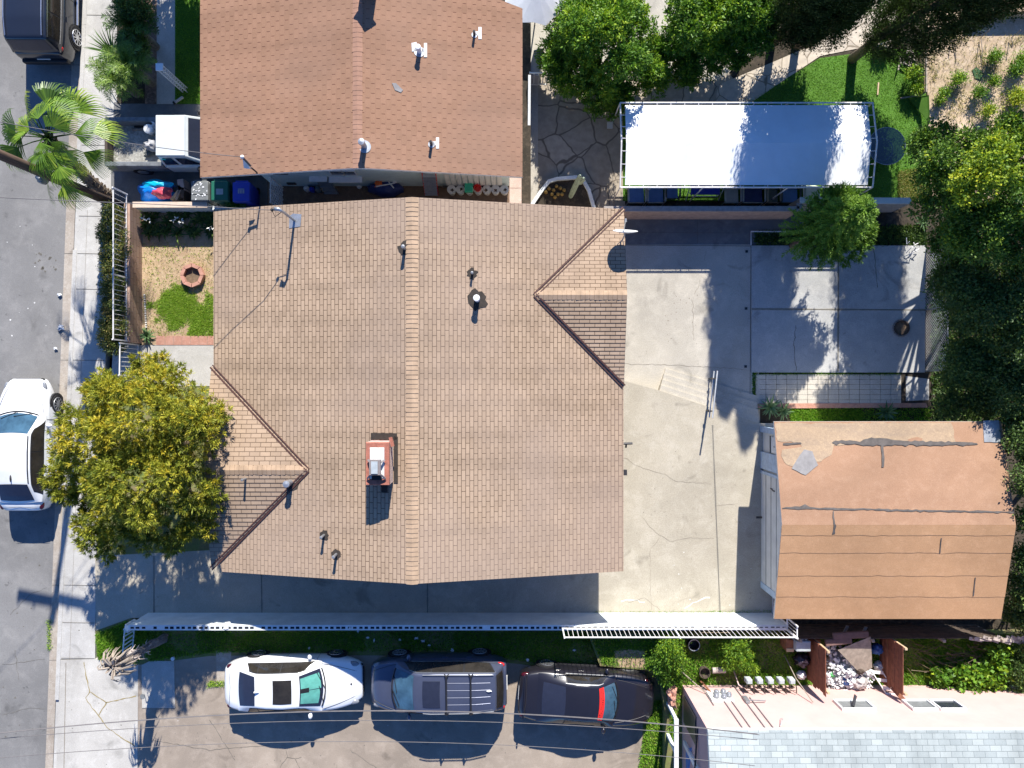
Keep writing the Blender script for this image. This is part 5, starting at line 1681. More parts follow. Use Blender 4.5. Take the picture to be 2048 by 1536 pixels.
# dark off roader at the top left
c = Car('parked_car', 'black boxy off roader with silver roof rails parked on the street', 'car', 4.7, 1.84,
        [(-2.4, 1.02), (-2.3, 1.15), (-1.5, 1.14), (.5, 1.08), (1.2, 1.10), (2.0, 1.02), (2.3, .95), (2.4, .7)],
        [(0, 1.15, 1.12, .78), (.24, .62, 1.72, .71), (.40, .2, 1.82, .725), (.66, -1.4, 1.84, .72), (.86, -2.1, 1.78, .69), (1, -2.30, 1.2, .76)], 'paint_jeep', (1.08, 1.15), (1.42, -1.42), .38, nose=.78, tail=.9, nexp=5)
c.glazing('glass_dark', 'glass_dark', 'glass_brown', us=(.20, .82), ur=(.875, .975), split=(.42, .62), skf=.08, skr=.0, frame='chrome'); c.wheels('chrome'); c.mirrors(.17); c.lights(.85, 1.05, lr=.12, tail='tail_red'); c.seams(1.2, 2.2)
for sg in (1, -1):
    mb = MB(); mb.tube([c.S(u, sg * .55) + V(0, 0, .05) for u in np.linspace(.30, .84, 14)], .022, 5); mb.build('roof_rail', M['chrome'], c.t)
    mb = MB(); mb.cyl((1.0, sg * .96, .40), (-1.0, sg * .96, .40), .045, .045, 8); mb.build('side_step', M['chrome'], c.t)
mb = MB(); mb.box((-2.36, 0, .62), (.18, 1.6, .24)); mb.build('bumper', M['trim_black'], c.t, bevel=.05)
c.place(-16.42, 13.75, -.12, math.radians(90))

# white pickup in the neighbour's driveway (open bed)
t = thing('pickup_truck', 'old white pickup truck with an open grimy bed in the driveway', 'pickup truck')
M['bed_dirty'] = ground_mat('bed_dirty', (0.42, 0.41, 0.37), (0.24, 0.23, 0.21), (0.55, 0.54, 0.49), 1.6, 16, 0.0, contrast=1.5)
M['paint_dull'] = pm('paint_dull', (0.16, 0.17, 0.18), .5, var=.35, scale=5)
W2 = .86
mb = MB()
mb.box((-1.55, 0, .60), (2.06, 1.50, .04)); mb.build('bed_floor', M['bed_dirty'], t)
for sg in (1, -1):
    mb = MB(); mb.box((-1.58, sg * (W2 - .09), .72), (2.0, .16, .64)); mb.box((-1.58, sg * (W2 - .02), .62), (2.02, .04, .36)); mb.build('bed_side', M['paint_dull'], t, bevel=.02)
mb = MB(); mb.box((-2.55, 0, .74), (.10, 1.66, .56)); mb.build('tailgate', M['wood_dark'], t, bevel=.015)
mb = MB(); mb.box((-2.66, 0, .52), (.10, 1.66, .16)); mb.build('bumper', M['grey_metal'], t, bevel=.02)
mb = MB()   # cab lower and bonnet
for (x0, x1, z0, z1, w) in ((-.56, 1.18, .3, .98, W2), (1.18, 2.5, .3, .95, W2 - .03)):
    mb.box(((x0 + x1) / 2, 0, (z0 + z1) / 2), (x1 - x0, 2 * w, z1 - z0))
mb.build('body', M['paint_pickup'], t, bevel=.07)
cb = [(-.56, .98, .82), (-.50, 1.60, .70), (.46, 1.64, .70), (1.12, 1.0, .80)]
mb = MB(); vs = []
for x, z, w in cb: vs += [(x, w, z), (x, -w, z)]
mb.mesh(vs, [(1, 0, 2, 3), (3, 2, 4, 5), (5, 4, 6, 7), (0, 6, 4, 2), (1, 3, 5, 7)])
mb.build('cab', M['paint_pickup'], t, bevel=.03)
mb = MB(); mb.box((-.02, 0, 1.655), (.98, 1.36, .03)); mb.build('roof', M['paint_pickup'], t, bevel=.012)


def quad_on(pts, off, mat, nm):
    pts = [Vector(q) for q in pts]; n = (pts[1] - pts[0]).cross(pts[2] - pts[0]).normalized()
    if n.z < 0: n = -n
    mb = MB(); mb.slab([q + n * off for q in pts], .004); return mb.build(nm, mat, t)


quad_on([(.54, .62, 1.58), (.54, -.62, 1.58), (1.06, -.70, 1.07), (1.06, .70, 1.07)], .012, M['glass_dark'], 'windshield')
for sg in (1, -1):
    quad_on([(-.40, sg * .735, 1.50), (-.06, sg * .73, 1.52), (.02, sg * .80, 1.08), (-.44, sg * .81, 1.08)], .01, M['glass_dark'], 'side_window')
    quad_on([(.06, sg * .73, 1.52), (.42, sg * .73, 1.50), (.82, sg * .80, 1.08), (.12, sg * .80, 1.08)], .01, M['glass_dark'], 'side_window')
    mb = MB(); mb.blob((.72, sg * .98, 1.1), (.06, .10, .08), .05, 3); mb.build('mirror', M['trim_black'], t, True)
    for x in (-1.6, 1.75):
        mb = MB(); mb.cyl((x, sg * .60, .34), (x, sg * .86, .34), .34, .33, 20); w = mb.build('wheel', M['rubber'], t)
        mb = MB(); mb.cyl((x, sg * .85, .34), (x, sg * .875, .34), .2, .17, 14); mb.build('rim', M['grey_metal'], w)
    mb = MB(); mb.box((2.48, sg * .66, .74), (.08, .22, .16)); mb.build('headlight', M['lamp_clear'], t)
t.location = (-11.48, 8.37, .006)
# load in the bed
def load(name, label, cat, px, py, z, fn):
    o = P(px, py, z); mb = MB(); mats = fn(mb, o); return tag(mb.build(name, mats, loc=(o.x, o.y, .63), smooth=True), label, cat)
def bucket_fn(mb, o):
    mb.lathe((o.x, o.y, .625), [(.13, 0), (.165, .36), (.15, .37)], 16); return M['plastic_white']
load('bucket', 'white bucket in the pickup bed behind the cab', 'bucket', 297, 258, .95, bucket_fn)
load('rag_bundle', 'crumpled white bundle against the pickup cab', 'bundle', 310, 249, .9, lambda mb, o: (mb.blob((o.x, o.y, .82), (.12, .13, .2), .35, 4), M['trash_white'])[1])
load('sack', 'pale sack slumped in the pickup bed corner', 'sack', 301, 291, .85, lambda mb, o: (mb.blob((o.x, o.y, .79), (.22, .2, .17), .3, 9), M['fabric_grey'])[1])
load('plank', 'short grey board lying in the pickup bed', 'plank', 274, 258, .66, lambda mb, o: (mb.box((o.x, o.y, .65), (.34, .1, .04), .1), M['wood_grey'])[1])
load('rag', 'dark rags beside the pickup bed wall', 'rags', 300, 306, .7, lambda mb, o: (mb.blob((o.x, o.y, .68), (.2, .09, .06), .4, 5), M['fabric_dark'])[1])
o = Vector((-11.36 + .86, 8.37 - .05, 1.42)); mb = MB(); mb.blob((o.x - .02, o.y, 1.28), (.10, .12, .05), .4, 7); tag(mb.build('glove', M['tarp_red'], loc=o), 'red work glove lying on the pickup windshield', 'glove')

# ------------------------------------------------------------------ street pole and wires
t = thing('utility_pole', 'tall dark wooden utility pole leaning out of view past the fan palm', 'utility pole', (-14.19, 6.44, 0))
mb = MB(); mb.tube([(-14.19, 6.44, -.2), (-14.36, 6.44, 5), (-14.55, 6.44, 10.3)], [.165, .145, .12], 14); mb.build('pole', M['wood_pole'], t, True)
mb = MB(); mb.beam((-15.9, 6.70, 9.75), (-13.35, 6.20, 9.75), .16, .20); ca = mb.build('crossarm', M['wood_pole'], t)
mb = MB()
for f in (0.03, .25, .75, .97):
    q = V(-15.9, 6.70, 9.85).lerp(V(-13.35, 6.20, 9.85), f); mb.lathe(q, [(.04, 0), (.05, .05), (.03, .1), (.045, .14)], 8)
mb.build('insulators', M['grey_metal'], ca)
mb = MB(); mb.blob((-14.55, 6.35, 3.6), (.16, .16, .22), .1, 3); mb.build('junction_box', M['grey_metal'], t)


def wire(label, pts, r=.011, group='overhead wires'):
    mb = MB(); mb.tube(pts, r, 5)
    o = mb.build('power_line', M['wire'], loc=pts[len(pts) // 2], smooth=True)
    return tag(o, label, 'wire', group)


def sag(a, b, s, n=22):
    a = Vector(a); b = Vector(b); out = []
    for i in range(n + 1):
        f = i / n; q = a.lerp(b, f); q.z -= s * 4 * f * (1 - f); out.append(q)
    return out


wire('service wire dropping from the pole to the neighbour roof mast', sag((-14.19, 6.44, 9.6), NMAST, .5))
wire('service wire reaching the tan roof mast from across the street', [P(-700, 372, 11.0), P(-300, 384, 9.2), P(0, 395, 7.5), P(150, 402, 6.6), P(300, 408, 5.75), P(430, 414, 5.1), P(510, 419, 4.72), MASTTOP])
for i, (y0, zm, lb) in enumerate(((-9.05, 6.0, 'upper of the paired wires over the parked cars'), (-9.10, 5.85, 'lower of the paired wires over the parked cars'), (-9.26, 6.1, 'third wire from the shed over the parked cars'), (-9.95, 5.9, 'lowest wire over the dark car shadows'))):
    pts = []
    for k in range(41):
        x = -24 + 30.4 * k / 40; pts.append((x, y0 - .012 * (x + 3) * (1 if i == 3 else 0.2), zm + .0136 * (x + 3.4) ** 2 * (.8 if i > 1 else 1)))
    wire(lb, pts, .0085)

ZT = ZY
# ------------------------------------------------------------------ canopy with chairs
t = thing('canopy_tent', 'long white fabric canopy on a white pipe frame, shaded blue by tall trees', 'canopy', (7.6, 7.73, ZT))
CX0, CX1, CYT, CYB, CYM = 3.845, 12.10, 9.49, 6.77, 8.13
mb = MB(); vs = []; nx, ny = 40, 16
for i in range(nx + 1):
    for j in range(ny + 1):
        x = CX0 + (CX1 - CX0) * i / nx; y = CYB + (CYT - CYB) * j / ny
        z = 1.66 - .26 * abs(y - CYM) / 1.36 - .035 * math.sin(math.pi * ((x - CX0) % 2.06) / 2.06) * (1 - abs(y - CYM) / 1.5)
        vs.append((x, y, z))
mb.mesh(vs, [(i * (ny + 1) + j, (i + 1) * (ny + 1) + j, (i + 1) * (ny + 1) + j + 1, i * (ny + 1) + j + 1) for i in range(nx) for j in range(ny)])
mb.build('canopy_fabric', M['canopy'], t)
FX0, FX1 = 3.68, 12.27
fr = [('ridge_pipe', (FX0, CYM, 1.70), (FX1, CYM, 1.70))]
for nm, a, b2 in (('eave_pipe', (FX0, 9.57, 1.4), (FX1, 9.57, 1.4)), ('eave_pipe', (FX0, 6.69, 1.4), (FX1, 6.69, 1.4)),
                  ('rafter', (FX0, 9.57, 1.4), (FX0, CYM, 1.70)), ('rafter', (FX0, 6.69, 1.4), (FX0, CYM, 1.70)), ('rafter', (FX1, 9.57, 1.4), (FX1, CYM, 1.70)), ('rafter', (FX1, 6.69, 1.4), (FX1, CYM, 1.70))):
    mb = MB(); mb.cyl(a, b2, .027, .027, 8); mb.build(nm, M['white_metal'], t)
for x in (FX0, 6.5, 9.4, FX1):
    for y in (9.57, 6.69):
        mb = MB(); mb.cyl((x, y, ZT), (x, y, 1.4), .024, .024, 8); mb.build('leg', M['white_metal'], t)
def tie(a, b):
    mb = MB(); mb.cyl(a, b, .013, .013, 5); mb.build('ball_tie', M['white_metal'], t)


for k in range(18):
    x = CX0 + .15 + k * .47
    tie((x, CYT - .02, 1.41), (x, 9.57, 1.41)); tie((x, CYB + .02, 1.41), (x, 6.69, 1.41))
for k in range(6):
    y = CYB + .25 + k * .42; z = 1.66 - .26 * abs(y - CYM) / 1.36
    tie((CX1 - .02, y, z), (FX1, y, z + .02)); tie((CX0 + .02, y, z), (FX0, y, z + .02))


def sling_chair(label, px, py, rot, fabric, frame, w=.56):
    o = P(px, py, .1); o.z = ZT
    t = thing('patio_chair', label, 'chair', (0, 0, 0), 'patio chairs under the canopy')
    mb = MB(); mb.slab([(-w / 2, -.24, .42), (w / 2, -.24, .42), (w / 2, .24, .38), (-w / 2, .24, .38)], .025); mb.build('seat', M[fabric], t)
    mb = MB(); mb.slab([(-w / 2, .24, .40), (w / 2, .24, .40), (w / 2, .45, -.12), (-w / 2, .45, -.12)], .025); mb.build('backrest', M[fabric], t)
    for sx in (-1, 1):
        x = sx * (w / 2 + .03)
        mb = MB(); mb.tube([(x, -.28, 0), (x, -.28, .62), (x, .3, .62)], .018, 6); mb.build('leg', M[frame], t)
        mb = MB(); mb.tube([(x, .36, 0), (x, .22, .4), (x, .46, 1.0)], .018, 6); mb.build('leg', M[frame], t)
        mb = MB(); mb.box((x, -.02, .635), (.06, .5, .025)); mb.build('armrest', M[frame], t)
    mb = MB(); mb.cyl((-w / 2 - .03, .46, 1.0), (w / 2 + .03, .46, 1.0), .018, .018, 6); mb.cyl((-w / 2 - .03, -.27, .42), (w / 2 + .03, -.27, .42), .018, .018, 6); mb.build('cross_rail', M[frame], t)
    t.location = o; t.rotation_euler = (0, 0, rot)
    return t


sling_chair('blue sling chair at the left end of the row under the canopy', 1274, 388, 0, 'fabric_blue', 'galv')
sling_chair('blue sling chair with a white cup, second from the canopy corner', 1313, 388, 0, 'fabric_blue', 'galv')
sling_chair('narrow blue chair with a green skirt beside the blue swing seat', 1346, 380, 0, 'fabric_blue', 'fabric_dark', .44)
sling_chair('chair with grey and white striped slats between the swing seat and the blue bench', 1466, 388, 0, 'fabric_grey', 'galv', .5)
sling_chair('wide dark blue chair beyond the striped chair', 1508, 388, 0, 'tarp_navy', 'galv', .72)
sling_chair('dark framed chair between the wide blue chair and a blue folding chair', 1548, 388, 0, 'fabric_dark', 'wood_grey', .4)
sling_chair('blue folding chair near the conifer end of the row', 1582, 388, 0, 'fabric_blue', 'fabric_dark', .6)
sling_chair('white striped chair half hidden by the bright green conifer', 1628, 384, 0, 'plastic_white', 'galv', .6)
o = P(1298, 377, .2); mb = MB(); mb.lathe(o, [(.05, -.04), (.06, .05), (.05, .055)], 12); tag(mb.build('cup', M['plastic_white'], loc=o), 'small white cup on a blue chair under the canopy', 'cup')
t = thing('swing_seat', 'blue padded swing seat with a white frame under the canopy', 'swing seat', P(1404, 385, ZT))
o = t.location
mb = MB(); mb.box((o.x, o.y + .05, -.05), (1.05, .5, .10)); mb.build('cushion', M['plastic_blue'], t, bevel=.03)
mb = MB(); mb.slab([(o.x - .52, o.y + .25, -.02), (o.x + .52, o.y + .25, -.02), (o.x + .52, o.y + .42, .4), (o.x - .52, o.y + .42, .4)], .08); mb.build('backrest', M['fabric_blue'], t)
mb = MB(); mb.tube([(o.x - .56, o.y - .1, -.12), (o.x - .45, o.y - .24, -.12), (o.x + .45, o.y - .24, -.12), (o.x + .56, o.y - .1, -.12)], .02, 6)
for sx in (-1, 1): mb.tube([(o.x + sx * .6, o.y - .3, ZT), (o.x + sx * .62, o.y + .2, .6), (o.x + sx * .6, o.y + .6, ZT)], .02, 6)
mb.build('frame', M['white_metal'], t)

# round glass table by the canopy
t = thing('round_table', 'round dark glass table half under the right end of the canopy', 'table', P(1774, 292, ZT))
o = P(1774, 292, .22)
mb = MB(); mb.cyl((o.x, o.y, ZT + .705), (o.x, o.y, ZT + .725), .66, .66, 48); mb.build('tabletop', glass_mat('table_glass', (.35, .40, .48)), t)
mb = MB(); mb.tube([(o.x + .665 * math.cos(6.283 * k / 48), o.y + .665 * math.sin(6.283 * k / 48), ZT + .715) for k in range(49)], .014, 6); mb.build('rim', M['grey_metal'], t)
mb = MB(); mb.tube([(o.x + .40 * math.cos(6.283 * k / 32), o.y + .40 * math.sin(6.283 * k / 32), ZT + .35) for k in range(33)], .016, 6); mb.beam((o.x - .3, o.y + .2, ZT + .35), (o.x + .05, o.y + .4, ZT + .35), .02, .02)
mb.build('base_ring', M['galv'], t)
for k in range(4):
    a = .8 + 1.571 * k; mb = MB(); mb.cyl((o.x + .55 * math.cos(a), o.y + .55 * math.sin(a), ZT), (o.x + .4 * math.cos(a), o.y + .4 * math.sin(a), ZT + .7), .018, .018, 6); mb.build('leg', M['grey_metal'], t)

# parasol over the rear patio
o = P(1074, -22, 1.9); t = thing('parasol', 'pale grey parasol over the patio behind the pale blue house', 'parasol', (o.x, o.y, ZT))
mb = MB(); n = 8; R_ = 1.12; ang = [6.283 * (k + .35) / n for k in range(n)]
for k in range(n):
    a0, a1 = ang[k], ang[(k + 1) % n]
    apex = (o.x, o.y, 2.0)
    e0 = (o.x + R_ * math.cos(a0), o.y + R_ * math.sin(a0), 1.62); e1 = (o.x + R_ * math.cos(a1), o.y + R_ * math.sin(a1), 1.62)
    em = ((e0[0] + e1[0]) / 2 * .96 + o.x * .04, (e0[1] + e1[1]) / 2 * .96 + o.y * .04, 1.66)
    mb.face([apex, e0, em]); mb.face([apex, em, e1])
    b0 = [(q[0], q[1], q[2] - .015) for q in (apex, e0, em)]; mb.face(b0[::-1])
mb.build('parasol_canopy', pm('parasol_grey', (.50, .50, .53), .8, var=.06), t)
for a in ang:
    mb = MB(); mb.cyl((o.x, o.y, 1.975), (o.x + R_ * math.cos(a), o.y + R_ * math.sin(a), 1.60), .01, .01, 5); mb.build('rib', M['grey_metal'], t)
mb = MB(); mb.cyl((o.x, o.y, ZT), (o.x, o.y, 2.05), .025, .025, 8); mb.build('pole', M['grey_metal'], t)
# grey folded cover and white stair rails beside the house
o = P(1072, 122, .5); mb = MB(); mb.slab([P(1056, 148, .45), P(1078, 152, .4), P(1088, 96, .6), P(1068, 100, .75)], .9)
tag(mb.build('furniture_cover', M['fabric_grey'], loc=(o.x, o.y, ZT)), 'grey fabric cover draped beside the round green tree', 'cover')
t = thing('stair_rail', 'white painted rail along the side of the pale blue house by the stone patio', 'railing', P(1062, 210, ZT))
a = P(1059, 150, .9); b2 = P(1058, 272, .5)
mb = MB(); mb.beam(a, b2, .09, .06); mb.build('top_rail', M['white_paint'], t)
for f in (.03, .5, .97): q = a.lerp(b2, f); mb = MB(); mb.box((q.x, q.y, (ZT + q.z) / 2), (.08, .08, q.z - ZT)); mb.build('post', M['white_paint'], t)
a = P(1060, 146, .6); b2 = P(1096, 146, .6)
rail_fence('rail_fence', 'short white balustrade against the round green tree', (a.x, a.y), (b2.x, b2.y), ZT + .1, .62, .13, 'white_paint', bar=.035)
o = P(1220, 250, -.2); mb = MB(); mb.box((o.x, o.y, -.24), (.20, .22, .06)); mb.box((o.x, o.y, -.37), (.06, .06, .24)); tag(mb.build('patio_light', M['stucco_white'], loc=(o.x, o.y, ZT)), 'small square pale patio light on the shaded flagstones', 'lamp')

# cactus planter
t = thing('planter', 'curved stone planter with cacti behind the tan roof ridge', 'planter', P(1130, 395, ZT))
rim = [P(a, b, -.15) for a, b in ((1062, 412), (1080, 385), (1098, 362), (1115, 357), (1152, 354), (1168, 362), (1178, 380), (1188, 415))]
mb = MB()
for i in range(len(rim) - 1):
    a, b2 = rim[i], rim[i + 1]; d = (b2 - a).normalized(); n = V(-d.y, d.x, 0) * .06
    mb.prism([(q.x, q.y) for q in (a - d * .03 + n, b2 + d * .03 + n, b2 + d * .03 - n, a - d * .03 - n)], ZT, -.15 + i * .001)
mb.build('planter_wall', M['block_white'], t)
mb = MB(); mb.prism([(q.x, q.y) for q in rim], ZT, -.28); mb.build('planter_soil', M['soil_dark'], t)


def ribbed(mb, pts, rads, n=20):
    mb.tube(pts, rads, n)
    # ribs: push alternate columns in
    k = len(pts) * n; base = len(mb.v) - k
    for i in range(len(pts)):
        c = Vector(pts[i])
        for j in range(0, n, 2):
            q = Vector(mb.v[base + i * n + j]); mb.v[base + i * n + j] = tuple(c + (q - c) * .78)


t = thing('column_cactus', 'pale two armed column cactus standing in the stone planter', 'cactus', P(1141, 393, -.28))
a = P(1141, 393, -.28); tp_ = P(1161, 350, 1.35)
mb = MB(); pts = [a.lerp(tp_, f) for f in (0, .25, .5, .75, .95, 1.0)]; ribbed(mb, pts, [.085, .10, .10, .095, .07, .02]); mb.build('stem', M['cactus'], t)
mb = MB(); s0 = a.lerp(tp_, .62); pts = [s0, s0 + V(.13, .02, .08), s0 + V(.2, .05, .35), s0 + V(.2, .06, .5)]; ribbed(mb, pts, [.06, .085, .085, .03]); mb.build('arm', M['cactus'], t)
for i, (a, b) in enumerate(((1098, 377), (1107, 380), (1113, 372), (1121, 376), (1104, 388), (1116, 388), (1128, 380), (1092, 384), (1124, 388), (1110, 394))):
    o = P(a, b, -.2); mb = MB(); mb.blob((o.x, o.y, -.21), (.07, .07, .085), .03, i, 14, 8)
    tag(mb.build('barrel_cactus', M['cactus_gold'], loc=(o.x, o.y, -.28), smooth=True), 'small golden barrel cactus in the clump beside the column cactus', 'cactus', 'barrel cacti in the stone planter')

ZT = 0.6
# ------------------------------------------------------------------ side strip between the houses
b0 = None
names = ['leftmost, next to the red edged ladder', 'second from the red edged ladder', 'carrying the mint tub', 'carrying the red pail', 'just right of the one with the red pail', 'second from the pink walk', 'last before the pink walk']
for i in range(7):
    p = P(903 + i * 17.6, 379, .98)
    lb = 'white bucket behind the tan roof, ' + names[i]
    if b0 is None:
        b0 = thing('bucket', lb, 'bucket', (p.x, p.y, ZT), 'white buckets behind the tan roof')
        mb = MB(); n = 18; vs = []; prof = [(.115, .0), (.145, .37), (.155, .375), (.155, .39), (.135, .39), (.125, .30)]
        mb.lathe((p.x, p.y, ZT), prof, 18); mb.build('pail', M['plastic_white'], b0)
        mb = MB(); mb.cyl((p.x, p.y, ZT + .33), (p.x, p.y, ZT + .335 + .06), .128, .128, 16); mb.blob((p.x + .02, p.y - .02, ZT + .39), (.05, .05, .03), .4, 1, mi=1); mb.build('contents', [M['stucco_white'], M['wood_dark']], b0)
    else:
        dup(b0, (p.x, p.y, ZT), random.uniform(0, 6), lb)
p = P(903 + 2 * 17.6, 379, .98)
mb = MB(); mb.box((p.x, p.y + .0, 1.10), (.24, .26, .20), 0, 0, 1.15); mb.box((p.x, p.y, 1.205), (.22, .24, .008), 0, 1); tag(mb.build('tub', [M['plastic_mint'], pm('mint_dark', (.03, .40, .24), .5)], loc=(p.x, p.y, ZT + .4)), 'square mint green tub standing on a white bucket', 'tub')
p = P(903 + 3 * 17.6, 379, .98)
mb = MB(); mb.lathe((p.x, p.y, 1.0), [(.09, 0), (.125, .19), (.13, .20), (.115, .20), (.10, .08)], 18); tag(mb.build('pail', M['plastic_red'], loc=(p.x, p.y, ZT + .4)), 'round red pail standing on a white bucket', 'pail')
t = thing('panel_stack', 'row of white panels leaning on the pale blue wall behind the white buckets', 'panels', P(950, 360, ZT))
mb = MB()
for i in range(10):
    a = P(893 + i * 11.3, 366, 1.0); mb.slab([(a.x, 6.88, .95), (a.x + .17, 6.88, .95), (a.x + .17, 6.93, 2.1), (a.x, 6.93, 2.1)], .03)
mb.build('panels', M['white_paint'], t)
mb = MB(); a = P(885, 366, .9); b2 = P(1010, 366, .9); mb.box(((a.x + b2.x) / 2, 6.86, .90), (b2.x - a.x, .06, .06)); mb.build('base_rail', M['dark_metal'], t)


def ladder(label, top, bot, w, n, mat, rail, d=.09):
    t = thing('step_ladder', label, 'ladder', bot)
    d_ = bot - top
    for i in range(n):
        q = top.lerp(bot, (i + .5) / n); mb = MB(); mb.box(tuple(q), (w, d, .025)); mb.build('tread', mat, t)
    for sx in (-1, 1):
        mb = MB(); mb.beam(top + V(sx * w / 2, 0, .03), bot + V(sx * w / 2, 0, 0), .03, .06); mb.build('side_rail', rail, t)


ladder('grey stepped ladder leaning on the pale blue wall below the white ledge', P(642, 354, 1.75), P(664, 387, .62), .45, 5, M['grey_metal'], M['galv'], .16)
ladder('grey ladder with red edges leaning on the pale blue wall left of the buckets', P(858, 347, 2.25), P(863, 389, .62), .45, 8, M['galv'], M['plastic_red'], .16)
for i, (a, b, r, h, mt, lb) in enumerate(((611, 375, .10, .30, 'plastic_white', 'white jug on the shaded side strip beside a blue can'), (622, 377, .09, .28, 'plastic_blue', 'small blue can beside the white jug'), (635, 376, .12, .3, 'plastic_grey', 'small grey pot between the blue can and the grey ladder'), (718, 372, .09, .1, 'plastic_white', 'white round lid on the side strip below the wall ledge'))):
    o = P(a, b, ZT + h); mb = MB(); mb.lathe((o.x, o.y, ZT), [(r * .9, 0), (r, h * .7), (r * .6, h * .95), (r * .5, h)], 14)
    tag(mb.build('jug' if i == 0 else 'can', M[mt], loc=(o.x, o.y, ZT)), lb, 'container')
o = P(770, 377, .9); mb = MB(); mb.blob((o.x, o.y, .80), (.60, .27, .42), .10, 21, 24, 12)
tag(mb.build('covered_heap', M['tarp_navy'], loc=(o.x, o.y, ZT), smooth=True), 'heap under a navy tarp behind the tan roof', 'tarp heap')
o2 = P(757, 367, 1.27); mb = MB(); mb.blob((o2.x, o2.y, 1.25), (.13, .09, .05), .45, 5); tag(mb.build('orange_tool', M['orange'], loc=o2), 'orange garden tool on the navy tarp heap', 'tool')
mb = MB(); a = P(752, 373, 1.27); b2 = P(790, 366, 1.25); mb.tube([a, a.lerp(b2, .6), b2], .022, 6); c2 = a.lerp(b2, .75); mb.tube([c2 + V(-.1, .14, 0), c2, c2 + V(.12, -.14, 0)], .022, 6); tag(mb.build('white_pipes', M['plastic_white'], loc=a), 'white plastic pipes lying on the navy tarp heap', 'pipes')

# bins by the garden wall


def bin_(label, px, py, mat, lid, plate=None, h=1.05, w=.62, d=.70):
    o = P(px, py, h); t = thing('wheelie_bin', label, 'bin', (o.x, o.y, 0))
    mb = MB(); mb.box((o.x, o.y, h / 2 - .04), (w * .86, d * .86, h - .08), 0, 0, 1.14); mb.build('bin_body', M[mat], t, bevel=.03)
    mb = MB(); mb.box((o.x, o.y, h), (w, d, .07), 0, 0, .94); l = mb.build('lid', M[lid], t, bevel=.025)
    mb = MB(); mb.box((o.x, o.y + d / 2 + .03, h - .05), (w * .7, .04, .04)); mb.build('handle', M[lid], t)
    for sx in (-1, 1):
        mb = MB(); mb.cyl((o.x + sx * w * .36, o.y + d * .4, .12), (o.x + sx * w * .44, o.y + d * .4, .12), .12, .12, 12); mb.build('wheel', M['rubber'], t)
    if plate:
        mb = MB(); mb.box((o.x, o.y - .03, h + .038), (.24, .20, .004)); mb.build('lid_label', M[plate], l)
    return t, o, h


bin_('dark green wheelie bin with a pale square label, beside the blue bin', 440, 382, 'plastic_green', 'plastic_green', 'meter')
t, o, h = bin_('blue wheelie bin nearest the chain link gate', 483, 384, 'plastic_blue', 'plastic_blue')
lid = [k for k in kids(t) if k.name.startswith('lid')][0]
mb = MB()
for i in range(4): mb.box((o.x - .09 + i * .06, o.y - .0, h + .040), (.035, .12, .003))
mb.box((o.x, o.y + .09, h + .040), (.22, .025, .003)); mb.build('lid_label', M['meter'], lid)
t, o, h = bin_('grey lidded crate covered with leaves and litter beside the green bin', 400, 382, 'plastic_grey', 'plastic_grey', h=.95)
mb = MB()
for k in range(26): mb.box((o.x + random.uniform(-.27, .27), o.y + random.uniform(-.3, .3), h + .042), (random.uniform(.02, .07), random.uniform(.02, .06), .012), random.uniform(0, 3))
mb.build('litter', M['trash_white'], t)
mb = MB(); mb.box((o.x, o.y - .12, h + .04), (.56, .015, .012)); mb.build('strap', M['black'], t)


def heap_cloth(name, mats, label, cat, polyc, rx, ry, h, seed, amp=.16, zb=0.0):
    """crumpled tarp: a dense dome with folds"""
    R = np.random.default_rng(seed); mb = MB(); nu, nv = 44, 18; vs = []
    ph = R.uniform(0, 6.28, 12)
    for j in range(nv + 1):
        f = j / nv
        for i in range(nu):
            a = 6.283 * i / nu
            r = (1 - (1 - f) ** 1.0) if False else f
            k = 1 + .10 * math.sin(3 * a + ph[0]) + .07 * math.sin(5 * a + ph[1])
            x, y = rx * r * k * math.cos(a), ry * r * k * math.sin(a)
            z = h * (1 - f ** 2.4) + amp * f * (1 - f * .6) * (math.sin(9 * x / rx * 1.3 + ph[2] + 2 * y) * math.sin(6 * y / ry + ph[3]) * .5 + .5 * math.sin(11 * a + ph[4] + 3 * f) * f + .4 * math.sin(7 * x + 12 * y + ph[5]))
            vs.append((polyc.x + x, polyc.y + y, max(zb + .01, zb + z)))
    fs = [(j * nu + i, (j + 1) * nu + i, (j + 1) * nu + (i + 1) % nu, j * nu + (i + 1) % nu) for j in range(nv) for i in range(nu)]
    mb.mesh(vs, fs)
    return tag(mb.build(name, mats, loc=(polyc.x, polyc.y, zb), smooth=True), label, cat)


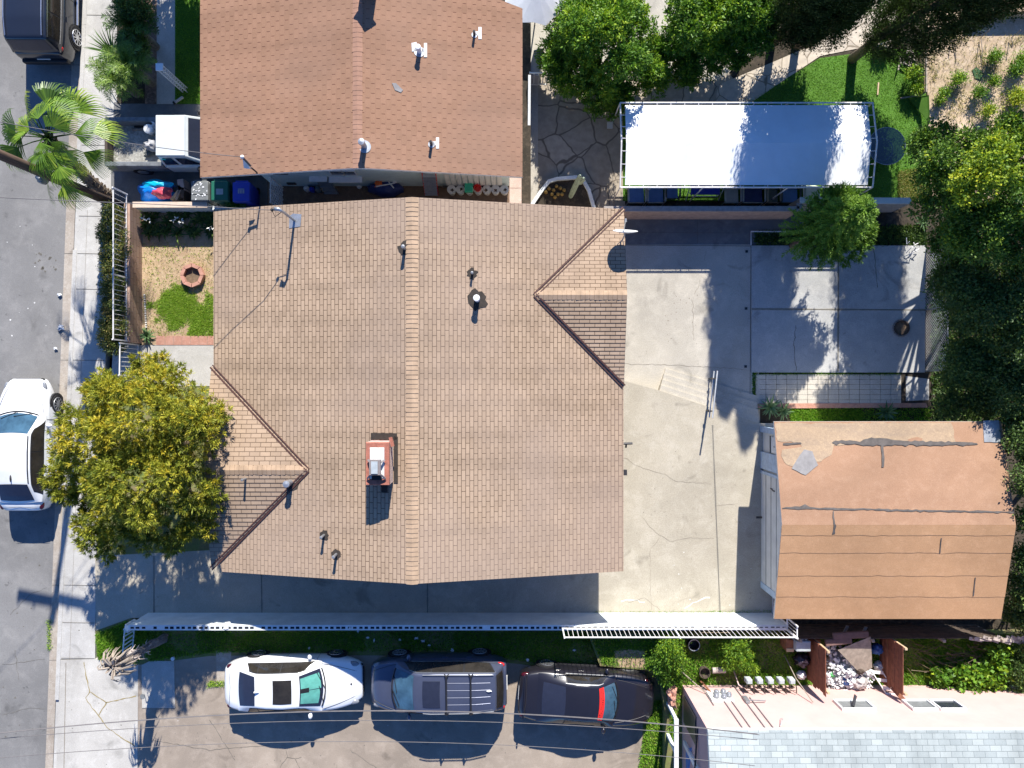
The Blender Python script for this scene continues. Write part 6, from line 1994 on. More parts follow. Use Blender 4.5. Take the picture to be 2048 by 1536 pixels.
heap_cloth('tarp_heap', M['tarp_blue'], 'heap under a crumpled bright blue tarp beside the cream capped wall', 'tarp heap', P(305, 380, .55), .80, .43, .72, 3)
heap_cloth('tarp', M['tarp_cyan'], 'lighter turquoise tarp spread over the top of the blue tarp heap', 'tarp', P(310, 367, .75), .55, .17, .13, 8, .06, .62)
heap_cloth('tarp', M['tarp_red'], 'crumpled red tarp on top of the blue tarp heap', 'tarp', P(322, 384, .8), .36, .22, .20, 5, .10, .66)
for i, (a, b, w_, l_, rz, mt, lb) in enumerate(((352, 392, .10, .42, .9, 'wood_light', 'short pale offcut in the woodpile beside the blue tarp'), (359, 388, .09, .5, 1.2, 'wood_grey', 'grey stick in the woodpile beside the blue tarp'), (364, 371, .22, .40, .15, 'pink_walk', 'pinkish box on the woodpile beside the grey crate'), (367, 390, .12, .5, 1.5, 'wood_dark', 'dark block in the woodpile beside the grey crate'), (356, 378, .16, .3, .4, 'black', 'black bag between the blue tarp and the woodpile'), (366, 400, .10, .1, 0, 'plastic_white', 'small white box at the foot of the woodpile'))):
    o = P(a, b, .5); mb = MB(); mb.box((o.x, o.y, .35), (w_, l_, .5), rz - 1.57 if i != 2 else rz)
    tag(mb.build('offcut', M[mt], loc=(o.x, o.y, .1), bevel=.01), lb, 'scrap')

# lattice post and lawn tool left of the houses
t = thing('lattice_post', 'white lattice post with a flat square cap on the lawn edge left of the houses', 'post', P(371, 181, 0))
o = P(371, 181, 0)
for sx in (-1, 1):
    for sy in (-1, 1): mb = MB(); mb.box((o.x + sx * .08, o.y + sy * .08, .95), (.022, .022, 1.9)); mb.build('upright', M['white_metal'], t)
mb = MB()
for k in range(12):
    z = .1 + k * .15
    for sx in (-1, 1):
        mb.beam((o.x + sx * .08, o.y - .08, z), (o.x + sx * .08, o.y + .08, z + .15), .014, .014); mb.beam((o.x - .08, o.y + sx * .08, z), (o.x + .08, o.y + sx * .08, z + .15), .014, .014)
mb.build('lattice', M['white_metal'], t)
mb = MB(); mb.box((o.x, o.y, 1.92), (.24, .24, .04)); mb.build('cap', M['white_paint'], t)
a = P(350, 205, .25); b2 = P(366, 194, .2); mb = MB(); mb.cyl(a, b2, .05, .05, 10); mb.cyl(a, a + V(-.06, -.03, 0), .06, .06, 10, 1); tag(mb.build('roller', [M['fabric_grey'], M['black']], loc=a), 'small grey roller lying at the end of the garden path', 'roller')

# ------------------------------------------------------------------ front yard
o = P(388, 552, 0); t = thing('fire_ring', 'octagonal ring of pink bricks on the front lawn', 'planter', (o.x, o.y, 0))
n = 8
for k in range(n):
    a0, a1 = 6.283 * (k + .03) / n, 6.283 * (k + .97) / n
    mb = MB(); mb.prism([(o.x + r * math.cos(a), o.y + r * math.sin(a)) for r, a in ((.43, a0), (.43, a1), (.30, a1), (.30, a0))], 0, .20 + random.uniform(-.012, .012)); mb.build('brick', M['terracotta'], t, bevel=.012)
mb = MB(); mb.cyl((o.x, o.y, 0), (o.x, o.y, .06), .31, .31, 24); mb.build('ash_bed', M['ash'], t)
for k in range(15):
    o = P(289.5 + k * .25, 590 + k * 4.6, .02); mb = MB(); mb.box((o.x, o.y, .04), (.06, .05, .05), random.uniform(-.3, .3)); tag(mb.build('edging_stone', M['repair'], loc=(o.x, o.y, 0), bevel=.01), 'small white edging stone in the line inside the tan block wall', 'stone', 'white edging stones')
# fire pit on the patio slab
o = P(1802, 656, ZP + .05); zf_ = ZP + .05; t = thing('fire_pit', 'round dark fire pit ringed with small stones on the rear slab', 'fire pit', (o.x, o.y, zf_))
mb = MB(); mb.lathe((o.x, o.y, zf_ + .002), [(.26, 0), (.27, .10), (.24, .10), (.23, .02)], 24); mb.build('bowl', M['wood_dark'], t)
mb = MB(); mb.cyl((o.x, o.y, zf_ + .01), (o.x, o.y, zf_ + .04), .235, .235, 20); mb.build('ash_bed', M['ash'], t)
for k in range(20):
    a = 6.283 * k / 20; mb = MB(); mb.blob((o.x + .30 * math.cos(a), o.y + .30 * math.sin(a), zf_ + .03), (.035, .03, .035), .25, k, 8, 6); mb.build('stone', M['block_grey'], t)
# litter in the street
for i, (a, b, r, lb) in enumerate(((120, 590, .05, 'small white scrap by the gutter near the mailbox shadow'), (122, 655, .10, 'crumpled white paper bag in the gutter'), (112, 697, .045, 'thin white scrap on the road edge below the paper bag'))):
    o = P(a, b, -.08); mb = MB(); mb.blob((o.x, o.y, -.06), (r * 1.2, r, r * .6), .45, i + 3, 10, 7); tag(mb.build('litter', M['trash_white'], loc=(o.x, o.y, -.11)), lb.replace(' near the mailbox shadow', ' above the paper bag'), 'litter')
rs = random.Random(3)
spots = [(618 + 0, 1296), (716, 1262), (735, 1275), (748, 1281), (800, 1279), (832, 1276), (846, 1282), (858, 1290), (905, 1300), (1055, 1320), (1148, 1300)]
for i, (a, b) in enumerate(spots):
    o = P(a, b, .04); mb = MB(); mb.blob((o.x, o.y, .05), (rs.uniform(.03, .07), rs.uniform(.03, .06), .03), .45, i, 9, 6)
    tag(mb.build('litter', M['trash_white'], loc=(o.x, o.y, .01)), 'small pale scrap in the shaded grass below the white block wall', 'litter', 'scraps along the block wall')
o = P(346, 1317, .06); mb = MB(); mb.lathe((o.x, o.y, .02), [(.06, 0), (.07, .08), (.055, .085)], 12); tag(mb.build('pipe_cap', M['plastic_white'], loc=(o.x, o.y, .01)), 'white round pipe end at the edge of the utility pad', 'pipe')
o = P(285, 1393, .03); mb = MB(); mb.cyl((o.x, o.y, .02), (o.x, o.y, .03), .09, .09, 18); tag(mb.build('access_cover', M['plastic_grey'], loc=(o.x, o.y, .02)), 'small round grey access cover on the utility pad', 'cover')
# dead trunk standing on the verge
M['trunk_dead'] = pm('trunk_dead', (.17, .14, .125), .95, var=.6, scale=9, bmp=.6)
b0_ = P(330, 1276, 0); t0_ = P(222, 1337, 3.25)
t = thing('dead_tree', 'grey dead trunk standing on the corner verge with a splintered drooping top', 'dead tree', b0_)
mb = MB(); fs_ = (0, .12, .25, .38, .5, .62, .74, .86, .95)
mb.tube([b0_.lerp(t0_, f) + V(.04 * math.sin(9 * f), .05 * math.sin(7 * f), 0) for f in fs_], [.17, .14, .15, .12, .14, .15, .12, .14, .10], 12)
for q in range(len(mb.v)): mb.v[q] = tuple(Vector(mb.v[q]) + V(random.gauss(0, .03), random.gauss(0, .03), random.gauss(0, .03)))
mb.build('trunk', M['trunk_dead'], t)
mb = MB(); rr = random.Random(2)
for k in range(60):
    a = rr.uniform(0, 6.283); q = t0_ + V(.10 * math.cos(a), .10 * math.sin(a), rr.uniform(-.4, -.05)); l = rr.uniform(.22, .50)
    o2 = V(math.cos(a), math.sin(a), 0)
    mb.tube([q, q + o2 * l * .55 + V(0, 0, .10), q + o2 * l * .9 + V(0, 0, -.12), q + o2 * l + V(0, 0, -.35)], [.03, .028, .018, .006], 5)
mb.build('dead_leaf_stubs', M['wood_grey'], t)
mb = MB()
for k in range(22):
    f = rr.uniform(.3, .85); q = b0_.lerp(t0_, f); a = rr.uniform(0, 6.283); l = rr.uniform(.18, .42)
    mb.tube([q, q + V(math.cos(a) * l * .7, math.sin(a) * l * .7, l * .3), q + V(math.cos(a) * l, math.sin(a) * l, -l * .2)], [.03, .02, .006], 5)
q = b0_.lerp(t0_, .6); q2 = b0_.lerp(t0_, .86); mb.beam(q + V(-.02, .16, 0), q2 + V(0, .17, 0), .24, .06, up=(0, 1, 0))
mb.build('splinters', M['wood_dead'], t)

before_junk = set(tops())
# ------------------------------------------------------------------ junk yard by the pink house
def panelwall(label, x, y0, y1, z1, mat, post, seed):
    t = thing('board_screen', label, 'board screen', (x, (y0 + y1) / 2, 0)); R = random.Random(seed)
    for k in range(6):
        z = .12 + k * (z1 / 6); mb = MB()
        mb.slab([(x - .01 + R.gauss(0, .012), y0, z + z1 / 6 - .015), (x + .015, y0, z + z1 / 6 - .015), (x + .015, y1 + R.uniform(-.12, .08), z + z1 / 6 - .015), (x - .01, y1 + R.uniform(-.12, .08), z + z1 / 6 - .015)], z1 / 6 - .03)
        mb.build('board', M[mat], t)
    for y in (y0 - .05, y1 + .1): mb = MB(); mb.box((x + .06, y, z1 / 2 + .1), (.08, .07, z1 + .2)); mb.build('post', M[post], t)
    return t


panelwall('brown board screen on the left side of the trash heap', 10.55, -8.95, -10.45, 1.55, 'wood_brown', 'wood_light', 1)
panelwall('brown board screen on the right side of the trash heap', 13.15, -8.85, -10.5, 1.55, 'wood_brown', 'wood_light', 4)
mb = MB(); mb.slab([P(1676, 1300, .9), P(1741, 1274, 1.0), P(1744, 1335, .75), P(1722, 1348, .7)], .025); tag(mb.build('plywood', M['wood_grey'], loc=P(1715, 1310, .85)), 'worn plywood sheet lying over the trash heap', 'plywood')
for i, (a, b, c_, d_, lb) in enumerate(((1650, 1286, 1702, 1280, 'brown foam pad below the longer pad above the trash heap'), (1665, 1272, 1735, 1268, 'long brown foam pad at the top of the trash heap'))):
    mb = MB(); q = P(a, b, 1.0); q2 = P(c_, d_, 1.0); mb.beam(q, q2, .22, .12); tag(mb.build('foam_pad', pm('foam%d' % i, (.17, .10, .085), .9), loc=q, bevel=.03), lb, 'foam pad')
mb = MB(); rr = random.Random(8)
for k in range(430):
    a, b = rr.uniform(1652, 1745), rr.uniform(1290, 1385)
    if a > 1700 and b < 1340 and a - 1700 > (b - 1290) * .9 - 5: continue
    q = P(a, b, .3); s_ = rr.uniform(.02, .075); z = .25 + .5 * max(0, 1 - abs(a - 1690) / 60) * max(0, 1 - abs(b - 1335) / 60) + rr.uniform(-.1, .08)
    if rr.random() < .6: mb.blob((q.x, q.y, z), (s_, s_ * rr.uniform(.5, 1.2), s_ * .6), .5, k, 9, 6)
    else: mb.box((q.x, q.y, z), (s_ * 2, s_ * rr.uniform(.6, 2), s_ * .5), rr.uniform(0, 3), rr.choice((0, 0, 0, 1)))
tag(mb.build('trash_heap', [M['trash_white'], M['meter']], loc=P(1695, 1340, 0)), 'heap of crumpled white packaging and rubbish between the brown board screens', 'rubbish', kind='stuff')
mb = MB(); q = P(1690, 1340, .2); mb.blob((q.x, q.y, .1), (.75, .75, .35), .2, 4, 20, 10); tag(mb.build('rubbish_bags', M['meter'], loc=(q.x, q.y, 0), smooth=True), 'grey bags under the white rubbish between the board screens', 'rubbish', kind='stuff')
for i, (a, b, z, r, mt, lb) in enumerate(((1722, 1367, .6, .27, 'bag_clear', 'shiny clear bag of cans in front of the trash heap'), (1696, 1362, .5, .20, 'trash_blue', 'blue plastic bag of rubbish in front of the trash heap'), (1666, 1350, .45, .11, 'trash_green', 'small green bag at the left of the trash heap'), (1607, 1324, .5, .27, 'bag_black', 'shiny dark rubbish bag left of the brown board screen'), (1722, 1343, .75, .14, 'wood_dark', 'brown tin on the trash heap above the clear bag'), (1605, 1352, .3, .16, 'trash_white', 'crumpled white bag below the shiny dark bag'), (1757, 1300, .4, .2, 'trash_blue', 'dark blue bag in the gap behind the right board screen'), (1762, 1335, .3, .2, 'trash_white', 'pale bag in the gap above the white chair frame'))):
    q = P(a, b, z); mb = MB(); mb.blob((q.x, q.y, z - r * .6), (r, r * .9, r * .9), .16, i + 5, 22, 14, freq=3.2)
    tag(mb.build('rubbish_bag' if i != 4 else 'tin', M[mt], loc=(q.x, q.y, max(0, z - 1.4 * r)), smooth=True), lb, 'rubbish bag' if i != 4 else 'tin')
q = P(1607, 1293, .9); mb = MB(); mb.box((q.x, q.y, .62), (.50, .36, .55)); t = thing('appliance', 'grey metal appliance between two orange brown pots', 'appliance', (q.x, q.y, .1)); mb.build('appliance_body', M['meter'], t, bevel=.03)
for k in range(3): mb = MB(); mb.cyl((q.x - .12 + .12 * k, q.y + .19, .80), (q.x - .12 + .12 * k, q.y + .23, .80), .03, .03, 8); mb.build('knob', M['white_paint'], t)
for i, a in enumerate((1581, 1634)):
    q = P(a, 1292, .7); mb = MB(); mb.box((q.x, q.y, .35), (.26, .36, .6), 0, 0, 1.1); mb.box((q.x, q.y - .15, .66), (.26, .12, .03), 0, 1); tag(mb.build('crate', [M['rust'], M['wood_light']], loc=(q.x, q.y, 0), bevel=.02), ('orange brown crate left' if i == 0 else 'orange brown crate right') + ' of the grey appliance', 'crate')
# ladder-like white chair frames
t = thing('chair_frame', 'overturned white chair frame against the right brown board screen', 'chair frame', P(1772, 1370, .3))
a = P(1752, 1340, .5); b2 = P(1786, 1392, .8)
for k in (-1, 1): mb = MB(); mb.tube([a + V(k * .18, 0, 0), b2 + V(k * .18, 0, 0)], .02, 6); mb.build('leg', M['white_metal'], t)
for f in (.1, .4, .7, .95):
    q = a.lerp(b2, f); mb = MB(); mb.box(tuple(q), (.38, .10, .03), -.1); mb.build('slat', M['white_metal'], t)
mb = MB(); a = P(1784, 1375, 1.0); b2 = P(1820, 1413, 1.5); mb.beam(a, b2, .14, .04); tag(mb.build('plank', M['wood_brown'], loc=a), 'brown plank leaning on the pink wall beside the right board screen', 'plank')
# barrels and pots in the side yard
q = P(1388, 1290, .35); t = thing('barrel', 'black open barrel near the white rails and the pallet', 'barrel', (q.x, q.y, 0))
mb = MB(); mb.lathe((q.x, q.y, 0), [(.19, 0), (.20, .34), (.205, .36), (.18, .36), (.17, .12)], 20); mb.build('drum', M['black'], t); mb = MB(); mb.tube([(q.x + .195 * math.cos(6.283 * k / 24), q.y + .195 * math.sin(6.283 * k / 24), .365) for k in range(25)], .012, 5); mb.build('rim', M['galv'], t)
t = thing('pallet', 'short wooden pallet against the wall below the white rails', 'pallet', P(1425, 1280, .2))
for k in range(9): q = P(1402 + k * 6, 1278, .5); mb = MB(); mb.slab([(q.x - .045, -8.62, .95), (q.x + .045, -8.62, .95), (q.x + .045, -8.85, .3), (q.x - .045, -8.85, .3)], .02); mb.build('slat', M['wood_light'], t)
q = P(1410, 1346, .3); mb = MB(); mb.lathe((q.x, q.y, 0), [(.16, 0), (.19, .28), (.20, .30), (.17, .30), (.16, .10)], 18); tag(mb.build('pot', M['wood_dark'], loc=(q.x, q.y, 0)), 'rusty dark pot in the weeds beside the pale log', 'pot')
a, b2 = P(1424, 1341, .15), P(1450, 1340, .15); mb = MB(); mb.cyl(a, b2, .10, .10, 12); tag(mb.build('log', M['wood_dead'], loc=a), 'short pale log in the weeds above the gas meters', 'log')
q = P(1345, 1398, .35); mb = MB(); mb.blob((q.x, q.y, .22), (.16, .36, .24), .35, 6, 16, 12); tag(mb.build('root_stump', M['terracotta'], loc=(q.x, q.y, 0)), 'reddish split stump in the weeds at the corner of the pink house', 'stump')
mb = MB(); a, b2 = P(1352, 1437, 1.3), P(1352, 1560, 1.3); mb.beam(a, b2, .14, .10); t = thing('fence_rail', 'white square rail beside the shaded wall of the pink house', 'fence', (a.x, a.y, 0)); mb.build('rail', M['white_paint'], t)
for f in (.02, .55): q = a.lerp(b2, f); mb = MB(); mb.box((q.x, q.y, .65), (.10, .10, 1.3)); mb.build('post', M['white_paint'], t)
mb = MB(); mb.slab([P(1372, 1500, .9), P(1384, 1496, 1.4), P(1402, 1545, 1.4), P(1372, 1548, .9)], .03); tag(mb.build('leaning_board', M['fabric_blue'], loc=P(1380, 1520, .9)), 'blue board leaning on the shaded wall of the pink house', 'board')
a, b2 = P(1362, 1342, .1), P(1425, 1398, 1.0); mb = MB(); mb.cyl(a, b2, .018, .018, 6); tag(mb.build('pole', M['wood_grey'], loc=a), 'thin grey pole leaning on the corner of the pink house', 'pole')
a, b2 = P(1400, 1360, .1), P(1428, 1392, .9); mb = MB(); mb.beam(a, b2, .05, .08); mb.beam(b2, b2 + V(.35, -.03, 0), .04, .04); tag(mb.build('hand_truck', M['rust'], loc=a), 'rusty tool leaning on the pink wall between the electric meters and gas meters', 'tool')
lift(before_junk, ZJ)
# scrap near the slab corner and garden stakes
mb = MB(); rr = random.Random(4)
for k in range(7):
    q = P(rr.uniform(1812, 1842), rr.uniform(480, 510), ZP + .25); mb.tube([q, q + V(rr.uniform(-.25, .25), rr.uniform(-.12, .12), rr.uniform(-.1, .1)), q + V(rr.uniform(-.3, .3), rr.uniform(-.25, .2), -.1)], .016, 5)
tag(mb.build('scrap_pipes', M['white_metal'], loc=P(1828, 495, ZP + .05)), 'tangle of bent white pipes at the corner of the rear slab', 'scrap')
for i, (a, b, c_, d_, lb) in enumerate(((1906, 70, 1912, 128, 'curved garden stake left of the other stakes in the bare garden soil'), (1962, 75, 1962, 128, 'middle garden stake beside its forked twig'), (2022, 76, 2024, 96, 'shortest garden stake near the right edge'))):
    q0 = P(c_, d_, ZY + .06); q1 = P(a, b, ZY + .15); mb = MB(); mb.tube([q0, q0.lerp(q1, .5) + V(.03, 0, .03), q1, q1 + V(0, .05, .5)], .016, 5); tag(mb.build('garden_stake', M['wood_grey'], loc=q0), lb, 'stake')
q = P(1753, 165, ZY + .04); mb = MB(); mb.beam(P(1757, 165, ZY + .04), P(1755, 190, ZY + .04), .05, .03); tag(mb.build('wooden_bat', M['wood_light'], loc=q), 'short pale stick lying on the shaded lawn', 'stick')
mb = MB(); rr = random.Random(6)
for k in range(16):
    q = P(rr.uniform(1795, 1822), rr.uniform(95, 130), ZY + .15); mb.tube([q, q + V(rr.uniform(-.1, .5), rr.uniform(-.45, .1), rr.uniform(-.05, .1))], [.03, .02], 5)
tag(mb.build('brush_pile', M['wood_dead'], loc=P(1808, 112, ZY)), 'pile of pruned branches between the lawn and the garden', 'branches')
mb = MB(); mb.tube([P(a, b, ZP + .05) for a, b in ((1502, 490), (1502, 463), (1580, 463))], .025, 6); tag(mb.build('water_pipe', M['white_metal'], loc=P(1502, 475, ZP)), 'white pipe bent around the dark soil corner beside the alley', 'pipe')
ZT = ZY

# ------------------------------------------------------------------ trees
def B(px, py, z, rpx, dt=0.0, flat=1.0):
    c = P(px, py, z); r = rpx * (HC - z) / FP
    return (tuple(c), (r, r, r * flat), dt)


make_tree('tree', 'broad yellow green tree between the street sedan and the tan roof', (-11.6, -2.1, 0),
          [B(285, 835, 4.3, 98, .14), B(190, 895, 3.6, 88, .03), B(150, 955, 3.0, 55, -.02), B(372, 868, 3.8, 84, .10), B(395, 975, 3.3, 60, .0), B(288, 960, 4.2, 104, .02), B(228, 1042, 3.0, 70, -.06), B(328, 1040, 3.1, 72, -.10),
           B(402, 1048, 2.9, 42, .05), B(238, 790, 3.4, 58, .16), B(350, 785, 3.4, 58, .12), B(285, 728, 2.5, 26, .0), B(322, 727, 2.7, 26, .15), B(425, 830, 3.4, 36, .12)],
          'leaf_yellow', 6000, 19, .05, .15, .028, r0=.15, tint=(.52, .18, .09), spread=.85, jag=.05, zmin=-.6, shell=(.45, 1.04), up=.35, lump=(12, .30, -.5, .86, .10))
make_tree('tree', 'large round bright green tree beside the parasol and the canopy', tuple(P(1190, 160, ZT)),
          [B(1205, 100, 1.75, 90, .05), B(1150, 55, 1.25, 58, .08), B(1258, 68, 1.25, 60, .10), B(1142, 140, 0.50, 58, .0), B(1268, 150, 0.40, 60, .02), B(1200, 186, 0.35, 50, -.05), B(1118, 105, 0.40, 42, .04), B(1298, 122, 0.40, 42, .05), B(1200, 30, 1.55, 52, .14), B(1235, 200, 0.35, 32, -.08)],
          'leaf_bright', 5600, 13, .10, .13, .05, r0=.16, tint=(.46, .14, .14), spread=.75, jag=.05, shell=(.55, 1.03), lump=(15, .34), up=.1)
make_tree('tree', 'round green tree touching the right side of the largest round tree', tuple(P(1390, 120, ZT)),
          [B(1390, 50, 1.55, 60, .06), B(1352, 85, 0.60, 42, .02), B(1432, 90, 0.60, 46, .0), B(1395, 130, 0.35, 46, -.04), B(1420, 20, 1.55, 46, .1), B(1370, 150, 0.35, 28, -.05)],
          'leaf_bright', 3000, 13, .10, .13, .05, r0=.13, tint=(.42, .14, .14), spread=.75, jag=.05, shell=(.55, 1.03), lump=(13, .36), up=.1)
make_tree('tree', 'smaller green tree between the round trees and the dark cypresses', tuple(P(1480, 110, ZT)),
          [B(1488, 35, 1.75, 50, .03), B(1512, 75, 1.15, 38, -.04), B(1470, 100, 0.35, 36, -.04), B(1500, 0, 1.95, 44, .08)],
          'leaf_bright', 1900, 13, .10, .13, .05, r0=.11, tint=(.38, .14, .14), spread=.75, jag=.05, shell=(.55, 1.03), lump=(13, .36), up=.1)


def cypress(label, x, y, h, r, z0, n, lean=0.0):
    t = thing('cypress_tree', label, 'tree', (x, y, ZT), 'tall cypress trees at the top of the garden')
    lv = Leaves(); k = n
    f = rng.uniform(0, 1, k) ** .8
    rad = r * (np.clip(f / .10, .5, 1) * np.clip((1 - f) / .38, .02, 1) ** .7) * (1 + .12 * np.sin(f * 60 + rng.uniform(0, 6.28)))
    a = rng.uniform(0, 6.283, k); lump = 1 + .12 * np.sin(5 * a + 9 * f) + .08 * np.sin(11 * a - 17 * f)
    rr = rad * lump * rng.uniform(.35, 1.02, k) ** .5
    p = np.column_stack([x + rr * np.cos(a) + lean * (z0 - ZT + f * (ZT + h - z0)), y + rr * np.sin(a), z0 + f * (ZT + h - z0)])
    nrm = np.column_stack([np.cos(a), np.sin(a), np.full(k, .2)])
    p = np.repeat(p, 9, 0) + rng.normal(size=(k * 9, 3)) * .07; nrm = np.repeat(nrm, 9, 0)
    d = unit(nrm * .7 + np.array([0, 0, 1.0]) + sph(k * 9) * .5)
    lv.add(p, d, unit(nrm + sph(k * 9) * .5), rng.uniform(.05, .11, k * 9), .05, np.repeat(.45 + .22 * rng.normal(size=k), 9) + .1 * rng.normal(size=k * 9))
    lv.build('crown', M['leaf_cypress'], t)
    mb = MB(); mb.tube([(x, y, ZT - .2), (x + lean * z0, y, z0 + 1), (x + lean * h * .8, y, ZT + h * .8)], [r * .16, r * .12, .03], 9); mb.build('trunk', M['bark'], t, True)


cypress('tall dark cypress nearest the small green tree', 9.50, 12.4, 9.7, 1.02, .4, 12500)
cypress('tall dark cypress on the other side of the stone path from the brush pile', 10.40, 12.4, 10.5, 1.02, .4, 13000)
cypress('tall dark cypress leaning over the bare vegetable garden', 12.45, 11.9, 9.4, 1.18, .6, 13000, .30)

# bright conifer with drooping whorled branches
o = V(10.22, 5.05, ZP); t = thing('conifer_tree', 'bright green monkey puzzle like conifer hanging over the rear wall', 'tree', o)
lv = Leaves()
for k in range(13):
    z = 1.2 + k * .32; nb = 13; rr = 1.28 * (1 - max(0, (k - 3)) / 12.5) * (.75 if k < 1 else 1)
    for b_ in range(nb):
        a = 6.283 * (b_ + .5 * (k % 2)) / nb + random.uniform(-.15, .15); l = rr * random.uniform(.82, 1.08)
        p = np.array([o.x, o.y, z + random.uniform(-.08, .08)]); ang = .45; n = 18
        tt = .46 + .1 * random.gauss(0, 1)
        for i in range(n):
            d = np.array([math.cos(a) * math.cos(ang), math.sin(a) * math.cos(ang), math.sin(ang)])
            p = p + d * l / n; ang -= .05
            if i < 3: continue
            m = 13; q = np.repeat(p[None], m, 0) + rng.normal(size=(m, 3)) * .018
            side = np.array([-math.sin(a), math.cos(a), 0])
            th = rng.uniform(0, 6.283, m); dd = d * .75 + side * np.cos(th)[:, None] * .8 + np.array([0, 0, 1.0]) * np.sin(th)[:, None] * .6
            lv.add(q, dd, unit(sph(m) + np.array([0, 0, .7])), rng.uniform(.05, .11, m), .024, tt + .012 * i + .12 * rng.normal(size=m))
crown(lv, [B(1668, 452, 2.2, 62, .0), B(1700, 430, 2.6, 44, .08), B(1640, 480, 1.8, 44, -.05), B(1690, 490, 1.8, 44, -.05), B(1650, 425, 2.2, 44, .05), B(1712, 465, 2.0, 36, 0), B(1680, 405, 2.4, 36, .1)], 2400, 11, .05, .13, .026, zmin=-.3, spread=.7, shell=(.6, 1.05), tint=(.46, .15, .12), jag=.06)
lv.build('crown', M['leaf_arau'], t)
mb = MB(); mb.tube([o - V(0, 0, .2), o + V(0, 0, 2), o + V(0, 0, 4.7)], [.14, .1, .03], 9); mb.build('trunk', M['bark'], t, True)

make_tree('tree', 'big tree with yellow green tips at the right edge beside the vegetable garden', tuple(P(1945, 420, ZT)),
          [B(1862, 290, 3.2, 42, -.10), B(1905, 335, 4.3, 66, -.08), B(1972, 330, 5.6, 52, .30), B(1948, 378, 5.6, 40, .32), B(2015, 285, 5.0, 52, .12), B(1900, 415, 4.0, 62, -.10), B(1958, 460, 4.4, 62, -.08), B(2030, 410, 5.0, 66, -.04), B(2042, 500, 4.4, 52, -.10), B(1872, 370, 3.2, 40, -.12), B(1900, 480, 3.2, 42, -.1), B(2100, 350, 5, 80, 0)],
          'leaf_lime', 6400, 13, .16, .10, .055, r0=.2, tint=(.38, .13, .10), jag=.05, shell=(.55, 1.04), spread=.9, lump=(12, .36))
dk = [('dark leafy tree behind the upper half of the chain link fence', (1935, 585), [B(1925, 575, 3.0, 56), B(1895, 560, 2.4, 36), B(1965, 610, 3.2, 50), B(1925, 630, 2.2, 36)]),
      ('dark tree at the right edge below the big yellow tipped tree', (2040, 640), [B(2035, 600, 3.6, 55), B(2060, 680, 3.2, 65), B(2000, 660, 2.6, 45), B(2080, 560, 4, 60)]),
      ('rounded dark bush at the lower end of the chain link fence', (1935, 725), [B(1930, 720, 1.9, 42, .1), B(1958, 745, 1.7, 34, .05), B(1912, 750, 1.5, 25)]),
      ('dark shrubs between the rounded bush and the shed corner', (2010, 790), [B(2000, 740, 2.2, 42), B(2040, 790, 2.4, 52), B(1960, 800, 1.3, 32), B(1900, 810, 1.1, 24), B(2070, 730, 2.5, 50)]),
      ('dark tree along the right side of the shed', (2075, 950), [B(2062, 880, 2.6, 48), B(2075, 960, 3.0, 46), B(2068, 1040, 2.8, 32, .2), B(2040, 850, 2.0, 34)]),
      ('dark hedge plant at the lower right corner of the shed', (2060, 1160), [B(2060, 1120, 2.3, 34, .1), B(2048, 1180, 1.8, 34, .05), B(2032, 1225, 1.3, 24), B(2085, 1230, 1.6, 45)])]
for lb, bp, bl in dk:
    make_tree('tree' if 'tree' in lb else 'shrub', lb, tuple(P(*bp, ZP if bp[1] < 846 else 0)), bl, 'leaf_dark', int(330 * len(bl)), 14, .18, .10, .055, r0=.1, cat='tree' if 'tree' in lb else 'shrub', tint=(.42, .2, .14), jag=.08, shell=(.6, 1.05), spread=1.0)

# fan palm and its rough trunk
base = P(217, 394, 0); top = P(96, 276, 4.3)
t = thing('fan_palm', 'fan palm with a shaggy leaning trunk over the street', 'palm tree', base)
mb = MB(); pts = [base.lerp(top, f) + V(0, 0, .25 * math.sin(3.14 * f)) for f in np.linspace(0, 1, 16)]
mb.tube(pts, [.20 + .015 * (i % 2) - .06 * i / 15 for i in range(16)], 12); mb.build('trunk', M['bark_palm'], t)
mb = MB(); rr = random.Random(9)
for k in range(420):
    f = rr.uniform(.02, .97); c = base.lerp(top, f) + V(0, 0, .25 * math.sin(3.14 * f)); a = rr.uniform(0, 6.283); r = .19 - .05 * f
    ax = (top - base).normalized(); u = ax.cross(V(0, 1, .3)).normalized(); v = ax.cross(u)
    o2 = u * math.cos(a) + v * math.sin(a); p0 = c + o2 * r * .95; p1 = p0 + (o2 * .55 + ax * .8).normalized() * rr.uniform(.08, .16)
    mb.beam(p0, p1, .035, .012)
mb.build('leaf_stubs', M['bark_palm'], t)
lv = Leaves(); pet = MB()
for k in range(25):
    az = k * 2.39996 + rng.normal() * .3; e = 1.2 - 1.75 * (k / 24) + rng.normal() * .08
    d = np.array([math.cos(az) * math.cos(e), math.sin(az) * math.cos(e), math.sin(e)]); l = .38 + .85 * (k / 24) + rng.uniform(-.10, .15)
    hub = np.array(top) + d * l
    pet.tube([top, tuple(np.array(top) + d * l * .5 + np.array([0, 0, .05])), tuple(hub)], [.024, .017, .013], 5)
    flat = np.array([math.cos(az), math.sin(az), .25 * math.sin(e) - .15]) + rng.normal(size=3) * .22
    nrm_ = np.array([rng.normal() * .45 - .4 * math.cos(az), rng.normal() * .45 - .4 * math.sin(az), 1.0])
    fan_leaf(lv, hub, flat, nrm_, rng.uniform(.68, .92) * (.7 if k < 6 else 1), 24, rng.uniform(1.4, 2.3), tint=.48 + .20 * rng.normal(), droop=.6)
lv.build('fronds', M['leaf_palm'], t); pet.build('leaf_stalks', M['leaf_palm'], t)

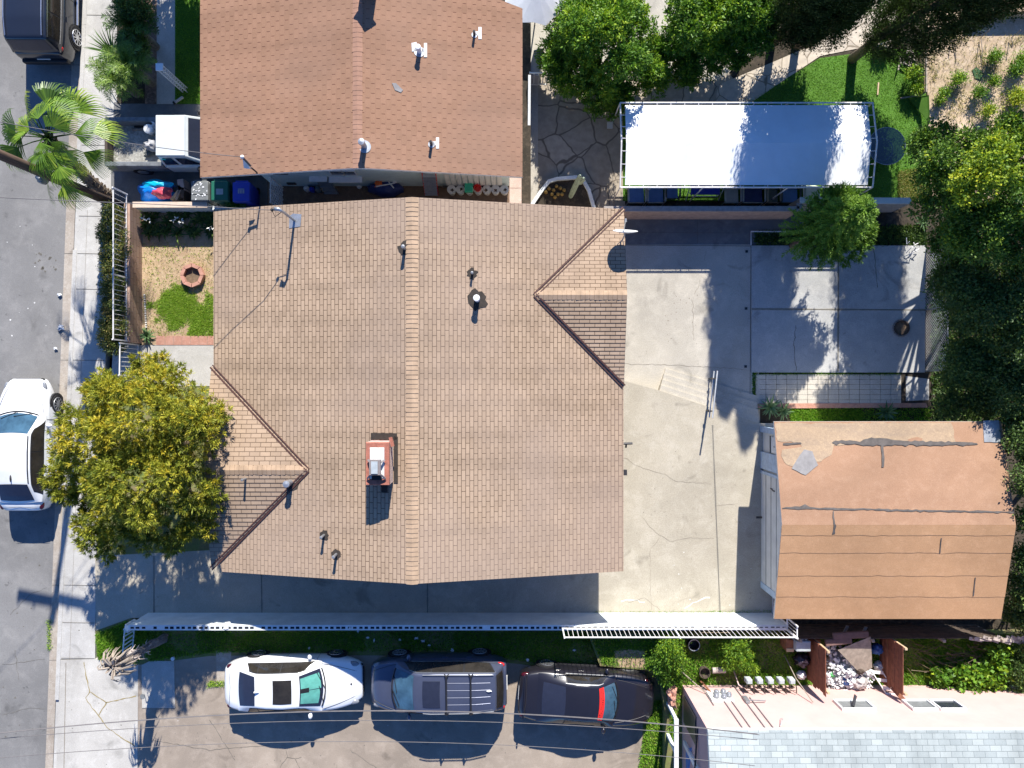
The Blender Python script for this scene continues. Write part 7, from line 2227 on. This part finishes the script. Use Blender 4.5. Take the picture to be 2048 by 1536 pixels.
# cycads and small palms in the corner bed
def cycad(label, px, py, z, n, L, leaf=.26, w=.018, e=(.15, 1.2), tint=.5, azr=None, stem=.5):
    c = P(px, py, z); t = thing('cycad', label, 'palm plant', (c.x, c.y, .01)); lv = Leaves()
    for k in range(n):
        az = k * 2.39996 if azr is None else rng.uniform(*azr)
        frond(lv, c, az, rng.uniform(*e), L * rng.uniform(.8, 1.1), leaf=leaf, w=w, bend=1.5, tint=tint + .12 * rng.normal())
    lv.build('fronds', M['leaf_cycad'], t)
    mb = MB(); mb.tube([(c.x, c.y, -.05), (c.x, c.y, z)], [.16, .13], 10); mb.build('trunk', M['bark_palm'], t)


c = P(226, 107, 1.1); t = thing('cycad', 'cycad with stiff dark fronds fanning toward the road', 'palm plant', (c.x, c.y, .01)); lv = Leaves()
rosette(lv, (c.x, c.y, 1.05), 52, 1.05, .055, .25, (.0, 1.1), .35, 4, .14); lv.build('fronds', M['leaf_cycad'], t)
mb = MB(); mb.tube([(c.x, c.y, -.05), (c.x, c.y, 1.1)], [.16, .13], 10); mb.build('trunk', M['bark_palm'], t)
cycad('feathery pale green palm below the stiff cycad', 232, 155, 1.4, 34, .95, .26, .018, (-.1, 1.3), .62)
cycad('feathery green palm against the brick path', 258, 128, 1.6, 32, .9, .26, .018, (-.1, 1.3), .55)
cycad('dark shaded palm at the top of the corner bed', 265, 50, 1.6, 30, 1.0, .26, .018, (-.1, 1.3), .25)
make_tree('shrub', 'dark shrub at the top edge of the corner bed', tuple(P(262, 5, 0)), [B(262, -10, 2.2, 34), B(280, 30, 1.6, 26), B(268, 90, 1.2, 26)], 'leaf_dark', 700, 14, .14, .09, .04, r0=.06, cat='shrub')

# hedge below the rail fence
hb = []
rr = random.Random(12)
for y in range(425, 700, 14):
    hb.append(B(216 + rr.uniform(-3, 9) + (700 - y) * .012, y, rr.uniform(.55, 1.0), rr.uniform(13, 20), rr.uniform(-.15, .25)))
    if rr.random() < .8: hb.append(B(240 + rr.uniform(-8, 8), y + 4, rr.uniform(.5, 1.15), rr.uniform(11, 17), rr.uniform(-.15, .25)))
t = thing('hedge', 'uneven hedge with reddish tips growing through the white rail fence', 'hedge', P(228, 560, 0)); lv = Leaves(); crown(lv, hb, 2600, 10, .09, .07, .03, shell=(.5, 1.05), tint=(.36, .2, .15), jag=.1, zmin=-.3); lv.build('foliage', M['leaf_hedge'], t)
mb = MB()
for c_, r_, d_ in hb[::3]: mb.tube([(c_[0], c_[1], 0), c_], [.02, .008], 4)
mb.build('stems', M['bark'], t)

# grass, weeds and ground cover
def stuff(name, label, mat, fill):
    lv = Leaves(); fill(lv); o = lv.build(name, M[mat]); return tag(o, label, 'grass', kind='stuff')


LP_ = pxpoly(lawn_px, ZY + .01)
stuff('lawn_grass', 'short green grass of the garden lawn', 'leaf_grass', lambda lv: blades(lv, LP_, ZY + .01, 60000, .05, .016, (.42, .14), lean=1.6))
stuff('lawn_grass', 'bright green grass beside the garden path', 'leaf_grass', lambda lv: blades(lv, pxpoly([(351, -60), (418, -60), (418, 206), (351, 206)], .02), .018, 16000, .05, .014, (.48, .14)))


def dpatch(x, y):
    q = 0 * x
    for a, b, r, w_ in ((355, 610, 52, 1), (405, 640, 48, 1), (350, 635, 30, .9), (415, 600, 25, .7), (330, 575, 25, .4), (300, 610, 14, .7), (315, 640, 12, .7), (380, 510, 40, .10), (330, 520, 40, .10), (300, 540, 14, .5), (420, 530, 22, .3)):
        p = P(a, b, 0); rad = r * .018; q = np.maximum(q, w_ * np.exp(-((x - p.x) ** 2 + (y - p.y) ** 2) / rad ** 2))
    n_ = .5 + .25 * np.sin(x * 7 + 2 * np.sin(y * 5)) + .25 * np.sin(y * 6 + 3 * np.sin(x * 4))
    return np.clip((q - .28 - .35 * (1 - n_)) * 2.2, .015, 1)


FY = pxpoly([(286, 486), (427, 486), (427, 671), (286, 671)], 0)
stuff('front_grass', 'bright green grass patch growing on the front yard soil', 'leaf_grass', lambda lv: blades(lv, FY, .005, 26000, .07, .018, (.78, .14), dpatch, clump=2, lean=1.5))
stuff('front_grass', 'sparse dry yellow grass on the front yard soil', 'leaf_straw', lambda lv: blades(lv, FY, .005, 1700, .06, .012, (.5, .25), lambda x, y: .35 + .4 * np.sin(x * 3.1) * np.sin(y * 2.3), clump=2))
stuff('verge_grass', 'bright weeds on the corner verge beside the dead trunk', 'leaf_grass', lambda lv: blades(lv, pxpoly([(193, 1268), (255, 1242), (300, 1262), (278, 1322), (198, 1316)], 0), .01, 9000, .10, .022, (.5, .2)))
stuff('strip_grass', 'weedy grass strip between the white block wall and the parked cars', 'leaf_grass', lambda lv: blades(lv, pxpoly([(270, 1262), (1345, 1262), (1345, 1300), (1180, 1340), (900, 1300), (600, 1302), (420, 1305), (300, 1322)], 0), .008, 42000, .09, .02, (.38, .18), lambda x, y: .35 + .5 * (np.sin(x * 1.7) * np.sin(y * 2 + x) > -.35)))
SYP = pxpoly([(1312, 1270), (2100, 1270), (2100, 1372), (1372, 1372), (1345, 1480), (1340, 1480), (1340, 1400), (1314, 1352)], ZJ)
SYP2 = pxpoly([(1182, 1274), (1320, 1274), (1316, 1345), (1290, 1336), (1205, 1328)], ZJ)
stuff('yard_weeds', 'tall sunlit weeds in the side yard above the pink house', 'leaf_grass', lambda lv: (blades(lv, SYP2, ZJ, 5000, .10, .02, (.5, .2), lambda x, y: np.where((x > P(1228, 0, ZJ).x) & (x < P(1290, 0, ZJ).x) & (y < P(0, 1298, ZJ).y), .10, .9)), blades(lv, SYP, ZJ, 34000, .16, .028, (.48, .2), lambda x, y: .4 + .6 * (np.sin(x * 2.1 + 1) * np.sin(y * 2.7 + x * .6) > -.2)), blades(lv, pxpoly([(1300, 1400), (1345, 1400), (1345, 1545), (1275, 1545)], 0), .01, 5000, .12, .024, (.55, .2))))
stuff('yard_weeds', 'dry straw coloured weeds in the side yard', 'leaf_straw', lambda lv: blades(lv, SYP, ZJ, 9000, .14, .016, (.45, .25), lambda x, y: .3 + .7 * (np.sin(x * 1.3) * np.sin(y * 3.1) > .1)))
stuff('slab_grass', 'thin moss and grass along the slab and paver joints', 'leaf_grass', lambda lv: (blades(lv, pxpoly([(1508, 744), (1800, 744), (1800, 751), (1508, 751)], ZP), ZP + .03, 1800, .05, .014, (.35, .15)), blades(lv, pxpoly([(1505, 744), (1512, 744), (1512, 800), (1505, 800)], ZP), ZP, 700, .08, .02, (.35, .15)), blades(lv, pxpoly([(1190, 1222), (1545, 1220), (1545, 1232), (1190, 1232)], 0), .006, 1400, .06, .014, (.4, .2)), blades(lv, pxpoly([(95, 1240), (103, 1240), (103, 1300), (95, 1300)], -.1), -.1, 250, .08, .02, (.8, .15)), blades(lv, pxpoly([(415, 1362), (455, 1360), (455, 1372), (415, 1374)], 0), 0, 400, .09, .02, (.8, .15))))
stuff('ground_cover', 'low yellow green ground cover in the bed above the shed', 'leaf_grass', lambda lv: blades(lv, pxpoly([(1580, 818), (1860, 816), (1860, 850), (1580, 850)], ZP), ZP, 9000, .10, .03, (.5, .2), lambda x, y: np.where(x < 12.8, 1.0, .35)))
stuff('garden_weeds', 'dry weeds scattered over the vegetable garden soil', 'leaf_straw', lambda lv: blades(lv, pxpoly([(1852, 70), (2060, 70), (2060, 250), (1960, 320), (1865, 300)], ZY + .06), ZY + .06, 2600, .11, .014, (.4, .3), lambda x, y: .25 + .6 * (np.sin(x * 3) * np.sin(y * 2.3) > .25), clump=3))
stuff('dry_grass', 'straw grass corner between the round table and the big tree', 'leaf_straw', lambda lv: blades(lv, pxpoly([(1795, 345), (1850, 330), (1862, 400), (1795, 402)], ZY), ZY + .01, 3500, .10, .016, (.4, .25)))
stuff('ivy', 'dark ground ivy in the shade beside the chain link fence', 'leaf_dark', lambda lv: blades(lv, pxpoly([(1862, 500), (2080, 500), (2080, 845), (1862, 845)], ZP), ZP, 16000, .14, .06, (.35, .3), lean=1.8))
stuff('ivy', 'dark ground ivy under the bright conifer', 'leaf_dark', lambda lv: blades(lv, pxpoly([(1510, 464), (1850, 450), (1850, 489), (1510, 489)], ZP), ZP, 7000, .12, .05, (.35, .3), lean=1.8))
stuff('leaf_litter', 'dead leaves in the shade behind the board fence', 'leaf_dry', lambda lv: blades(lv, pxpoly([(1900, 430), (2080, 430), (2080, 845), (1870, 845)], ZP), ZP + .01, 2600, .07, .04, (.4, .3), lean=3))

# single plants
def agave(label, px, py, z, n, L, W, tint, mat='leaf_agave'):
    c = P(px, py, z + .15); t = thing('agave', label, 'agave', (c.x, c.y, z)); lv = Leaves()
    for (dx, dy, k) in ((0, 0, 1.0),):
        rosette(lv, (c.x, c.y, z + .08), n, L, W, tint, (.1, 1.35), .5, 4)
    lv.build('rosette', M[mat], t); return t


agave('green agave at the end of the tan block wall by the front walk', 293, 672, .0, 26, .40, .085, .35)
agave('large pale agave clump beside the steps above the shed', 1540, 815, ZP + .1, 34, .50, .09, .6)
agave('smaller agave touching the large pale agave above the shed', 1567, 822, ZP + .1, 24, .42, .08, .45)
agave('dark agave in the bed above the middle of the shed roof', 1773, 824, ZP + .1, 26, .50, .08, .15)
agave('spiky plant in the shade below the rear wall', 1845, 445, ZP, 14, .4, .05, .2)
lvw = None
t = thing('lily_clump', 'dark leafy lilies with white flowers in the shade of the cream capped wall', 'plant', P(355, 450, 0)); lv = Leaves(); fl = Leaves(); rr = random.Random(5)
for k in range(46):
    c = P(rr.uniform(290, 428), rr.uniform(420, 468), .1); rosette(lv, (c.x, c.y, .03), 11, rr.uniform(.28, .48), .09, .35, (.5, 1.4), .7, 4)
for (a, b) in ((287, 437), (293, 440), (300, 441), (346, 440), (352, 437), (356, 444), (362, 440), (368, 446), (419, 455), (424, 459)):
    c = P(a, b, .55); fl.add(np.repeat(np.array(c)[None], 3, 0), sph(3) + np.array([0, 0, .3]), sph(3), .12, .06, .5)
lv.build('foliage', M['leaf_dark'], t); fl.build('flowers', M['plastic_white'], t)
t = thing('fern', 'small dark fern growing over the wall by the blue bin', 'plant', P(470, 405, 0)); lv = Leaves()
for k in range(16): frond(lv, P(472, 404, .7), k * 2.4, rng.uniform(.2, 1.0), .42, 20, .16, .03, 1.6, .25)
lv.build('fronds', M['leaf_cycad'], t); mb = MB(); c = P(472, 404, .6); mb.cyl((c.x, c.y, 0), (c.x, c.y, .7), .04, .03, 6); mb.build('stem', M['bark'], t)
gp = [(1988, 113, 26, .1, 'leafy garden plant nearest the shortest stake'), (2034, 137, 34, .0, 'wide green garden plant at the right edge'), (2044, 118, 20, .15, 'small green plant above the wide garden plant'), (1916, 157, 26, .2, 'bright green plant alone in the middle of the bare garden'), (1888, 185, 15, .15, 'small pale plant left of the bright garden plant'), (1988, 163, 18, .1, 'small green plant between the bright garden plant and the wide one'), (1958, 185, 22, .0, 'green bush below the bright garden plant'), (2036, 192, 40, .35, 'rounded yellow green bush at the right edge of the garden'), (1975, 222, 26, .25, 'yellow tipped bush between the garden bush and the big tree'), (1880, 200, 8, 0.2, 'tiny plant at the left of the garden soil')]
for a, b, r, dt, lb in gp:
    r *= .56
    c = P(a, b, ZY); make_tree('shrub', lb, (c.x, c.y, ZY + .06), [B(a, b, ZY + .3 + r * .006, r * .85, dt, .7), B(a - r * .3, b + r * .2, ZY + .25, r * .5, dt), B(a + r * .35, b - r * .1, ZY + .25, r * .5, dt - .1)], 'leaf_lime' if dt > .22 else 'leaf_bright', int(7 * r), 9, .14, .10, .03, r0=.02, cat='plant', shell=(.1, 1.35), jag=.25, tint=(.42, .15, .12), spread=1.2)
c = P(1956, 148, ZY); mb = MB(); mb.slab([P(1945, 140, ZY + .09), P(1953, 134, ZY + .09), P(1968, 147, ZY + .09), P(1962, 160, ZY + .09), P(1950, 156, ZY + .09)], .01); tag(mb.build('green_mat', pm('mat_green', (.03, .09, .03), .8), loc=c), 'small dark green mat lying on the bare garden soil', 'mat')
before_weeds = set(tops())
make_tree('shrub', 'bright leafy shrub between the black coupe and the pallet', tuple(P(1335, 1320, 0)), [B(1338, 1303, .7, 24, .12), B(1322, 1326, .5, 20, .0), B(1354, 1322, .5, 17, .1), B(1344, 1282, .4, 18, .0), B(1330, 1350, .3, 14, -.05)], 'leaf_bright', 800, 9, .13, .09, .035, r0=.05, cat='shrub', tint=(.45, .15, .14), jag=.16, shell=(.3, 1.15))
make_tree('shrub', 'weedy bush in the sun right of the pallet', tuple(P(1478, 1300, 0)), [B(1475, 1295, .4, 26, .0), B(1490, 1325, .35, 22, .1), B(1462, 1320, .3, 20, .05)], 'leaf_bright', 420, 11, .12, .10, .03, r0=.03, cat='shrub', tint=(.5, .15, .12), jag=.15, shell=(.4, 1.1))
make_tree('vine', 'broad leaved vine in the sun above the pink house windows', tuple(P(1975, 1350, 0)), [B(1975, 1350, .35, 28, .2, .6), B(1930, 1355, .3, 24, .1, .6), B(2005, 1330, .45, 24, .15, .6), B(1995, 1300, .5, 20, .1, .6), B(1880, 1355, .25, 18, .0, .6)], 'leaf_bright', 520, 7, .14, .15, .13, r0=.02, cat='plant', tint=(.36, .14, .12), jag=.2, shell=(.3, 1.2))
make_tree('shrub', 'dark shrub in the lower right corner above the pink wall', tuple(P(2035, 1340, 0)), [B(2040, 1335, .6, 30), B(2030, 1365, .5, 18), B(2055, 1300, .7, 30)], 'leaf_dark', 420, 12, .12, .09, .04, r0=.03, cat='shrub')
t = thing('brush_pile', 'dry branches lying in the weeds behind the pink house', 'branches', P(1870, 1320, 0)); mb = MB(); rr = random.Random(15)
for k in range(70):
    c = P(rr.uniform(1815, 1950), rr.uniform(1285, 1345), rr.uniform(.05, .4)); a = rr.gauss(-.25, .35); l = rr.uniform(.3, .9); mb.tube([c, c + V(l * .5 * math.cos(a), l * .5 * math.sin(a), .06), c + V(l * math.cos(a), l * math.sin(a), -.02)], [.012, .010, .004], 4)
mb.build('twigs', M['leaf_dry'], t)
lift(before_weeds, ZJ)
# plants in the bed by the lawn edge
make_tree('shrub', 'green plant in the narrow bed between lawn and garden boards', tuple(P(1826, 150, ZT)), [B(1826, 148, -.1, 14, .1), B(1830, 178, -.2, 12, .2), B(1775, 72, -.1, 18, .1)], 'leaf_bright', 260, 11, .1, .10, .035, r0=.02, cat='plant', tint=(.5, .15, .12), jag=.15, shell=(.4, 1.1))
mb = MB(); mb.slab([P(1818, 197, ZY + .05), P(1858, 190, ZY + .4), P(1860, 246, ZY + .35), P(1832, 215, ZY + .04)], .02); tag(mb.build('turf_flap', M['lawn'], loc=P(1840, 210, ZY)), 'raised flap of green turf beside the garden boards', 'turf')

make_tree('tree', 'leafy tree above the garden path at the top left', (-11.6, 16.4, 0), [((-11.6, 16.4, 4.6), (1.1, 1.1, 1.0), 0), ((-11.9, 15.9, 3.4), (1.2, 1.1, .9), 0), ((-11.2, 16.8, 5.4), (.8, .9, .7), 0), ((-11.7, 16.2, 2.5), (1.0, .9, .7), 0), ((-10.8, 16.9, 3.2), (.8, .8, .8), 0)], 'leaf_mid', 2600, 12, .2, .18, .08, r0=.1)
